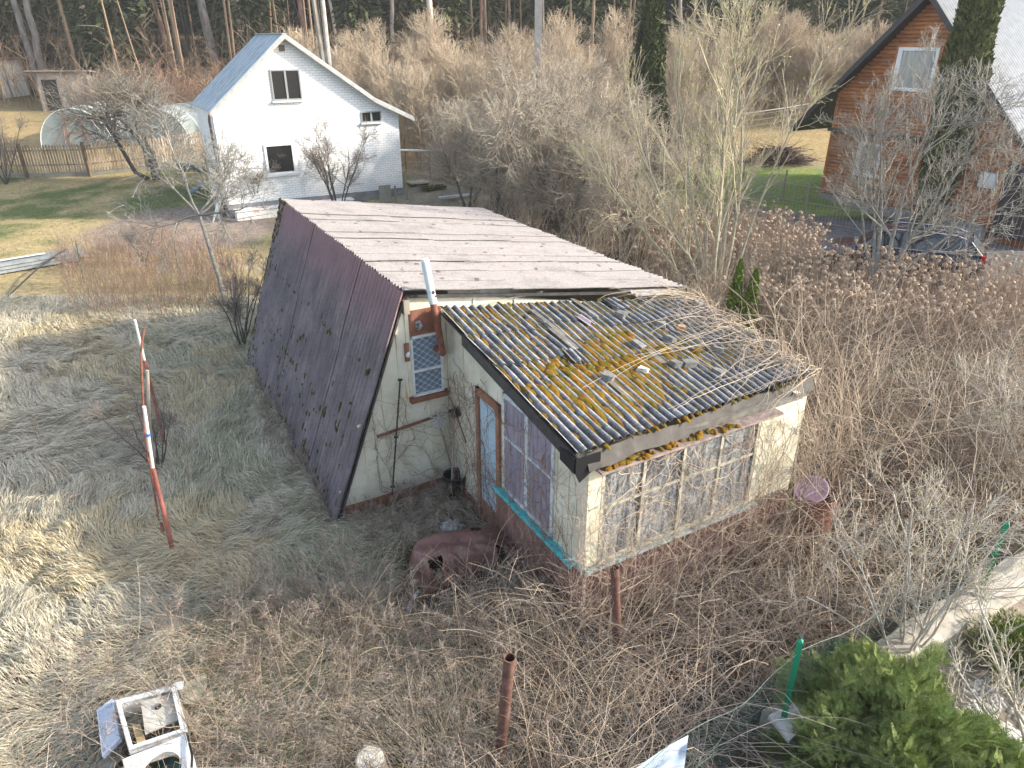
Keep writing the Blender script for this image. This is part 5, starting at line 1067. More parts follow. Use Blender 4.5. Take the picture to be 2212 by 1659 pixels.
c = copy_tree(po); place(c, tuple(gt(1290, 460)), 4.4, 1.0, label='dark bare orchard tree between the pale roof and the tall dark spire')
c = copy_tree(po); place(c, tuple(gt(1500, 405)), 5.4, .8, label='bare orchard tree at the left end of the green lawn')
c = copy_tree(po); place(c, tuple(gt(1230, 530)), 1.1, .8, label='low dark orchard tree touching the far right edge of the pale roof')
c = copy_tree(po); place(c, tuple(gt(1075, 480)), 3.0, .85, label='dark twiggy orchard tree just behind the far right corner of the pale roof')
c = copy_tree(po); place(c, tuple(gt(1340, 560)), 2.6, .75, label='dense low orchard tree left of the pale willow stems')
c = copy_tree(po); place(c, tuple(gt(1150, 400)), .9, 1.05, label='farther orchard tree beneath the concrete pole')
rg = np.random.default_rng(63)
pc = proto_bush(64, 'thicket_tree', 6.2, .30, 6, [(70, .42, .45, .10, .04, 7), (500, .22, .5, .13, .05, 5), (1500, .12, .6, .16, .04, 4, .010)], [mat('tan_thicket_bark', [(.3, (.26, .21, .16)), (.7, (.42, .36, .29))], 8), imat('tan_thicket_twigs', [(.33, .26, .185), (.52, .43, .32), (.40, .30, .21), (.57, .51, .41)])], .05, label='tall bare tan tree in the thicket behind the garden', cat='tree')
GT = 'bare tan trees in the thicket'; pc['group'] = GT; spots = []
for i in range(76):
    u = rg.uniform(850, 1990); y = rg.uniform(38, 53)
    if i < 12: u = rg.uniform(640, 960); y = rg.uniform(42, 54)
    if u > 1480 and y < 48.5: y = rg.uniform(49, 56)
    if 1470 > u > 1300 and y < 43: y += 6
    x = (u - 1106) / 1534 * (y * _c + 5 * _s); spots.append((x, y))
for i, (x, y) in enumerate(spots):
    o = pc if i == 0 else copy_tree(pc); sc = rg.uniform(.55, .92); place(o, (x, y, float(Hs(x, y)) - .05), rg.uniform(0, 6.28), (sc, sc, sc * rg.uniform(.85, 1.15)))
# low mass of undergrowth between them
def undergrowth(name, label, world_poly, n, h, seed, cols, spread=.35, per=26, r=.012, keep=None):
    rng = np.random.default_rng(seed); p = samp(world_poly, n, rng, keep, True); P_, R_ = [], []
    mb = MB(); N = len(p); st = np.repeat(p, 5, 0); a = rng.uniform(0, 6.28, len(st)); hh = np.repeat(h * rng.uniform(.5, 1.15, N), 5) * rng.uniform(.7, 1.1, len(st)); sp = spread * rng.uniform(.3, 1.6, len(st))
    P, R = grow(rng, st, np.stack([np.cos(a) * sp, np.sin(a) * sp, np.ones(len(st))], 1), hh, 6, .09, .02, np.full(len(st), r * 1.3), np.full(len(st), r * .8)); mb.tubes(P, R, 3)
    S, D, rr, rem = kids(rng, P, R, len(st) * per // 5, .1, .98, .6); P, R = grow(rng, S, D, h * .28 * rng.uniform(.4, 1.2, len(S)), 4, .15, .03, np.full(len(S), r * .8), np.full(len(S), r * .55)); mb.tubes(P, R, 3)
    S, D, rr, rem = kids(rng, P, R, len(S) * 1, .1, .98, .6); P, R = grow(rng, S, D, h * .14 * rng.uniform(.4, 1.2, len(S)), 3, .15, .03, np.full(len(S), r * .6), np.full(len(S), r * .5)); mb.tubes(P, R, 3)
    stuff(mb, name, [imat(name + '_twigs', cols)], label, 'undergrowth')
undergrowth('brown_undergrowth', 'low red brown brush at the forest edge behind the greenhouses', [(-29, 49), (-20, 47), (-8, 45), (-8, 53), (-29, 57)], 260, 3.0, 71, [(.26, .15, .10), (.38, .25, .16), (.31, .19, .125), (.42, .33, .23)], r=.013)
undergrowth('tan_undergrowth', 'tan bare brush filling the middle background below the forest', [(-8, 40), (2, 33), (8, 36), (13, 47), (26, 48), (34, 52), (34, 62), (-8, 62)], 640, 2.3, 72, [(.34, .26, .18), (.52, .43, .31), (.42, .32, .225), (.57, .51, .40)], r=.011)
undergrowth('grey_undergrowth', 'grey bare brush behind the pale roof and around the willow', [(-2.5, 24), (1.5, 19), (3.5, 14), (7, 18), (9, 22), (10, 27), (6, 33), (0, 35)], 300, 1.6, 73, [(.27, .22, .165), (.42, .36, .28), (.34, .25, .18), (.46, .41, .33)], r=.007)

# ---- evergreens
def thuja(mb, base, h, prof, rng, n, size, m=0, core=None, droop=.35):
    """columnar crown of many small sprays spread through an outer shell; prof(t)=radius"""
    t = rng.random(n) ** .85; a = rng.uniform(0, 2 * math.pi, n); lump = 1 + .16 * np.sin(3 * a + 9 * t) + .12 * np.sin(7 * a - 13 * t + 2); r = prof(t) * lump * (1 - .30 * rng.random(n) ** 1.6)
    c = np.stack([np.cos(a) * r, np.sin(a) * r, t * h], 1) + np.asarray(base); o = np.stack([np.cos(a), np.sin(a), 0 * a], 1)
    d = nrm(o * .55 + UP * .9 + .45 * rng.standard_normal((n, 3))); w = nrm(np.cross(d, o + .7 * rng.standard_normal((n, 3)))); s = size * rng.uniform(.55, 1.3, (n, 1))
    mb.quads(c, d * s * 1.5, w * s * .55, m)
GRN_D = imat('dark_thuja', [(.03, .045, .016), (.075, .095, .035), (.05, .065, .022), (.12, .125, .05)]); GRN_M = imat('olive_thuja', [(.045, .065, .025), (.11, .13, .045), (.16, .165, .06), (.08, .10, .035)])
def thuja_thing(name, label, cat, base, h, prof, n, size, m, seed, group=None):
    rg = np.random.default_rng(seed); root = thing(name, base, label, cat, group); mb = MB(); thuja(mb, base, h, prof, rg, n, size); mb.build('crown', m, root)
    mb = MB(); b = np.asarray(base, float); rr = float(prof(A_([.3]))[0]); mb.cyl(b - UP * .2, b + UP * h * .93, rr * .22, .015, 7); mb.build('trunk', mat('thuja_trunk', [(.3, (.03, .025, .02)), (.7, (.08, .06, .04))], 8) if 'thuja_trunk' not in bpy.data.materials else bpy.data.materials['thuja_trunk'], root); return root
b = A_([6.1, 34.6, .45]); thuja_thing('spire_thuja', 'tall dark green spire shaped thuja rising behind the willow', 'evergreen tree', b, 8.9, lambda t: 1.25 * np.clip(1.0 - t, 0, 1) ** .62 * (.72 + .28 * smooth(0, .35, t)), 19000, .085, GRN_D, 81)
b = A_([16.55, 28.3, 0.]); thuja_thing('column_thuja', 'huge dark columnar thuja standing against the orange log house', 'evergreen tree', b, 10.5, lambda t: .84 * (.55 + .45 * smooth(0, .45, t)) * np.clip(1.15 - t, 0, 1) ** .3 * .98, 22000, .085, GRN_M, 82)
FRESH = imat('fresh_green_thuja', [(.05, .09, .012), (.12, .19, .025), (.17, .25, .035), (.08, .13, .02)])
thuja_thing('young_thuja', 'left and taller one of two young bright green thujas at the veranda roof edge', 'evergreen', gt(1578, 715), 1.95, lambda t: .26 * np.clip(1 - t, 0, 1) ** .7, 3200, .035, FRESH, 83)
thuja_thing('young_thuja', 'right and shorter one of two young bright green thujas at the veranda roof edge', 'evergreen', gt(1612, 722), 1.75, lambda t: .25 * np.clip(1 - t, 0, 1) ** .6, 3000, .035, FRESH, 84)
# foreground thujas with modelled fronds
def fronds(mb, C, D, rng, L, nl=7, m=0):
    """flat feathery sprays: stem with paired leaflets"""
    N = len(C); D = nrm(D); W_ = nrm(np.cross(D, rng.standard_normal((N, 3)))); cc, aa, bb = [], [], []
    for k in range(nl):
        t = (k + .5) / nl
        for sg in (-1, 1):
            ln = L * .42 * (1 - t * .75) ; c = C + D * (L * t)[:, None]; d = nrm(D * .8 + W_ * sg * .8); cc.append(c + d * (ln * .5)[:, None]); aa.append(d * (ln * .5)[:, None]); bb.append(nrm(np.cross(d, np.cross(D, W_))) * (ln * .10 + .0012)[:, None])
    cc.append(C + D * (L * .5)[:, None]); aa.append(D * (L * .5)[:, None]); bb.append(W_ * .0022)
    mb.quads(np.vstack(cc), np.vstack(aa), np.vstack(bb), m)
def feathery(name, label, c, r, h, n, seed, m, L=.09):
    rg = np.random.default_rng(seed); root = thing(name, c, label, 'evergreen'); c = np.asarray(c, float); d = nrm(rg.standard_normal((n, 3))); d[:, 2] = np.abs(d[:, 2])
    lump = 1 + .18 * np.sin(5 * np.arctan2(d[:, 1], d[:, 0]) + 6 * d[:, 2]) + .13 * np.sin(9 * d[:, 0] + 7 * d[:, 1] + 3)
    p = c + d * A_([r, r, h]) * (lump * (1 - .35 * rg.random(n) ** 1.5))[:, None]; mb = MB()
    fronds(mb, p, nrm(d * .8 + UP * .5 + .45 * rg.standard_normal((n, 3))), rg, rg.uniform(.6, 1.3, n) * L); mb.build('crown', m, root)
    mb = MB(); S = np.tile(c, (40, 1)); P, R = grow(rg, S, nrm(rg.standard_normal((40, 3)) * A_([1, 1, .4]) + UP * .8), np.full(40, r * 1.0), 5, .1, .02, np.full(40, .015), np.full(40, .005)); mb.tubes(P, R, 4); mb.build('trunk', bpy.data.materials['thuja_trunk'], root)
FGT = imat('foreground_thuja', [(.11, .155, .05), (.22, .29, .08), (.30, .35, .12), (.16, .23, .07), (.33, .33, .15)])
feathery('garden_thuja', 'large bushy green thuja filling the bottom right foreground beside the near fence post', gt(1885, 1640) * A_([1, 1, 0]) + A_([-.03, -.1, 0]),   .92, 1.2, 11500, 85, FGT, .15)
feathery('garden_thuja', 'low spreading thuja at the bottom edge below the large bushy one', gt(2110, 1780) * A_([1, 1, 0]), .75, .75, 8000, 86, FGT, .12)
feathery('garden_thuja', 'rounded bright green thuja at the right margin above the concrete wall end', gt(2200, 1440) * A_([1, 1, 0]), .55, .62, 4200, 87, imat('bright_moss_thuja', [(.06, .10, .015), (.13, .19, .03), (.19, .24, .04)]), .06)
feathery('garden_thuja', 'low green thuja at the bottom edge left of the large bushy one', gt(1690, 1790) * A_([1, 1, 0]) + A_([.25, .1, 0]), .42, .5, 2400, 88, FGT, .07)
feathery('pine_seedling', 'small blue green pine shoot poking up behind the large bushy thuja', gt(1795, 1500) * A_([1, 1, 0]) + UP * .35, .20, .4, 500, 89, imat('blue_green_pine', [(.05, .10, .05), (.11, .17, .09)]), .09)

# ---- forest
def forest():
    rng = np.random.default_rng(91); mb = MB(); n = 0
    xs = []
    for i in range(78):
        y = rng.uniform(57, 80); x = rng.uniform(-.78, .80) * y * 1.0
        if 22 < x < 34 and y < 62: continue
        xs.append((x, y))
    for x, y in xs:
        z0 = float(Hs(x, y)); h = rng.uniform(11, 19); R = rng.uniform(2., 3.2); N = 1500; low = rng.uniform(.02, .28)
        t = low + (1 - low) * rng.random(N) ** 1.15; a = rng.uniform(0, 6.28, N); whorl = np.sin(t * h * 4.2 + rng.random() * 6) * .16 + 1; r = R * (1 - t) ** .8 * whorl * np.sqrt(rng.random(N)) * (1 + .25 * np.sin(5 * a + 7 * t))
        c = np.stack([x + np.cos(a) * r, y + np.sin(a) * r, z0 + t * h - r * .22], 1); o = np.stack([np.cos(a), np.sin(a), 0 * a - .35], 1); d = nrm(o + .35 * rng.standard_normal((N, 3))); w = nrm(np.cross(d, UP + .5 * rng.standard_normal((N, 3)))); s = rng.uniform(.12, .34, (N, 1)); mb.quads(c, d * s * 1.5, w * s * .5, int(rng.random() < .35))
        mb.cyl((x, y, z0 - .5), (x, y, z0 + h * .9), .16, .03, 5, 2)
    for i in range(130):                                      # slim trunks and bare saplings inside the wood
        y = rng.uniform(54, 76); x = rng.uniform(-.78, .8) * y; z0 = float(Hs(x, y)); mb.cyl((x, y, z0 - .5), (x + rng.normal() * .5, y, z0 + rng.uniform(7, 15)), rng.uniform(.06, .16), .04, 5, 3)
    p = np.column_stack([rng.uniform(-48, 48, 900), rng.uniform(53, 66, 900)]); p = np.column_stack([p, Hs(p[:, 0], p[:, 1])]); a = rng.uniform(0, 6.28, 900)
    P, R = grow(rng, p, np.stack([np.cos(a) * .3, np.sin(a) * .3, np.ones(900)], 1), rng.uniform(2, 6, 900), 6, .1, .02, np.full(900, .035), np.full(900, .015)); mb.tubes(P, R, 3, 3)
    S, D, rr, rem = kids(rng, P, R, 7000, .2, .98, .7); P, R = grow(rng, S, D, rng.uniform(.5, 1.8, 7000), 4, .15, .02, np.full(7000, .016), np.full(7000, .012)); mb.tubes(P, R, 3, 3)
    o = mb.build('forest', [imat('spruce_dark', [(.022, .032, .016), (.055, .075, .032), (.09, .105, .045)]), imat('spruce_light', [(.06, .075, .03), (.14, .15, .06), (.10, .11, .045)]), flat('spruce_trunk', (.07, .05, .04), .9), imat('wood_saplings', [(.16, .11, .07), (.30, .22, .15), (.22, .15, .10)])]); tag(o, 'dark spruce forest with bare saplings along the whole top of the picture', 'forest', kind='stuff')
    mb = MB()                                                 # the wood goes on behind as one dark mass of crowns
    N = 60000; x = rng.uniform(-110, 110, N); y = rng.uniform(82, 104, N); z = Hs(x, y) + rng.random(N) ** .8 * (13 + 5 * vn(x, y, .12, 5)); c = np.stack([x, y, z], 1); d = nrm(rng.standard_normal((N, 3)) + A_([0, 0, -.4])); w = nrm(np.cross(d, rng.standard_normal((N, 3)))); s = rng.uniform(.35, .9, (N, 1)); mb.quads(c, d * s * 1.3, w * s * .6)
    tag(mb.build('far_forest', [bpy.data.materials['spruce_dark']]), 'darker mass of the forest farther back', 'forest', kind='stuff')
forest()
PB1 = mat('grey_pine_bark', [(.3, (.16, .14, .13)), (.5, (.28, .25, .23)), (.75, (.38, .35, .32))], 5, stretch=(1, 1, .25), bump=.5, bdist=.03)
PB2 = mat('pinkish_pine_bark', [(.3, (.34, .24, .19)), (.5, (.54, .43, .36)), (.75, (.62, .55, .48))], 5, stretch=(1, 1, .25), bump=.5, bdist=.03)  # pinkish bark, brightened: sunlight on these trunks is put into the colour
PB3 = mat('orange_pine_bark', [(.3, (.30, .15, .10)), (.5, (.44, .25, .18)), (.75, (.50, .40, .33))], 4, stretch=(1, 1, .3), bump=.4, bdist=.03)
def pines():
    rg = np.random.default_rng(95)
    L = [(28, 88, 205, 16, 0, 'outermost grey pine trunk at the top left corner'), (58, 100, 205, 18, 0, 'thick grey pine trunk second from the top left corner'), (172, 226, 190, 14, 1, 'pale pinkish pine trunk above the left greenhouse'), (332, 380, 180, 13, 2, 'reddish pine trunk above the right greenhouse'),
         (366, 392, 170, 9, 0, 'thin grey pine trunk just right of the reddish one'), (434, 476, 185, 22, 0, 'thick dark grey pine trunk left of the white house roof'), (508, 556, 185, 17, 1, 'pale pine trunk rising just behind the blue roof edge'), (644, 672, 165, 12, 2, 'orange pine trunk over the ridge of the white house'),
         (712, 748, 190, 8, 1, 'slim pale pine trunk right of the two legged utility pole'), (760, 780, 190, 11, 2, 'orange pine trunk over the right slope of the white house roof'), (926, 943, 225, 17, 1, 'tall pale pine trunk with broken branch stubs in the thicket'), (1166, 1170, 215, 21, 0, 'thickest pine trunk directly right of the concrete pole'),
         (1264, 1268, 180, 11, 2, 'brownish pine trunk deep in the forest right of the concrete pole'), (1297, 1300, 180, 9, 0, 'thin dark pine trunk right of the brownish one'), (1932, 1935, 150, 10, 0, 'grey pine trunk behind the left eaves of the log house'), (992, 997, 200, 5, 1, 'very thin bleached pine trunk in the thicket'),
         (846, 852, 185, 11, 1, 'pale pine trunk midway between the white house gable and the tall trunk with stubs'), (1040, 1044, 182, 10, 2, 'reddish pine trunk left of the concrete pole'), (1100, 1102, 178, 8, 1, 'slim pale pine trunk just left of the concrete pole'), (1470, 1468, 175, 10, 1, 'pale pine trunk behind the crown of the willow')]
    for u0, u1, v1, w, k, lb in L:
        b = gt(u1, v1); b = b if b[1] > 46 or u1 > 1500 else gt(u1, v1 - 12); r = w / 1534 * (b[1] * _c) / 2 * .95; t0 = at(u0, 0, b[1] + .5); d = (t0 - b) / (t0[2] - b[2]); H_ = 17.; root = thing('pine_tree', b, lb, 'pine tree', 'pine trunks at the forest edge')
        n = 12; path = [b - UP * .3] + [b + d * H_ * i / n + A_([rg.normal(), rg.normal(), 0]) * .05 for i in range(1, n + 1)]; mb = MB(); mb.tube(path, [r * 1.15] + [r * (1 - .55 * i / n) for i in range(1, n + 1)], 10); mb.build('trunk', (PB1, PB2, PB3)[k], root, smooth=True)
        m = 12; zz = rg.uniform(.15, .6, m); S = b + d * (H_ * zz)[:, None]; a = rg.uniform(0, 6.28, m); P, R = grow(rg, S, np.stack([np.cos(a), np.sin(a), rg.uniform(-.3, .3, m)], 1), rg.uniform(.3, 1.6, m), 4, .12, -.03, np.full(m, .03), np.full(m, .012)); mb = MB(); mb.tubes(P, R, 4); mb.build('dead_branches', TWD, root)
        N = 900; q = nrm(rg.standard_normal((N, 3))) * rg.random((N, 1)) ** .4 * A_([2.2, 2.2, 2.6]); c = b + d * (H_ * .93) + q; dd = nrm(rg.standard_normal((N, 3))); ww = nrm(np.cross(dd, rg.standard_normal((N, 3)))); s = rg.uniform(.1, .22, (N, 1)); mb = MB(); mb.quads(c, dd * s * 1.4, ww * s * .5); mb.build('crown', bpy.data.materials['spruce_light'], root)
    b = gt(290, 185); root = thing('broken_snag', b, 'short pale broken tree stump with two splintered prongs behind the apple tree', 'dead tree'); mb = MB(); mb.tube([b, at(284, 150, b[1]), at(277, 128, b[1])], [.16, .14, .10], 8); mb.build('trunk', PB2, root)
    for uu, vv in ((262, 112), (276, 104)):
        mb = MB(); mb.tube([at(280, 135, b[1]), at(uu, vv, b[1])], [.08, .012], 5); mb.build('splinter', PB2, root)
pines()

# ================================================================== CREEPERS ON THE VERANDA
VINE = imat('creeper_stems', [(.20, .11, .08), (.34, .22, .16), (.15, .10, .08), (.44, .35, .27), (.28, .16, .12)]); VINEP = imat('pale_creeper_stems', [(.40, .33, .25), (.55, .48, .38), (.30, .22, .17), (.48, .40, .31)])
def wall_vines(name, label, F, smax, n, seed, mats, zlo, zhi, s0=0., up=True):
    rng = np.random.default_rng(seed); K = 16; Ps = []; mb = MB()
    for i in range(n):
        s = s0 + (smax - s0) * rng.random(); hang = rng.random() < .3; z = rng.uniform(zhi - .3, zhi) if hang else rng.uniform(-.1, .9) ; L = rng.uniform(.7, 2.4); a = rng.uniform(-.9, .9) + (math.pi if hang else 0); o = rng.uniform(.03, .16); P = []
        for k in range(K):
            P.append(F(s, z, max(.02, o))); a += rng.normal() * .30 - (.05 * math.sin(a) if not hang else 0); s += math.sin(a) * L / K; z += math.cos(a) * L / K; o += rng.normal() * .02; s = min(max(s, s0 - .1), smax + .1)
            if z > zhi: z = zhi; a += 1.2; o += .03
            if z < .02: z = .02
        Ps.append(P)
    P = A_(Ps); R = np.linspace(1, .45, K)[None] * rng.uniform(.0028, .0062, (n, 1)); mb.tubes(P, R, 4)
    S, D, rr, _ = kids(rng, P, R, n * 6, .1, .98, .9); P2_, R2 = grow(rng, S, D, rng.uniform(.08, .45, len(S)), 5, .25, -.05, np.full(len(S), .0028), np.full(len(S), .0018)); mb.tubes(P2_, R2, 3)
    return tag(mb.build(name, mats, smooth=True), label, 'creeper')
wall_vines('creeper_vine', 'pale bare creeper stems tangled over the front windows of the veranda', FRT, 3.9, 190, 101, VINEP, 0, 2.45)
wall_vines('creeper_vine', 'dark reddish creeper stems hanging over the violet windows and door side of the veranda', FL, 3.75, 120, 102, VINE, 0, 2.55, .1)
wall_vines('creeper_vine', 'thin dark creeper stems on the cream gable wall beneath the lattice window', FG, 2.1, 16, 103, VINE, 0, 2.0, .9)
def roof_vines():
    rng = np.random.default_rng(104); S, n, wd, ln = SFv; K = 14; mb = MB(); N = 120; s = 1.06 - rng.random(N) * .12; t = rng.random(N) * 1.05; a = math.pi + rng.normal(0, .6, N); L = rng.uniform(.25, 1.0, N) ** 1.3 * 1.6; o = np.zeros((N, K)); P = np.empty((N, K, 3))
    h = rng.uniform(.05, .22, N)
    for k in range(K):
        P[:, k] = S(s, t) + n * (.05 + h * np.sin(math.pi * (k + 1) / (K + 2)))[:, None]; s = s + np.cos(a) * L / K / wd * 1.5; t = t + np.sin(a) * L / K / ln * 1.5; a = a + rng.normal(0, .16, N)
    R = np.linspace(1, .4, K)[None] * rng.uniform(.003, .007, (N, 1)); mb.tubes(P, R, 4)
    S2, D, rr, _ = kids(rng, P, R, N * 3, .1, .98, .7); P2_, R2 = grow(rng, S2, D, rng.uniform(.1, .5, len(S2)), 5, .2, .0, np.full(len(S2), .003), np.full(len(S2), .002)); mb.tubes(P2_, R2, 3)
    # a few long pale shoots crossing the moss
    Q = []
    for (u0, v0, um, vm, u1, v1) in [(1640, 700, 1480, 735, 1255, 845), (1640, 705, 1450, 745, 1305, 838), (1680, 790, 1560, 830, 1445, 893), (1680, 800, 1500, 870, 1452, 897), (1620, 720, 1500, 770, 1395, 778), (1600, 752, 1480, 762, 1370, 775)]:
        A0, Am, A1 = onroof(u0, v0, .12), onroof(um, vm, .14), onroof(u1, v1, .07); tt = np.linspace(0, 1, 12)[:, None]; Q.append(A0 * (1 - tt) ** 2 + 2 * Am * tt * (1 - tt) + A1 * tt ** 2 + rng.normal(0, .008, (12, 3)))
    Q = A_(Q); mb.tubes(Q, np.full(Q.shape[:2], .006) * np.linspace(1, .5, 12), 4)
    tag(mb.build('creeper_vine', VINEP, smooth=True), 'grey brown creeper spreading over the right half of the mossy roof', 'creeper')
roof_vines()
mb = MB(); rng = np.random.default_rng(105)                     # shoots arching over from beyond the far roof corner
b = A_([5.1, 10.1, 0.]); S = b + rng.normal(0, .45, (110, 3)) * A_([1, 1.7, 0]); P, R = grow(rng, S, A_([-.22, -.1, 1.]) + rng.normal(0, .26, (110, 3)), rng.uniform(2.4, 4.0, 110), 11, .07, -.07, np.full(110, .010), np.full(110, .003)); mb.tubes(P, R, 4)
S, D, rr, _ = kids(rng, P, R, 900, .3, .98, .6); P, R = grow(rng, S, D, rng.uniform(.2, .9, 900), 5, .12, -.04, np.full(900, .004), np.full(900, .0025)); mb.tubes(P, R, 3)
tag(mb.build('overgrown_bush', VINEP, smooth=True), 'tall arching bare bush crowding the far right corner of the veranda roof', 'bush')

# ================================================================== LOOSE OBJECTS
# things leaning on the cabin
g = MB(); g.cyl(FG(1.27, 2.25, .10), FG(.86, .05, .32), .014, n=8); 
for f_ in (.0, .42, .8): q = FG(1.27, 2.25, .10) * (1 - f_) + FG(.86, .05, .32) * f_; g.box(q, (.07, .03, .025))
tag(g.build('iron_bar', flat('dark_iron', (.05, .04, .04), .6, .4)), 'long dark iron bar leaning against the cream gable wall', 'bar')
root = thing('wall_rail', FG(.85, 1.30, .05), 'rusty horizontal rail with wire loops hanging on the cream gable wall', 'rail'); g = MB(); g.ob(FG(.83, 1.32, .04), FG(1.93, 1.42, .04) - FG(.83, 1.32, .04), UP * .035, FG(0, 0, .03) - FG(0, 0, 0)); g.build('bar', RUST, root)
rg = np.random.default_rng(9)
for i in range(4):
    g = MB(); c = FG(.95 + i * .2, 1.30 + i * .02, .08); th = np.linspace(0, 6.28, 14); g.tube([c + E2 * .08 * math.cos(a) + UP * .035 * math.sin(a) - E1 * .05 * math.sin(a + 1) for a in th], .0035, 4); g.build('wire_loop', VINE, root)
def mop(p0, p1, label, headm, hr, name='mop'):
    r = thing(name, p0, label, name); g = MB(); g.cyl(p0, p1, .014, .013, 8); g.build('handle', GREYW, r); g = MB(); rng = np.random.default_rng(4); d = nrm(p1 - p0); N = 170; S = np.tile(p1, (N, 1)); D = nrm(rng.standard_normal((N, 3)) + d * .3); P, R = grow(rng, S, D, np.full(N, hr) * rng.uniform(.6, 1.1, N), 6, .2, -.25, np.full(N, .007), np.full(N, .005)); g.tubes(P, R, 4); g.build('head', headm, r)
mop(FG(2.02, .35, .30), FG(1.86, 1.40, .12), 'stringy grey white mop standing head up against the gable wall', imat('mop_strings', [(.35, .35, .33), (.6, .6, .57), (.45, .43, .38)]), .17)
mop(FL(.42, .25, .28), FL(.25, 1.62, .08), 'black bristled broom standing head up in the corner by the veranda door', flat('black_bristles', (.015, .015, .017), .7), .12, 'broom')
g = MB(); g.cyl(FL(.02, 1.78, .05), FL(.72, 1.30, .12), .012, n=7); tag(g.build('rusty_rod', RUST), 'short rusty rod slanting across the inner corner above the broom', 'rod')
def bucket():
    c = FG(1.98, .0, .42); r = thing('bucket', c, 'black plastic bucket in the corner between gable wall and veranda', 'bucket'); c = c + UP * .03; n = 28; a = np.linspace(0, 2 * math.pi, n, endpoint=False); prof = [(.14, 0), (.185, .42), (.20, .42), (.20, .45), (.18, .45), (.175, .42), (.13, .02)]
    V = [c + A_([math.cos(t) * q, math.sin(t) * q, z]) for q, z in prof for t in a]; f = [(i * n + j, i * n + (j + 1) % n, (i + 1) * n + (j + 1) % n, (i + 1) * n + j) for i in range(len(prof) - 1) for j in range(n)] + [tuple(range((len(prof) - 1) * n, len(prof) * n))]
    g = MB(); g.add(V, f); g.build('tub', flat('black_plastic', (.012, .014, .016), .35), r, smooth=True); g = MB(); g.tube([c + A_([math.cos(t) * .2, math.sin(t) * .17, .44 + .02 * math.sin(t * 3)]) for t in np.linspace(.3, 3.3, 12)], .005, 5); g.build('handle', flat('bucket_wire', (.3, .3, .3), .4, .6), r)
bucket()
g = MB(); rg = np.random.default_rng(14); c = gt(978, 1158) + UP * .02; V = []; n1, n2 = 22, 12
for i in range(n2):
    e = -.5 + (math.pi / 2 + .5) * i / (n2 - 1)
    for j in range(n1): a = 2 * math.pi * j / n1; k = 1 + .16 * math.sin(5 * a + 3 * e) + .12 * math.sin(9 * a - 4 * e) + rg.uniform(-.07, .07); V.append(c + A_([math.cos(a) * math.cos(e) * .17 * k, math.sin(a) * math.cos(e) * .14 * k, .10 + math.sin(e) * .13 * k]))
g.add(V, [(i * n1 + j, i * n1 + (j + 1) % n1, (i + 1) * n1 + (j + 1) % n1, (i + 1) * n1 + j) for i in range(n2 - 1) for j in range(n1)] + [tuple(range((n2 - 1) * n1, n2 * n1))]); tag(g.build('plastic_bag', mat('dirty_white_plastic', [(.3, (.25, .26, .26)), (.6, (.58, .60, .60))], 12, rough=.35, bump=.3)), 'crumpled dirty white plastic bag on the ground near the bucket', 'bag')
# torn brown cover over an old couch
def couch():
    rg = np.random.default_rng(15); a = gt(905, 1275); b_ = gt(1120, 1200); a[2] = b_[2] = 0; d = nrm(b_ - a); n = A_([-d[1], d[0], 0]); L = 1.65; Wd = .72
    r = thing('covered_couch', a, 'old couch under a torn shiny brown cover lying among the brambles', 'couch'); NX, NY = 60, 34; V = []
    for i in range(NX + 1):
        for j in range(NY + 1):
            s = i / NX; t = j / NY; ex = min(s, 1 - s) * L / .10; ey = min(t, 1 - t) * Wd / .10; e = 1 - math.exp(-(min(ex, 1.6) * min(ey, 1.6)) ** .9 * 2.2)
            h = .36 * (1 - .45 * smooth(.62, .95, s)) + .09 * math.sin(2.6 * s + 1) - .05 * math.exp(-((s - .5) / .2) ** 2 - ((t - .5) / .3) ** 2); fold = .022 * math.sin(38 * s + 5 * math.sin(6 * t)) * smooth(.65, .0, t) + .02 * math.sin(14 * t + 9 * s) + .012 * rg.standard_normal() * .4
            V.append(a + d * (s * L + .03 * math.sin(9 * t)) + n * ((t - .3) * Wd + .05 * math.sin(5 * s)) + UP * (.06 + max(0, h * e) + fold * e))
    f = []
    for i in range(NX):
        for j in range(NY):
            s = i / NX; t = j / NY; hole = ((s - .13) / .07) ** 2 + ((t - .13) / .12) ** 2 < 1 or ((s - .62) / .05) ** 2 + ((t - .80) / .08) ** 2 < 1 or ((s - .34) / .02) ** 2 + ((t - .5) / .03) ** 2 < 1 or (s > .68 and t < .35 and math.sin(20 * s + 9 * t) > .2)
            if not hole: x = i * (NY + 1) + j; f.append((x, x + NY + 1, x + NY + 2, x + 1))
    g = MB(); g.add(V, f); g.build('torn_cover', mat('brown_oilcloth', [(.3, (.13, .065, .055)), (.55, (.22, .11, .09)), (.8, (.26, .10, .05))], 5, rough=.45, bump=.2, spec=.5), r, smooth=True)
    g = MB(); g.ob(a + d * .06 - n * .14 + UP * .02, d * 1.5, n * .6, UP * .2); g.build('couch_body', mat('mouldy_foam', [(.3, (.03, .03, .02)), (.6, (.10, .09, .05)), (.8, (.35, .35, .33))], 9), r)
    for q in (.1, 1.45):
        g = MB(); g.ob(a + d * q - n * .12 - UP * .05, d * .05, n * .05, UP * .16); g.build('leg', GREYW, r)
couch()
g = MB(); g.ob(gt(935, 1362) + UP * .05, gt(1072, 1308) + UP * .12 - gt(935, 1362), A_([.02, -.09, 0]), UP * .03); tag(g.build('plank', mat('mossy_plank', [(.3, (.13, .11, .06)), (.7, (.28, .23, .13))], 7, bump=.2)), 'yellowish plank lying in the brambles below the covered couch', 'plank')
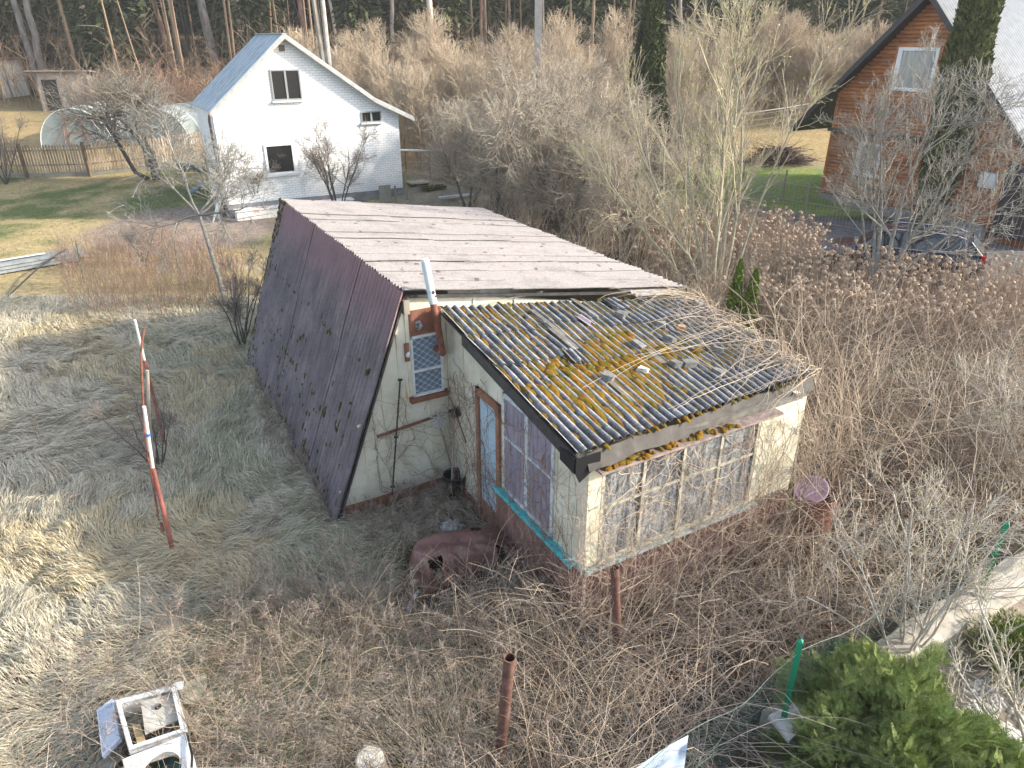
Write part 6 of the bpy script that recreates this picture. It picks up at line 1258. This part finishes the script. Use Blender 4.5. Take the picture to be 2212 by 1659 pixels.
g = MB(); g.tube([gt(905, 1290) + UP * .12, gt(890, 1310) + UP * .1, gt(878, 1338) + UP * .05], [.022, .03, .02], 7); tag(g.build('paint_stick', mat('white_blue_rag', [(.4, (.2, .23, .28)), (.55, (.65, .68, .70))], 14)), 'small white and blue rag hanging at the near end of the covered couch', 'rag')
# red and white poles
def striped_pole(b, jn, tp, label, rw, extra=None):
    r = thing('marker_pole', b, label, 'pole'); g = MB(); g.tube([b - UP * .1, b * .6 + jn * .4 + A_([.01, 0, 0]), jn], [.034, .032, .030], 10); g.build('lower_pipe', mat('faded_red_pipe', [(.3, (.17, .06, .045)), (.6, (.32, .12, .10)), (.8, (.42, .18, .15))], 6, bump=.2) if 'faded_red_pipe' not in bpy.data.materials else bpy.data.materials['faded_red_pipe'], r)
    g = MB(); g.tube([jn - (tp - jn) * .05, tp], .023, 10); g.build('upper_rod', flat('white_rod', (.62, .62, .62), .5), r); return r
b = gt(376, 1205); y0 = b[1]; jn = at(330, 1010, y0 - .1); tp = at(311, 878, y0 - .15); r = striped_pole(b, jn, tp, 'nearer leaning pole, red below and white above, tied with blue string', 0)
g = MB(); q = jn * .45 + tp * .55; g.cyl(q - UP * .02, q + UP * .02, .033, n=8); g.build('blue_string', flat('blue_string', (.03, .12, .4), .6), r); g = MB(); q = jn * .62 + tp * .38 + A_([-.06, 0, -.12]); g.cyl(q, q - UP * .16, .022, n=8); g.build('pipe_stub', RUST, r); q = b * .62 + jn * .38 + A_([-.07, 0, .0]); g = MB(); g.cyl(q, q - UP * .16, .022, n=8); g.build('pipe_stub', RUST, r)
b = gt(356, 965); y0 = b[1]; striped_pole(b, at(312, 778, y0), at(291, 691, y0 - .1), 'farther leaning pole, rusty red below with a white tip', 1)
b = gt(335, 1060); g = MB(); g.tube([b, at(322, 900, b[1]), at(318, 800, b[1])], [.035, .03, .028], 8); tag(g.build('wooden_post', GREYW), 'grey wooden post standing between the two red and white poles', 'post')
b = gt(345, 1130); g = MB(); g.tube([b, at(312, 930, b[1]), at(304, 764, b[1] + .2), at(311, 708, b[1] + .3)], [.017] * 4, 8); tag(g.build('thin_pipe', RUST), 'thin bent brown pipe leaning crosswise on the red and white poles', 'pipe')
# rusty open pipes in the foreground
def open_pipe(b, tp, r_, label):
    n = 20; d = nrm(tp - b); u = nrm(np.cross(d, [0, 1, 0])); w = np.cross(d, u); a = np.linspace(0, 2 * math.pi, n, endpoint=False); ring = np.outer(np.cos(a), u) + np.outer(np.sin(a), w); V = np.vstack([b - d * .2 + ring * r_, tp + ring * r_, tp + ring * r_ * .86, tp - d * .5 + ring * r_ * .86]); f = [(k * n + i, k * n + (i + 1) % n, (k + 1) * n + (i + 1) % n, (k + 1) * n + i) for k in range(3) for i in range(n)] + [tuple(range(3 * n, 4 * n))]
    g = MB(); g.add(V, f); o = g.build('rusty_pipe', mat('flaking_red_rust', [(.25, (.055, .03, .022)), (.5, (.135, .07, .055)), (.8, (.22, .125, .11))], 8, bump=.4) if 'flaking_red_rust' not in bpy.data.materials else bpy.data.materials['flaking_red_rust'], smooth=False); return tag(o, label, 'pipe')
b = gt(1079, 1645); open_pipe(b, at(1101, 1420, b[1] - .12), .058, 'nearer thick rusty open topped pipe standing in the weeds at bottom centre')
b = gt(1336, 1440); open_pipe(b, at(1328, 1226, b[1] - .05), .05, 'farther rusty open topped pipe standing before the veranda corner')
# oil drum with a pink basin
def drum():
    c = gt(1752, 1178) + A_([0, .15, 0]); c[2] = 0; r = thing('oil_drum', c, 'rusty reddish oil drum with dented ribs beside the veranda corner', 'drum'); n = 30; a = np.linspace(0, 2 * math.pi, n, endpoint=False); pr = [(.285, 0), (.29, .02), (.285, .05), (.285, .27), (.30, .285), (.285, .30), (.285, .56), (.30, .575), (.285, .59), (.285, .84), (.295, .86), (.28, .87), (.272, .84), (.27, .55)]
    V = [c + A_([math.cos(t) * q, math.sin(t) * q, z]) for q, z in pr for t in a]; f = [(i * n + j, i * n + (j + 1) % n, (i + 1) * n + (j + 1) % n, (i + 1) * n + j) for i in range(len(pr) - 1) for j in range(n)] + [tuple(range((len(pr) - 1) * n, len(pr) * n))]
    g = MB(); g.add(V, f); g.build('drum_body', mat('rusty_red_drum', [(.25, (.06, .035, .025)), (.42, (.18, .07, .045)), (.56, (.28, .12, .09)), (.66, (.20, .25, .25)), (.75, (.10, .05, .035))], 3.2, bump=.3), r)
    g = MB(); n = 24; a = np.linspace(0, 2 * math.pi, n, endpoint=False); q0 = c + A_([-.14, -.06, .97]); ax = nrm(A_([-.35, -.45, .8])); u = nrm(np.cross(ax, UP)); w = np.cross(ax, u); pr = [(.235, -.01), (.225, 0), (.20, -.02), (.165, -.075), (.10, -.09), (0.02, -.092)]
    V = [q0 + (u * math.cos(t) + w * math.sin(t)) * q * (1 + .05 * math.sin(2 * t)) + ax * z for q, z in pr for t in a]; f = [(i * n + j, i * n + (j + 1) % n, (i + 1) * n + (j + 1) % n, (i + 1) * n + j) for i in range(len(pr) - 1) for j in range(n)] + [tuple(range((len(pr) - 1) * n, len(pr) * n))]
    g.add(V, f); tag(g.build('basin', mat('pink_enamel', [(.3, (.42, .27, .42)), (.7, (.58, .42, .56))], 4, rough=.35, bump=0), smooth=True), 'pale pink violet basin lying tilted on top of the rusty drum', 'basin')
drum()
# log with a cut face
def log_stump():
    c = gt(806, 1680); c[2] = 0; r = thing('log_stump', c, 'short upright cut log with pale rings at the bottom edge', 'log'); ax = nrm(A_([.05, -.22, 1.])); g = MB(); g.cyl(c - UP * .05, c + ax * .42, .155, .15, 22); g.build('bark', mat('stump_bark', [(.3, (.14, .12, .10)), (.7, (.34, .31, .27))], 10, stretch=(1, 1, .3), bump=.6), r)
    m, t, b = nmat('cut_wood_rings'); vec = coords(t); gr = t.nodes.new('ShaderNodeVectorMath'); gr.operation = 'LENGTH'; mp = coords(t, (1, 1, 0)); off = t.nodes.new('ShaderNodeVectorMath'); off.operation = 'SUBTRACT'; off.inputs[1].default_value = tuple((ax * .42) * A_([1, 1, 0])); t.links.new(mp, off.inputs[0]); t.links.new(off.outputs[0], gr.inputs[0])
    f = mth(t, 'SINE', mth(t, 'ADD', mth(t, 'MULTIPLY', gr.outputs['Value'], 260.), mth(t, 'MULTIPLY', noise(t, vec, 6), 6.))); f2 = mth(t, 'ADD', mth(t, 'MULTIPLY', f, .12), noise(t, vec, 12)); rr = ramp(t, [(.3, (.32, .29, .23)), (.55, (.50, .48, .43)), (.8, (.62, .61, .58))]); t.links.new(f2, rr.inputs[0]); t.links.new(rr.outputs[0], b.inputs['Base Color']); b.inputs['Roughness'].default_value = .9
    g = MB(); g.cyl(c + ax * .42, c + ax * .424, .138, .136, 22); g.build('cut_face', m, r)
    g = MB(); rg = np.random.default_rng(3)
    for i in range(60): blob(g, c + A_([-.28 + rg.normal() * .14, .02 + rg.normal() * .1, .03]), UP, .06, .5, rg)
    tag(g.build('ground_moss', MOSS, smooth=True), 'olive green moss cushion on the ground left of the cut log', 'moss', kind='stuff')
log_stump()
# wrecked washing machine
def washer():
    c = gt(330, 1570); c[2] = 0; r = thing('washing_machine', c, 'wrecked white washing machine shell with round door hole lying at the lower left', 'washing machine'); Wm = mat('chipped_white_enamel', [(.27, (.30, .22, .17)), (.33, (.60, .61, .60)), (.7, (.74, .76, .77))], 4, rough=.35, bump=.05, spec=.5)
    def q(u, v, z): return zp(u, v, z)
    a0, a1, a2, a3 = q(248, 1512, .48), q(378, 1478, .50), q(402, 1580, .50), q(278, 1622, .46)       # upper frame, an opened box
    g = MB(); n = nrm(np.cross(a1 - a0, a3 - a0)); n = n if n[2] > 0 else -n; t = .025
    def strip(p0, p1, w, th=t): d = nrm(p1 - p0); return p0, p1
    cc = (a0 + a1 + a2 + a3) / 4; P = [a0, a1, a2, a3]; I_ = [p + (cc - p) * .16 for p in P]
    for i in range(4): j = (i + 1) % 4; g.prism([P[i], P[j], I_[j], I_[i]], -n * t); g.prism([P[i], P[j], P[j] - n * .28, P[i] - n * .28], nrm(cc - (P[i] + P[j]) / 2) * .012)
    g.build('machine_body', Wm, r)
    g = MB(); mlt = lambda x, y: a0 + (a1 - a0) * x + (a3 - a0) * y; g.prism([mlt(.38, .1) - n * .05, mlt(.9, .1) - n * .05, mlt(.9, .62) - n * .05, mlt(.30, .72) - n * .05], -n * .02); g.build('inner_panel', mat('dirty_cream_panel', [(.3, (.4, .37, .3)), (.7, (.62, .61, .56))], 5), r)
    g = MB(); g.cyl(mlt(.62, .3) - n * .045, mlt(.62, .3) - n * .03, .035, n=14); g.build('drain_hole', flat('black_hole', (.01, .01, .01)), r)
    g = MB(); g.ob(mlt(.14, .45) - n * .1, (a3 - a0) * .55, (a1 - a0) * .13, -n * .03); g.build('wooden_plank', mat('fresh_plank', [(.3, (.34, .24, .12)), (.7, (.50, .38, .22))], 6, stretch=(1, 4, 1)), r)
    # side lid, a shallow tray
    l0, l1, l2, l3 = q(212, 1538, .30), q(246, 1512, .34), q(262, 1600, .32), q(224, 1638, .28); g = MB(); m_ = nrm(np.cross(l1 - l0, l3 - l0)); m_ = m_ if m_[2] > 0 else -m_; g.prism([l0, l1, l2, l3], -m_ * .015); L = [l0, l1, l2, l3]; lc = sum(L) / 4
    for i in range(4): j = (i + 1) % 4; g.prism([L[i], L[j], L[j] + (lc - L[j]) * .12, L[i] + (lc - L[i]) * .12], m_ * .035)
    g.build('side_lid', mat('blueish_white_enamel', [(.3, (.5, .56, .66)), (.7, (.64, .70, .78))], 4, rough=.35), r)
    # front plate with the round hole
    f0, f1, f2, f3 = q(265, 1640, .52), q(405, 1585, .58), q(432, 1690, .46), q(285, 1760, .40); n3 = nrm(np.cross(f1 - f0, f3 - f0)); n3 = n3 if n3[2] > 0 else -n3; K = 36; ce = f0 * .25 + f1 * .25 + f2 * .25 + f3 * .25; ex = nrm(f1 - f0); ey = nrm(np.cross(n3, ex)); V = []; O = [f0, f1, f2, f3]
    out = []
    for k in range(K):
        th = 2 * math.pi * k / K - math.pi * .75; dr = ex * math.cos(th) + ey * math.sin(th); m1 = max(abs(math.cos(th)), abs(math.sin(th))); x, y = math.cos(th) / m1, math.sin(th) / m1; s_, t_ = (x + 1) / 2, (1 - y) / 2; out.append((f0 * (1 - s_) + f1 * s_) * (1 - t_) + (f3 * (1 - s_) + f2 * s_) * t_)
    rin = min(np.linalg.norm(f1 - f0), np.linalg.norm(f3 - f0)) * .33; inn = [ce + (ex * math.cos(2 * math.pi * k / K - math.pi * .75) + ey * math.sin(2 * math.pi * k / K - math.pi * .75)) * rin for k in range(K)]
    V = out + inn + [p - n3 * .03 for p in inn] + [p - n3 * .03 for p in out]; f = []
    for k in range(K):
        j = (k + 1) % K; f += [(k, j, K + j, K + k), (K + k, K + j, 2 * K + j, 2 * K + k), (3 * K + k, 3 * K + j, j, k)]
    g = MB(); g.add(V, f); g.build('front_plate', Wm, r); g = MB(); g.cyl(ce - n3 * .16, ce - n3 * .15, rin * 1.05, n=24); g.build('drum_glass', flat('dark_green_glass', (.01, .03, .025), .08), r)
    g = MB(); g.tube([f1 + n3 * .02, f1 * .5 + f2 * .5 + n3 * .05, f2 + n3 * .02 - ex * .08], .012, 6); g.build('black_hose', flat('black_hose', (.012, .012, .012), .4), r)
    g = MB(); g.prism([q(380, 1482, .30), q(446, 1455, .22), q(448, 1478, .2), q(428, 1515, .18), q(400, 1520, .25)], A_([0, 0, -.012])); tag(g.build('olive_board', mat('olive_fibreboard', [(.3, (.20, .19, .14)), (.7, (.28, .27, .21))], 4)), 'broken flat olive grey board behind the wrecked washing machine', 'board')
washer()
for i, (u, v, pts, lb) in enumerate([(392, 1492, [(0, 0), (.16, .02), (.15, .13), (.05, .10), (.01, .05)], 'bent white enamel corner sticking up at the back of the wrecked washing machine'), (235, 1655, [(0, 0), (.2, -.04), (.26, .12), (.08, .17)], 'torn grey tin flap on the ground left of the wrecked washing machine')]):
    g = MB(); q = zp(u, v, .42 if i == 0 else .12); g.prism([q + A_([x - .15, y * .6, y * (.5 if i == 0 else .15)]) for x, y in pts], A_([0, .012, -.008])); tag(g.build('metal_scrap', bpy.data.materials['chipped_white_enamel'] if i == 0 else GREYW), lb, 'scrap')
# white sheet caught on the fence at the bottom edge
g = MB(); rg = np.random.default_rng(6); c0 = zp(1487, 1588, 1.33); c1 = zp(1470, 1720, 1.05); c2 = zp(1300, 1700, 1.12); V = []; N = 14
for i in range(N + 1):
    for j in range(i + 1): s_ = i / N; t_ = j / max(i, 1); p = c0 * (1 - s_) + (c1 * t_ + c2 * (1 - t_)) * s_; V.append(p + UP * (.02 * math.sin(7 * s_ + 5 * t_) + .012 * math.sin(15 * t_)))
f = []; off = lambda i: i * (i + 1) // 2
for i in range(N):
    for j in range(i + 1):
        f.append((off(i) + j, off(i + 1) + j, off(i + 1) + j + 1))
        if j < i: f.append((off(i) + j, off(i + 1) + j + 1, off(i) + j + 1))
g.add(V, f); tag(g.build('white_sheet', mat('white_blue_sheet', [(.3, (.40, .46, .53)), (.7, (.50, .57, .64))], 2, bump=0), smooth=True), 'stretched white sheet corner at the bottom edge hooked on the green fence wire', 'sheet')
# metal profiles stacked on the lawn
def profiles():
    a = gt(-70, 606); b_ = gt(212, 556); d = nrm((b_ - a) * A_([1, 1, 0])); n = A_([-d[1], d[0], 0]); L = np.linalg.norm(b_ - a); mz = mat('galvanised_profile', [(.3, (.22, .25, .28)), (.7, (.40, .44, .47))], 3, rough=.4, bump=0, metal=.3); first = None; rg = np.random.default_rng(2); k = 0
    for i in range(3):
        for j in range(5):
            o = a + n * (j * .115 - .1) + UP * (.06 + i * .11) + d * rg.uniform(-.2, .5)
            if first is None:
                g = MB(); U = [(-.045, 0), (-.045, .09), (-.038, .09), (-.038, .007), (.038, .007), (.038, .09), (.045, .09), (.045, 0)]; g.prism([n * x + UP * z for x, z in U], d * (L - .6)); first = g.build('metal_profile', mz, origin=(0, 0, 0)); c = first
            else: c = copy_tree(first)
            c.location = tuple(o); tag(c, 'long grey blue galvanised metal profile in the stack on the lawn at the left edge', 'metal profile', 'stacked metal profiles on the lawn'); k += 1
    for s_ in (.2, .8): q = a + d * L * s_; g = MB(); g.ob(q - n * .3 - UP * .02, d * .1, n * .8, UP * .08); tag(g.build('support_beam', GREYW), 'short wooden beam under the %s end of the stacked metal profiles' % ('left' if s_ < .5 else 'right'), 'beam')
    g = MB(); p = a + n * .05 + UP * .42 + d * .4; g.ob(p, d * (L * .5), n * .12, UP * .02); tag(g.build('metal_sheet_strip', flat('pale_panel', (.66, .70, .72), .4)), 'narrow white panel lying on top of the stacked metal profiles', 'panel')
    b = gt(182, 612); g = MB(); g.cyl(b, at(163, 520, b[1]), .012, n=6); tag(g.build('green_stake', flat('green_stake', (.02, .09, .05), .5)), 'thin dark green stake beside the right end of the metal profiles', 'stake')
    b = gt(385, 590); g = MB(); g.cyl(b, at(376, 520, b[1]), .012, n=6); tag(g.build('green_stake', bpy.data.materials['green_stake']), 'thin green stake left of the bent fruit tree trunk', 'stake')
    g = MB(); p0, p1 = gt(18, 645), gt(150, 566); g.tube([p0 + UP * .06, (p0 + p1) / 2 + UP * .35, p1 + UP * .45], .025, 6); tag(g.build('black_pipe', flat('black_pipe', (.03, .03, .035), .5)), 'thin black pipe slanting down from the metal profiles to the grass', 'pipe')
profiles()
# clutter at the corners of the white house
BLU = mat('faded_blue_sheet', [(.3, (.13, .18, .28)), (.7, (.24, .31, .44))], 4, rough=.5, bump=.05)
def curved_sheet(pa, pb, w, sagz, name, label, m):
    d = nrm(pb - pa); L = np.linalg.norm(pb - pa); n = nrm(np.cross(d, UP)); N = 14; V = []
    for i in range(N + 1):
        s_ = i / N; c = pa + (pb - pa) * s_ + UP * sagz * math.sin(math.pi * s_)
        for w_ in (0, 1): V.append(c + UP * w * w_ * .8 + n * w * w_ * .4)
    V2_ = [v - n * .012 for v in V]; f = [(2 * i, 2 * i + 1, 2 * i + 3, 2 * i + 2) for i in range(N)]; o = len(V); f += [tuple(o + x for x in q[::-1]) for q in f] + [(2 * i, 2 * i + 2, o + 2 * i + 2, o + 2 * i) for i in range(N)] + [(2 * i + 1, 2 * i + 3, o + 2 * i + 3, o + 2 * i + 1) for i in range(N)]
    g = MB(); g.add(V + V2_, f); return tag(g.build(name, m, smooth=True), label, 'sheet')
b = gt(430, 395); curved_sheet(at(392, 372, b[1]), at(455, 382, b[1] - .8), .55, .12, 'blue_sheet', 'curled blue sheet panel before the picket fence left of the white house', BLU)
g = MB(); q = gt(424, 425); g.cyl(at(408, 418, q[1]), at(442, 396, q[1] + .3), .11, n=10); tag(g.build('grey_pipe', flat('blue_grey_pipe', (.16, .22, .26), .5)), 'thick blue grey pipe end on the dirt patch left of the white house', 'pipe')
g = MB(); q = FH(-.30, .1, -.5); g.ob(q, UP * 2.1 + E1 * .45, E1 * 1.1, -E2 * .02); tag(g.build('leaning_sheet', mat('pale_blue_sheet', [(.3, (.36, .42, .47)), (.7, (.52, .58, .62))], 3)), 'pale blue sheet leaning on the side wall of the white house', 'sheet')
for k, (lb, dx, hh) in enumerate([('tallest of the grey laths leaning on the near left corner of the white house', 0, 1.5), ('middle grey lath leaning on the near left corner of the white house', .14, 1.3), ('shortest grey lath leaning on the near left corner of the white house', .28, 1.1)]):
    g = MB(); q = FH(-.75 + dx * .3, .02, .15 - dx); g.ob(q, E2 * .60 + UP * hh, E1 * .10, -E2 * .025); tag(g.build('lath', mat('blue_grey_lath', [(.3, (.28, .33, .35)), (.7, (.48, .52, .53))], 5) if k == 0 else bpy.data.materials['blue_grey_lath']), lb, 'lath')
g = MB(); q = FH(6.35, .1, .8); g.ob(q, E2 * .55, UP * .95, E1 * .05); tag(g.build('grey_board', mat('lichen_grey_board', [(.3, (.20, .20, .16)), (.7, (.32, .31, .27))], 8)), 'upright greenish grey board standing before the right part of the white house wall', 'board')
for s_, lb in ((7.05, 'left'), (7.6, 'right')):
    g = MB(); q = FH(s_, .0, .9); g.ob(q, E2 * .07, UP * 1.0, E1 * .07); tag(g.build('short_post', GREYW), lb + ' one of two short posts right of the upright board at the white house', 'post')
for i, (u, v, w_, h_, lb) in enumerate([(905, 398, 1.1, .7, 'pale grey slab lying right of the white house corner'), (935, 410, 1.2, .6, 'mossy dark slab on the ground beside the rusty mesh fence'), (985, 432, 1.6, .3, 'long pale blue strip of sheet behind the far edge of the pale roof')]):
    g = MB(); g.box(gt(u, v) + UP * (.12 + .03 * i), (w_, h_, .06), rz=.5); tag(g.build('slab', (CONC, DARKMOSS, bpy.data.materials['pale_blue_sheet'])[i]), lb, 'slab')
# brush pile on the green lawn and the grey kerb round it
rg = np.random.default_rng(17); c = gt(1680, 352); mb = MB(); N = 900; a = rg.uniform(0, 6.28, N); q = c + A_([1.2, .7, 0.]) * rg.normal(0, .45, (N, 3)); q[:, 2] = c[2] + .05 + rg.random(N) * .75 * np.exp(-((q[:, 0] - c[0]) / 1.1) ** 2); P, R = grow(rg, q, np.stack([np.cos(a), np.sin(a) * .6, rg.normal(0, .2, N)], 1), rg.uniform(.5, 1.4, N), 4, .15, -.06, np.full(N, .018), np.full(N, .008)); P[:, :, 2] = np.maximum(P[:, :, 2], c[2] + .02); mb.tubes(P, R, 3)
tag(mb.build('brush_pile', imat('brush_twigs', [(.05, .035, .03), (.16, .11, .09), (.10, .07, .06)])), 'dark heap of cut branches on the far side of the green lawn', 'brush pile')
# pebbles and stones in the neighbour's bed
rg = np.random.default_rng(18); mb = MB(); p = samp([(2030, 1640), (2080, 1480), (2300, 1420), (2300, 1640)], 700, rg)
for q in p: blob(mb, q + UP * .0, UP, rg.uniform(.015, .04), .7, rg)
tag(mb.build('pebbles', mat('pale_pebbles', [(.3, (.30, .29, .27)), (.7, (.52, .51, .49))], 8), smooth=True), 'grey pebbles in the garden bed at the lower right', 'pebbles', kind='stuff')
for i, (u, v, s_, lb) in enumerate([(2160, 1600, .22, 'big pale boulder among the pebbles near the lower right corner'), (2090, 1560, .13, 'smaller pinkish stone left of the pale boulder'), (1760, 1440, .12, 'light stone at the foot of the low concrete wall')]):
    mb = MB(); blob(mb, gt(u, v) * A_([1, 1, 0]), UP, s_, .6, rg, el=1.3, fine=True); tag(mb.build('boulder', QUARTZ if i == 0 else STONE, smooth=True), lb, 'boulder')

# ---- parked estate car
def car():
    o, d, n = CARC, CARD, CARN       # d points to the rear
    r = thing('parked_car', o, 'dark blue estate car with silver roof rails parked behind the dried flowers', 'car')
    BP = flat('dark_blue_paint', (.012, .022, .055), .22, .3, .7); BP.node_tree.nodes['Principled BSDF'].inputs['Coat Weight'].default_value = .8
    GL = flat('car_glass', (.015, .02, .03), .05, 0, .9); CH = flat('bright_trim', (.75, .77, .8), .2, .8)
    def p(x, y, z): return o + d * x + n * y + UP * z
    # lower body: stations along the length with rounded cross-section
    st = [(-2.30, .62, .42, .60), (-2.22, .78, .30, .70), (-1.9, .86, .24, .80), (-1.2, .88, .22, .92), (-.6, .88, .22, .96), (.3, .88, .22, .98), (1.3, .88, .22, 1.0), (1.9, .87, .24, 1.02), (2.2, .82, .30, 1.02), (2.30, .74, .42, .98)]
    V = []
    for x, w, z0, z1 in st:
        zc = (z1 - z0); ring = [(-w * .9, z0), (-w, z0 + zc * .25), (-w * 1.0, z0 + zc * .6), (-w * .95, z0 + zc * .92), (-w * .82, z1), (w * .82, z1), (w * .95, z0 + zc * .92), (w, z0 + zc * .6), (w, z0 + zc * .25), (w * .9, z0)]; V += [p(x, y, z) for y, z in ring]
    k = 10; f = [(i * k + j, i * k + (j + 1) % k, (i + 1) * k + (j + 1) % k, (i + 1) * k + j) for i in range(len(st) - 1) for j in range(k)] + [tuple(range(k)), tuple(range((len(st) - 1) * k, len(st) * k))]
    g = MB(); g.add(V, f); g.build('body', BP, r, smooth=False)
    g = MB(); gh = [(-1.35, .78, .78, .93, .94), (-.62, .74, .62, .96, 1.42), (.4, .75, .62, .98, 1.47), (1.35, .75, .61, 1.0, 1.45), (1.78, .74, .60, 1.02, 1.38), (2.18, .70, .66, 1.02, 1.05)]; V = []
    for x, w0, w1, z0, z1 in gh: V += [p(x, -w0, z0), p(x, -w1, z1), p(x, w1, z1), p(x, w0, z0)]
    f = [(i * 4 + j, i * 4 + (j + 1) % 4, (i + 1) * 4 + (j + 1) % 4, (i + 1) * 4 + j) for i in range(5) for j in range(4)]; g.add(V, f); g.build('window_glass', GL, r)
    g = MB(); rf = [(-.66, .62, 1.42), (-.1, .63, 1.47), (.6, .63, 1.49), (1.3, .62, 1.475), (1.82, .60, 1.40)]; V = []
    for x, w, z in rf: V += [p(x, -w, z - .03), p(x, -w * .93, z + .01), p(x, 0, z + .03), p(x, w * .93, z + .01), p(x, w, z - .03)]
    g.add(V, [(i * 5 + j, i * 5 + j + 1, (i + 1) * 5 + j + 1, (i + 1) * 5 + j) for i in range(4) for j in range(4)])
    for s_ in (-1, 1):
        for (x0, x1, zz0, zz1, w0, w1) in [(-1.33, -.62, .95, 1.42, .79, .64), (.25, .33, .98, 1.45, .765, .645), (1.15, 1.25, 1.0, 1.44, .765, .635), (2.16, 1.8, 1.04, 1.40, .71, .62)]:
            a = p(x0, s_ * w0, zz0); b_ = p(x1, s_ * w1, zz1); g.tube([a, b_], .035, 5)
    g.build('roof', BP, r)
    for s_ in (-1, 1):
        g = MB(); g.tube([p(-.5, s_ * .57, 1.47), p(-.3, s_ * .57, 1.53), p(.6, s_ * .57, 1.56), p(1.4, s_ * .56, 1.54), p(1.65, s_ * .56, 1.46)], .018, 7); g.build('roof_rail', CH, r)
        g = MB(); g.tube([p(-1.3, s_ * .81, .96), p(-.6, s_ * .775, .985), p(.4, s_ * .775, 1.0), p(1.4, s_ * .775, 1.02), p(1.9, s_ * .76, 1.08)], .013, 5); g.build('window_trim', CH, r)
        g = MB(); g.ob(p(2.16, s_ * .80 - .0, .72), d * .12, n * -s_ * .2, UP * .34); g.build('tail_light', flat('red_lens', (.35, .02, .02), .15) if 'red_lens' not in bpy.data.materials else bpy.data.materials['red_lens'], r)
        g = MB(); g.ob(p(-2.24, s_ * .74, .55), -d * .04, n * -s_ * .3, UP * .14); g.build('headlight', flat('headlamp', (.6, .62, .65), .1) if 'headlamp' not in bpy.data.materials else bpy.data.materials['headlamp'], r)
        for x in (-1.38, 1.42):
            g = MB(); g.cyl(p(x, s_ * .70, .32), p(x, s_ * .90, .32), .32, n=20); w = g.build('wheel', flat('tyre_rubber', (.02, .02, .02), .8) if 'tyre_rubber' not in bpy.data.materials else bpy.data.materials['tyre_rubber'], r); g = MB(); g.cyl(p(x, s_ * .90, .32), p(x, s_ * .91, .32), .2, n=16); g.build('rim', CH, w)
    g = MB(); g.prism([p(1.84, -.55, 1.40), p(1.84, .55, 1.40), p(2.20, .60, 1.06), p(2.20, -.60, 1.06)], d * .012 + UP * .012); g.build('rear_window', flat('rear_glass', (.10, .12, .13), .04, 0, 1.), r)
    g = MB(); g.ob(p(2.2, -.78, .40), d * .14, n * 1.56, UP * .22); g.build('rear_bumper', BP, r)
car()

# ---- thin scattering volume added to lift the dark forest, standing for lens glare
g = MB(); g.ob(A_([-430., -215., -1.4]), A_([860., 0, 0]), A_([0, 840., 0]), UP * 45.)
hm = bpy.data.materials.new('glare_veil_air'); hm.use_nodes = True; ht = hm.node_tree; ht.nodes.remove(ht.nodes['Principled BSDF']); hv = ht.nodes.new('ShaderNodeVolumePrincipled')
hv.inputs['Color'].default_value = (.92, .95, 1, 1); hv.inputs['Density'].default_value = .0006; ht.links.new(hv.outputs[0], [n for n in ht.nodes if n.type == 'OUTPUT_MATERIAL'][0].inputs['Volume'])
tag(g.build('glare_veil', hm), kind='stuff')
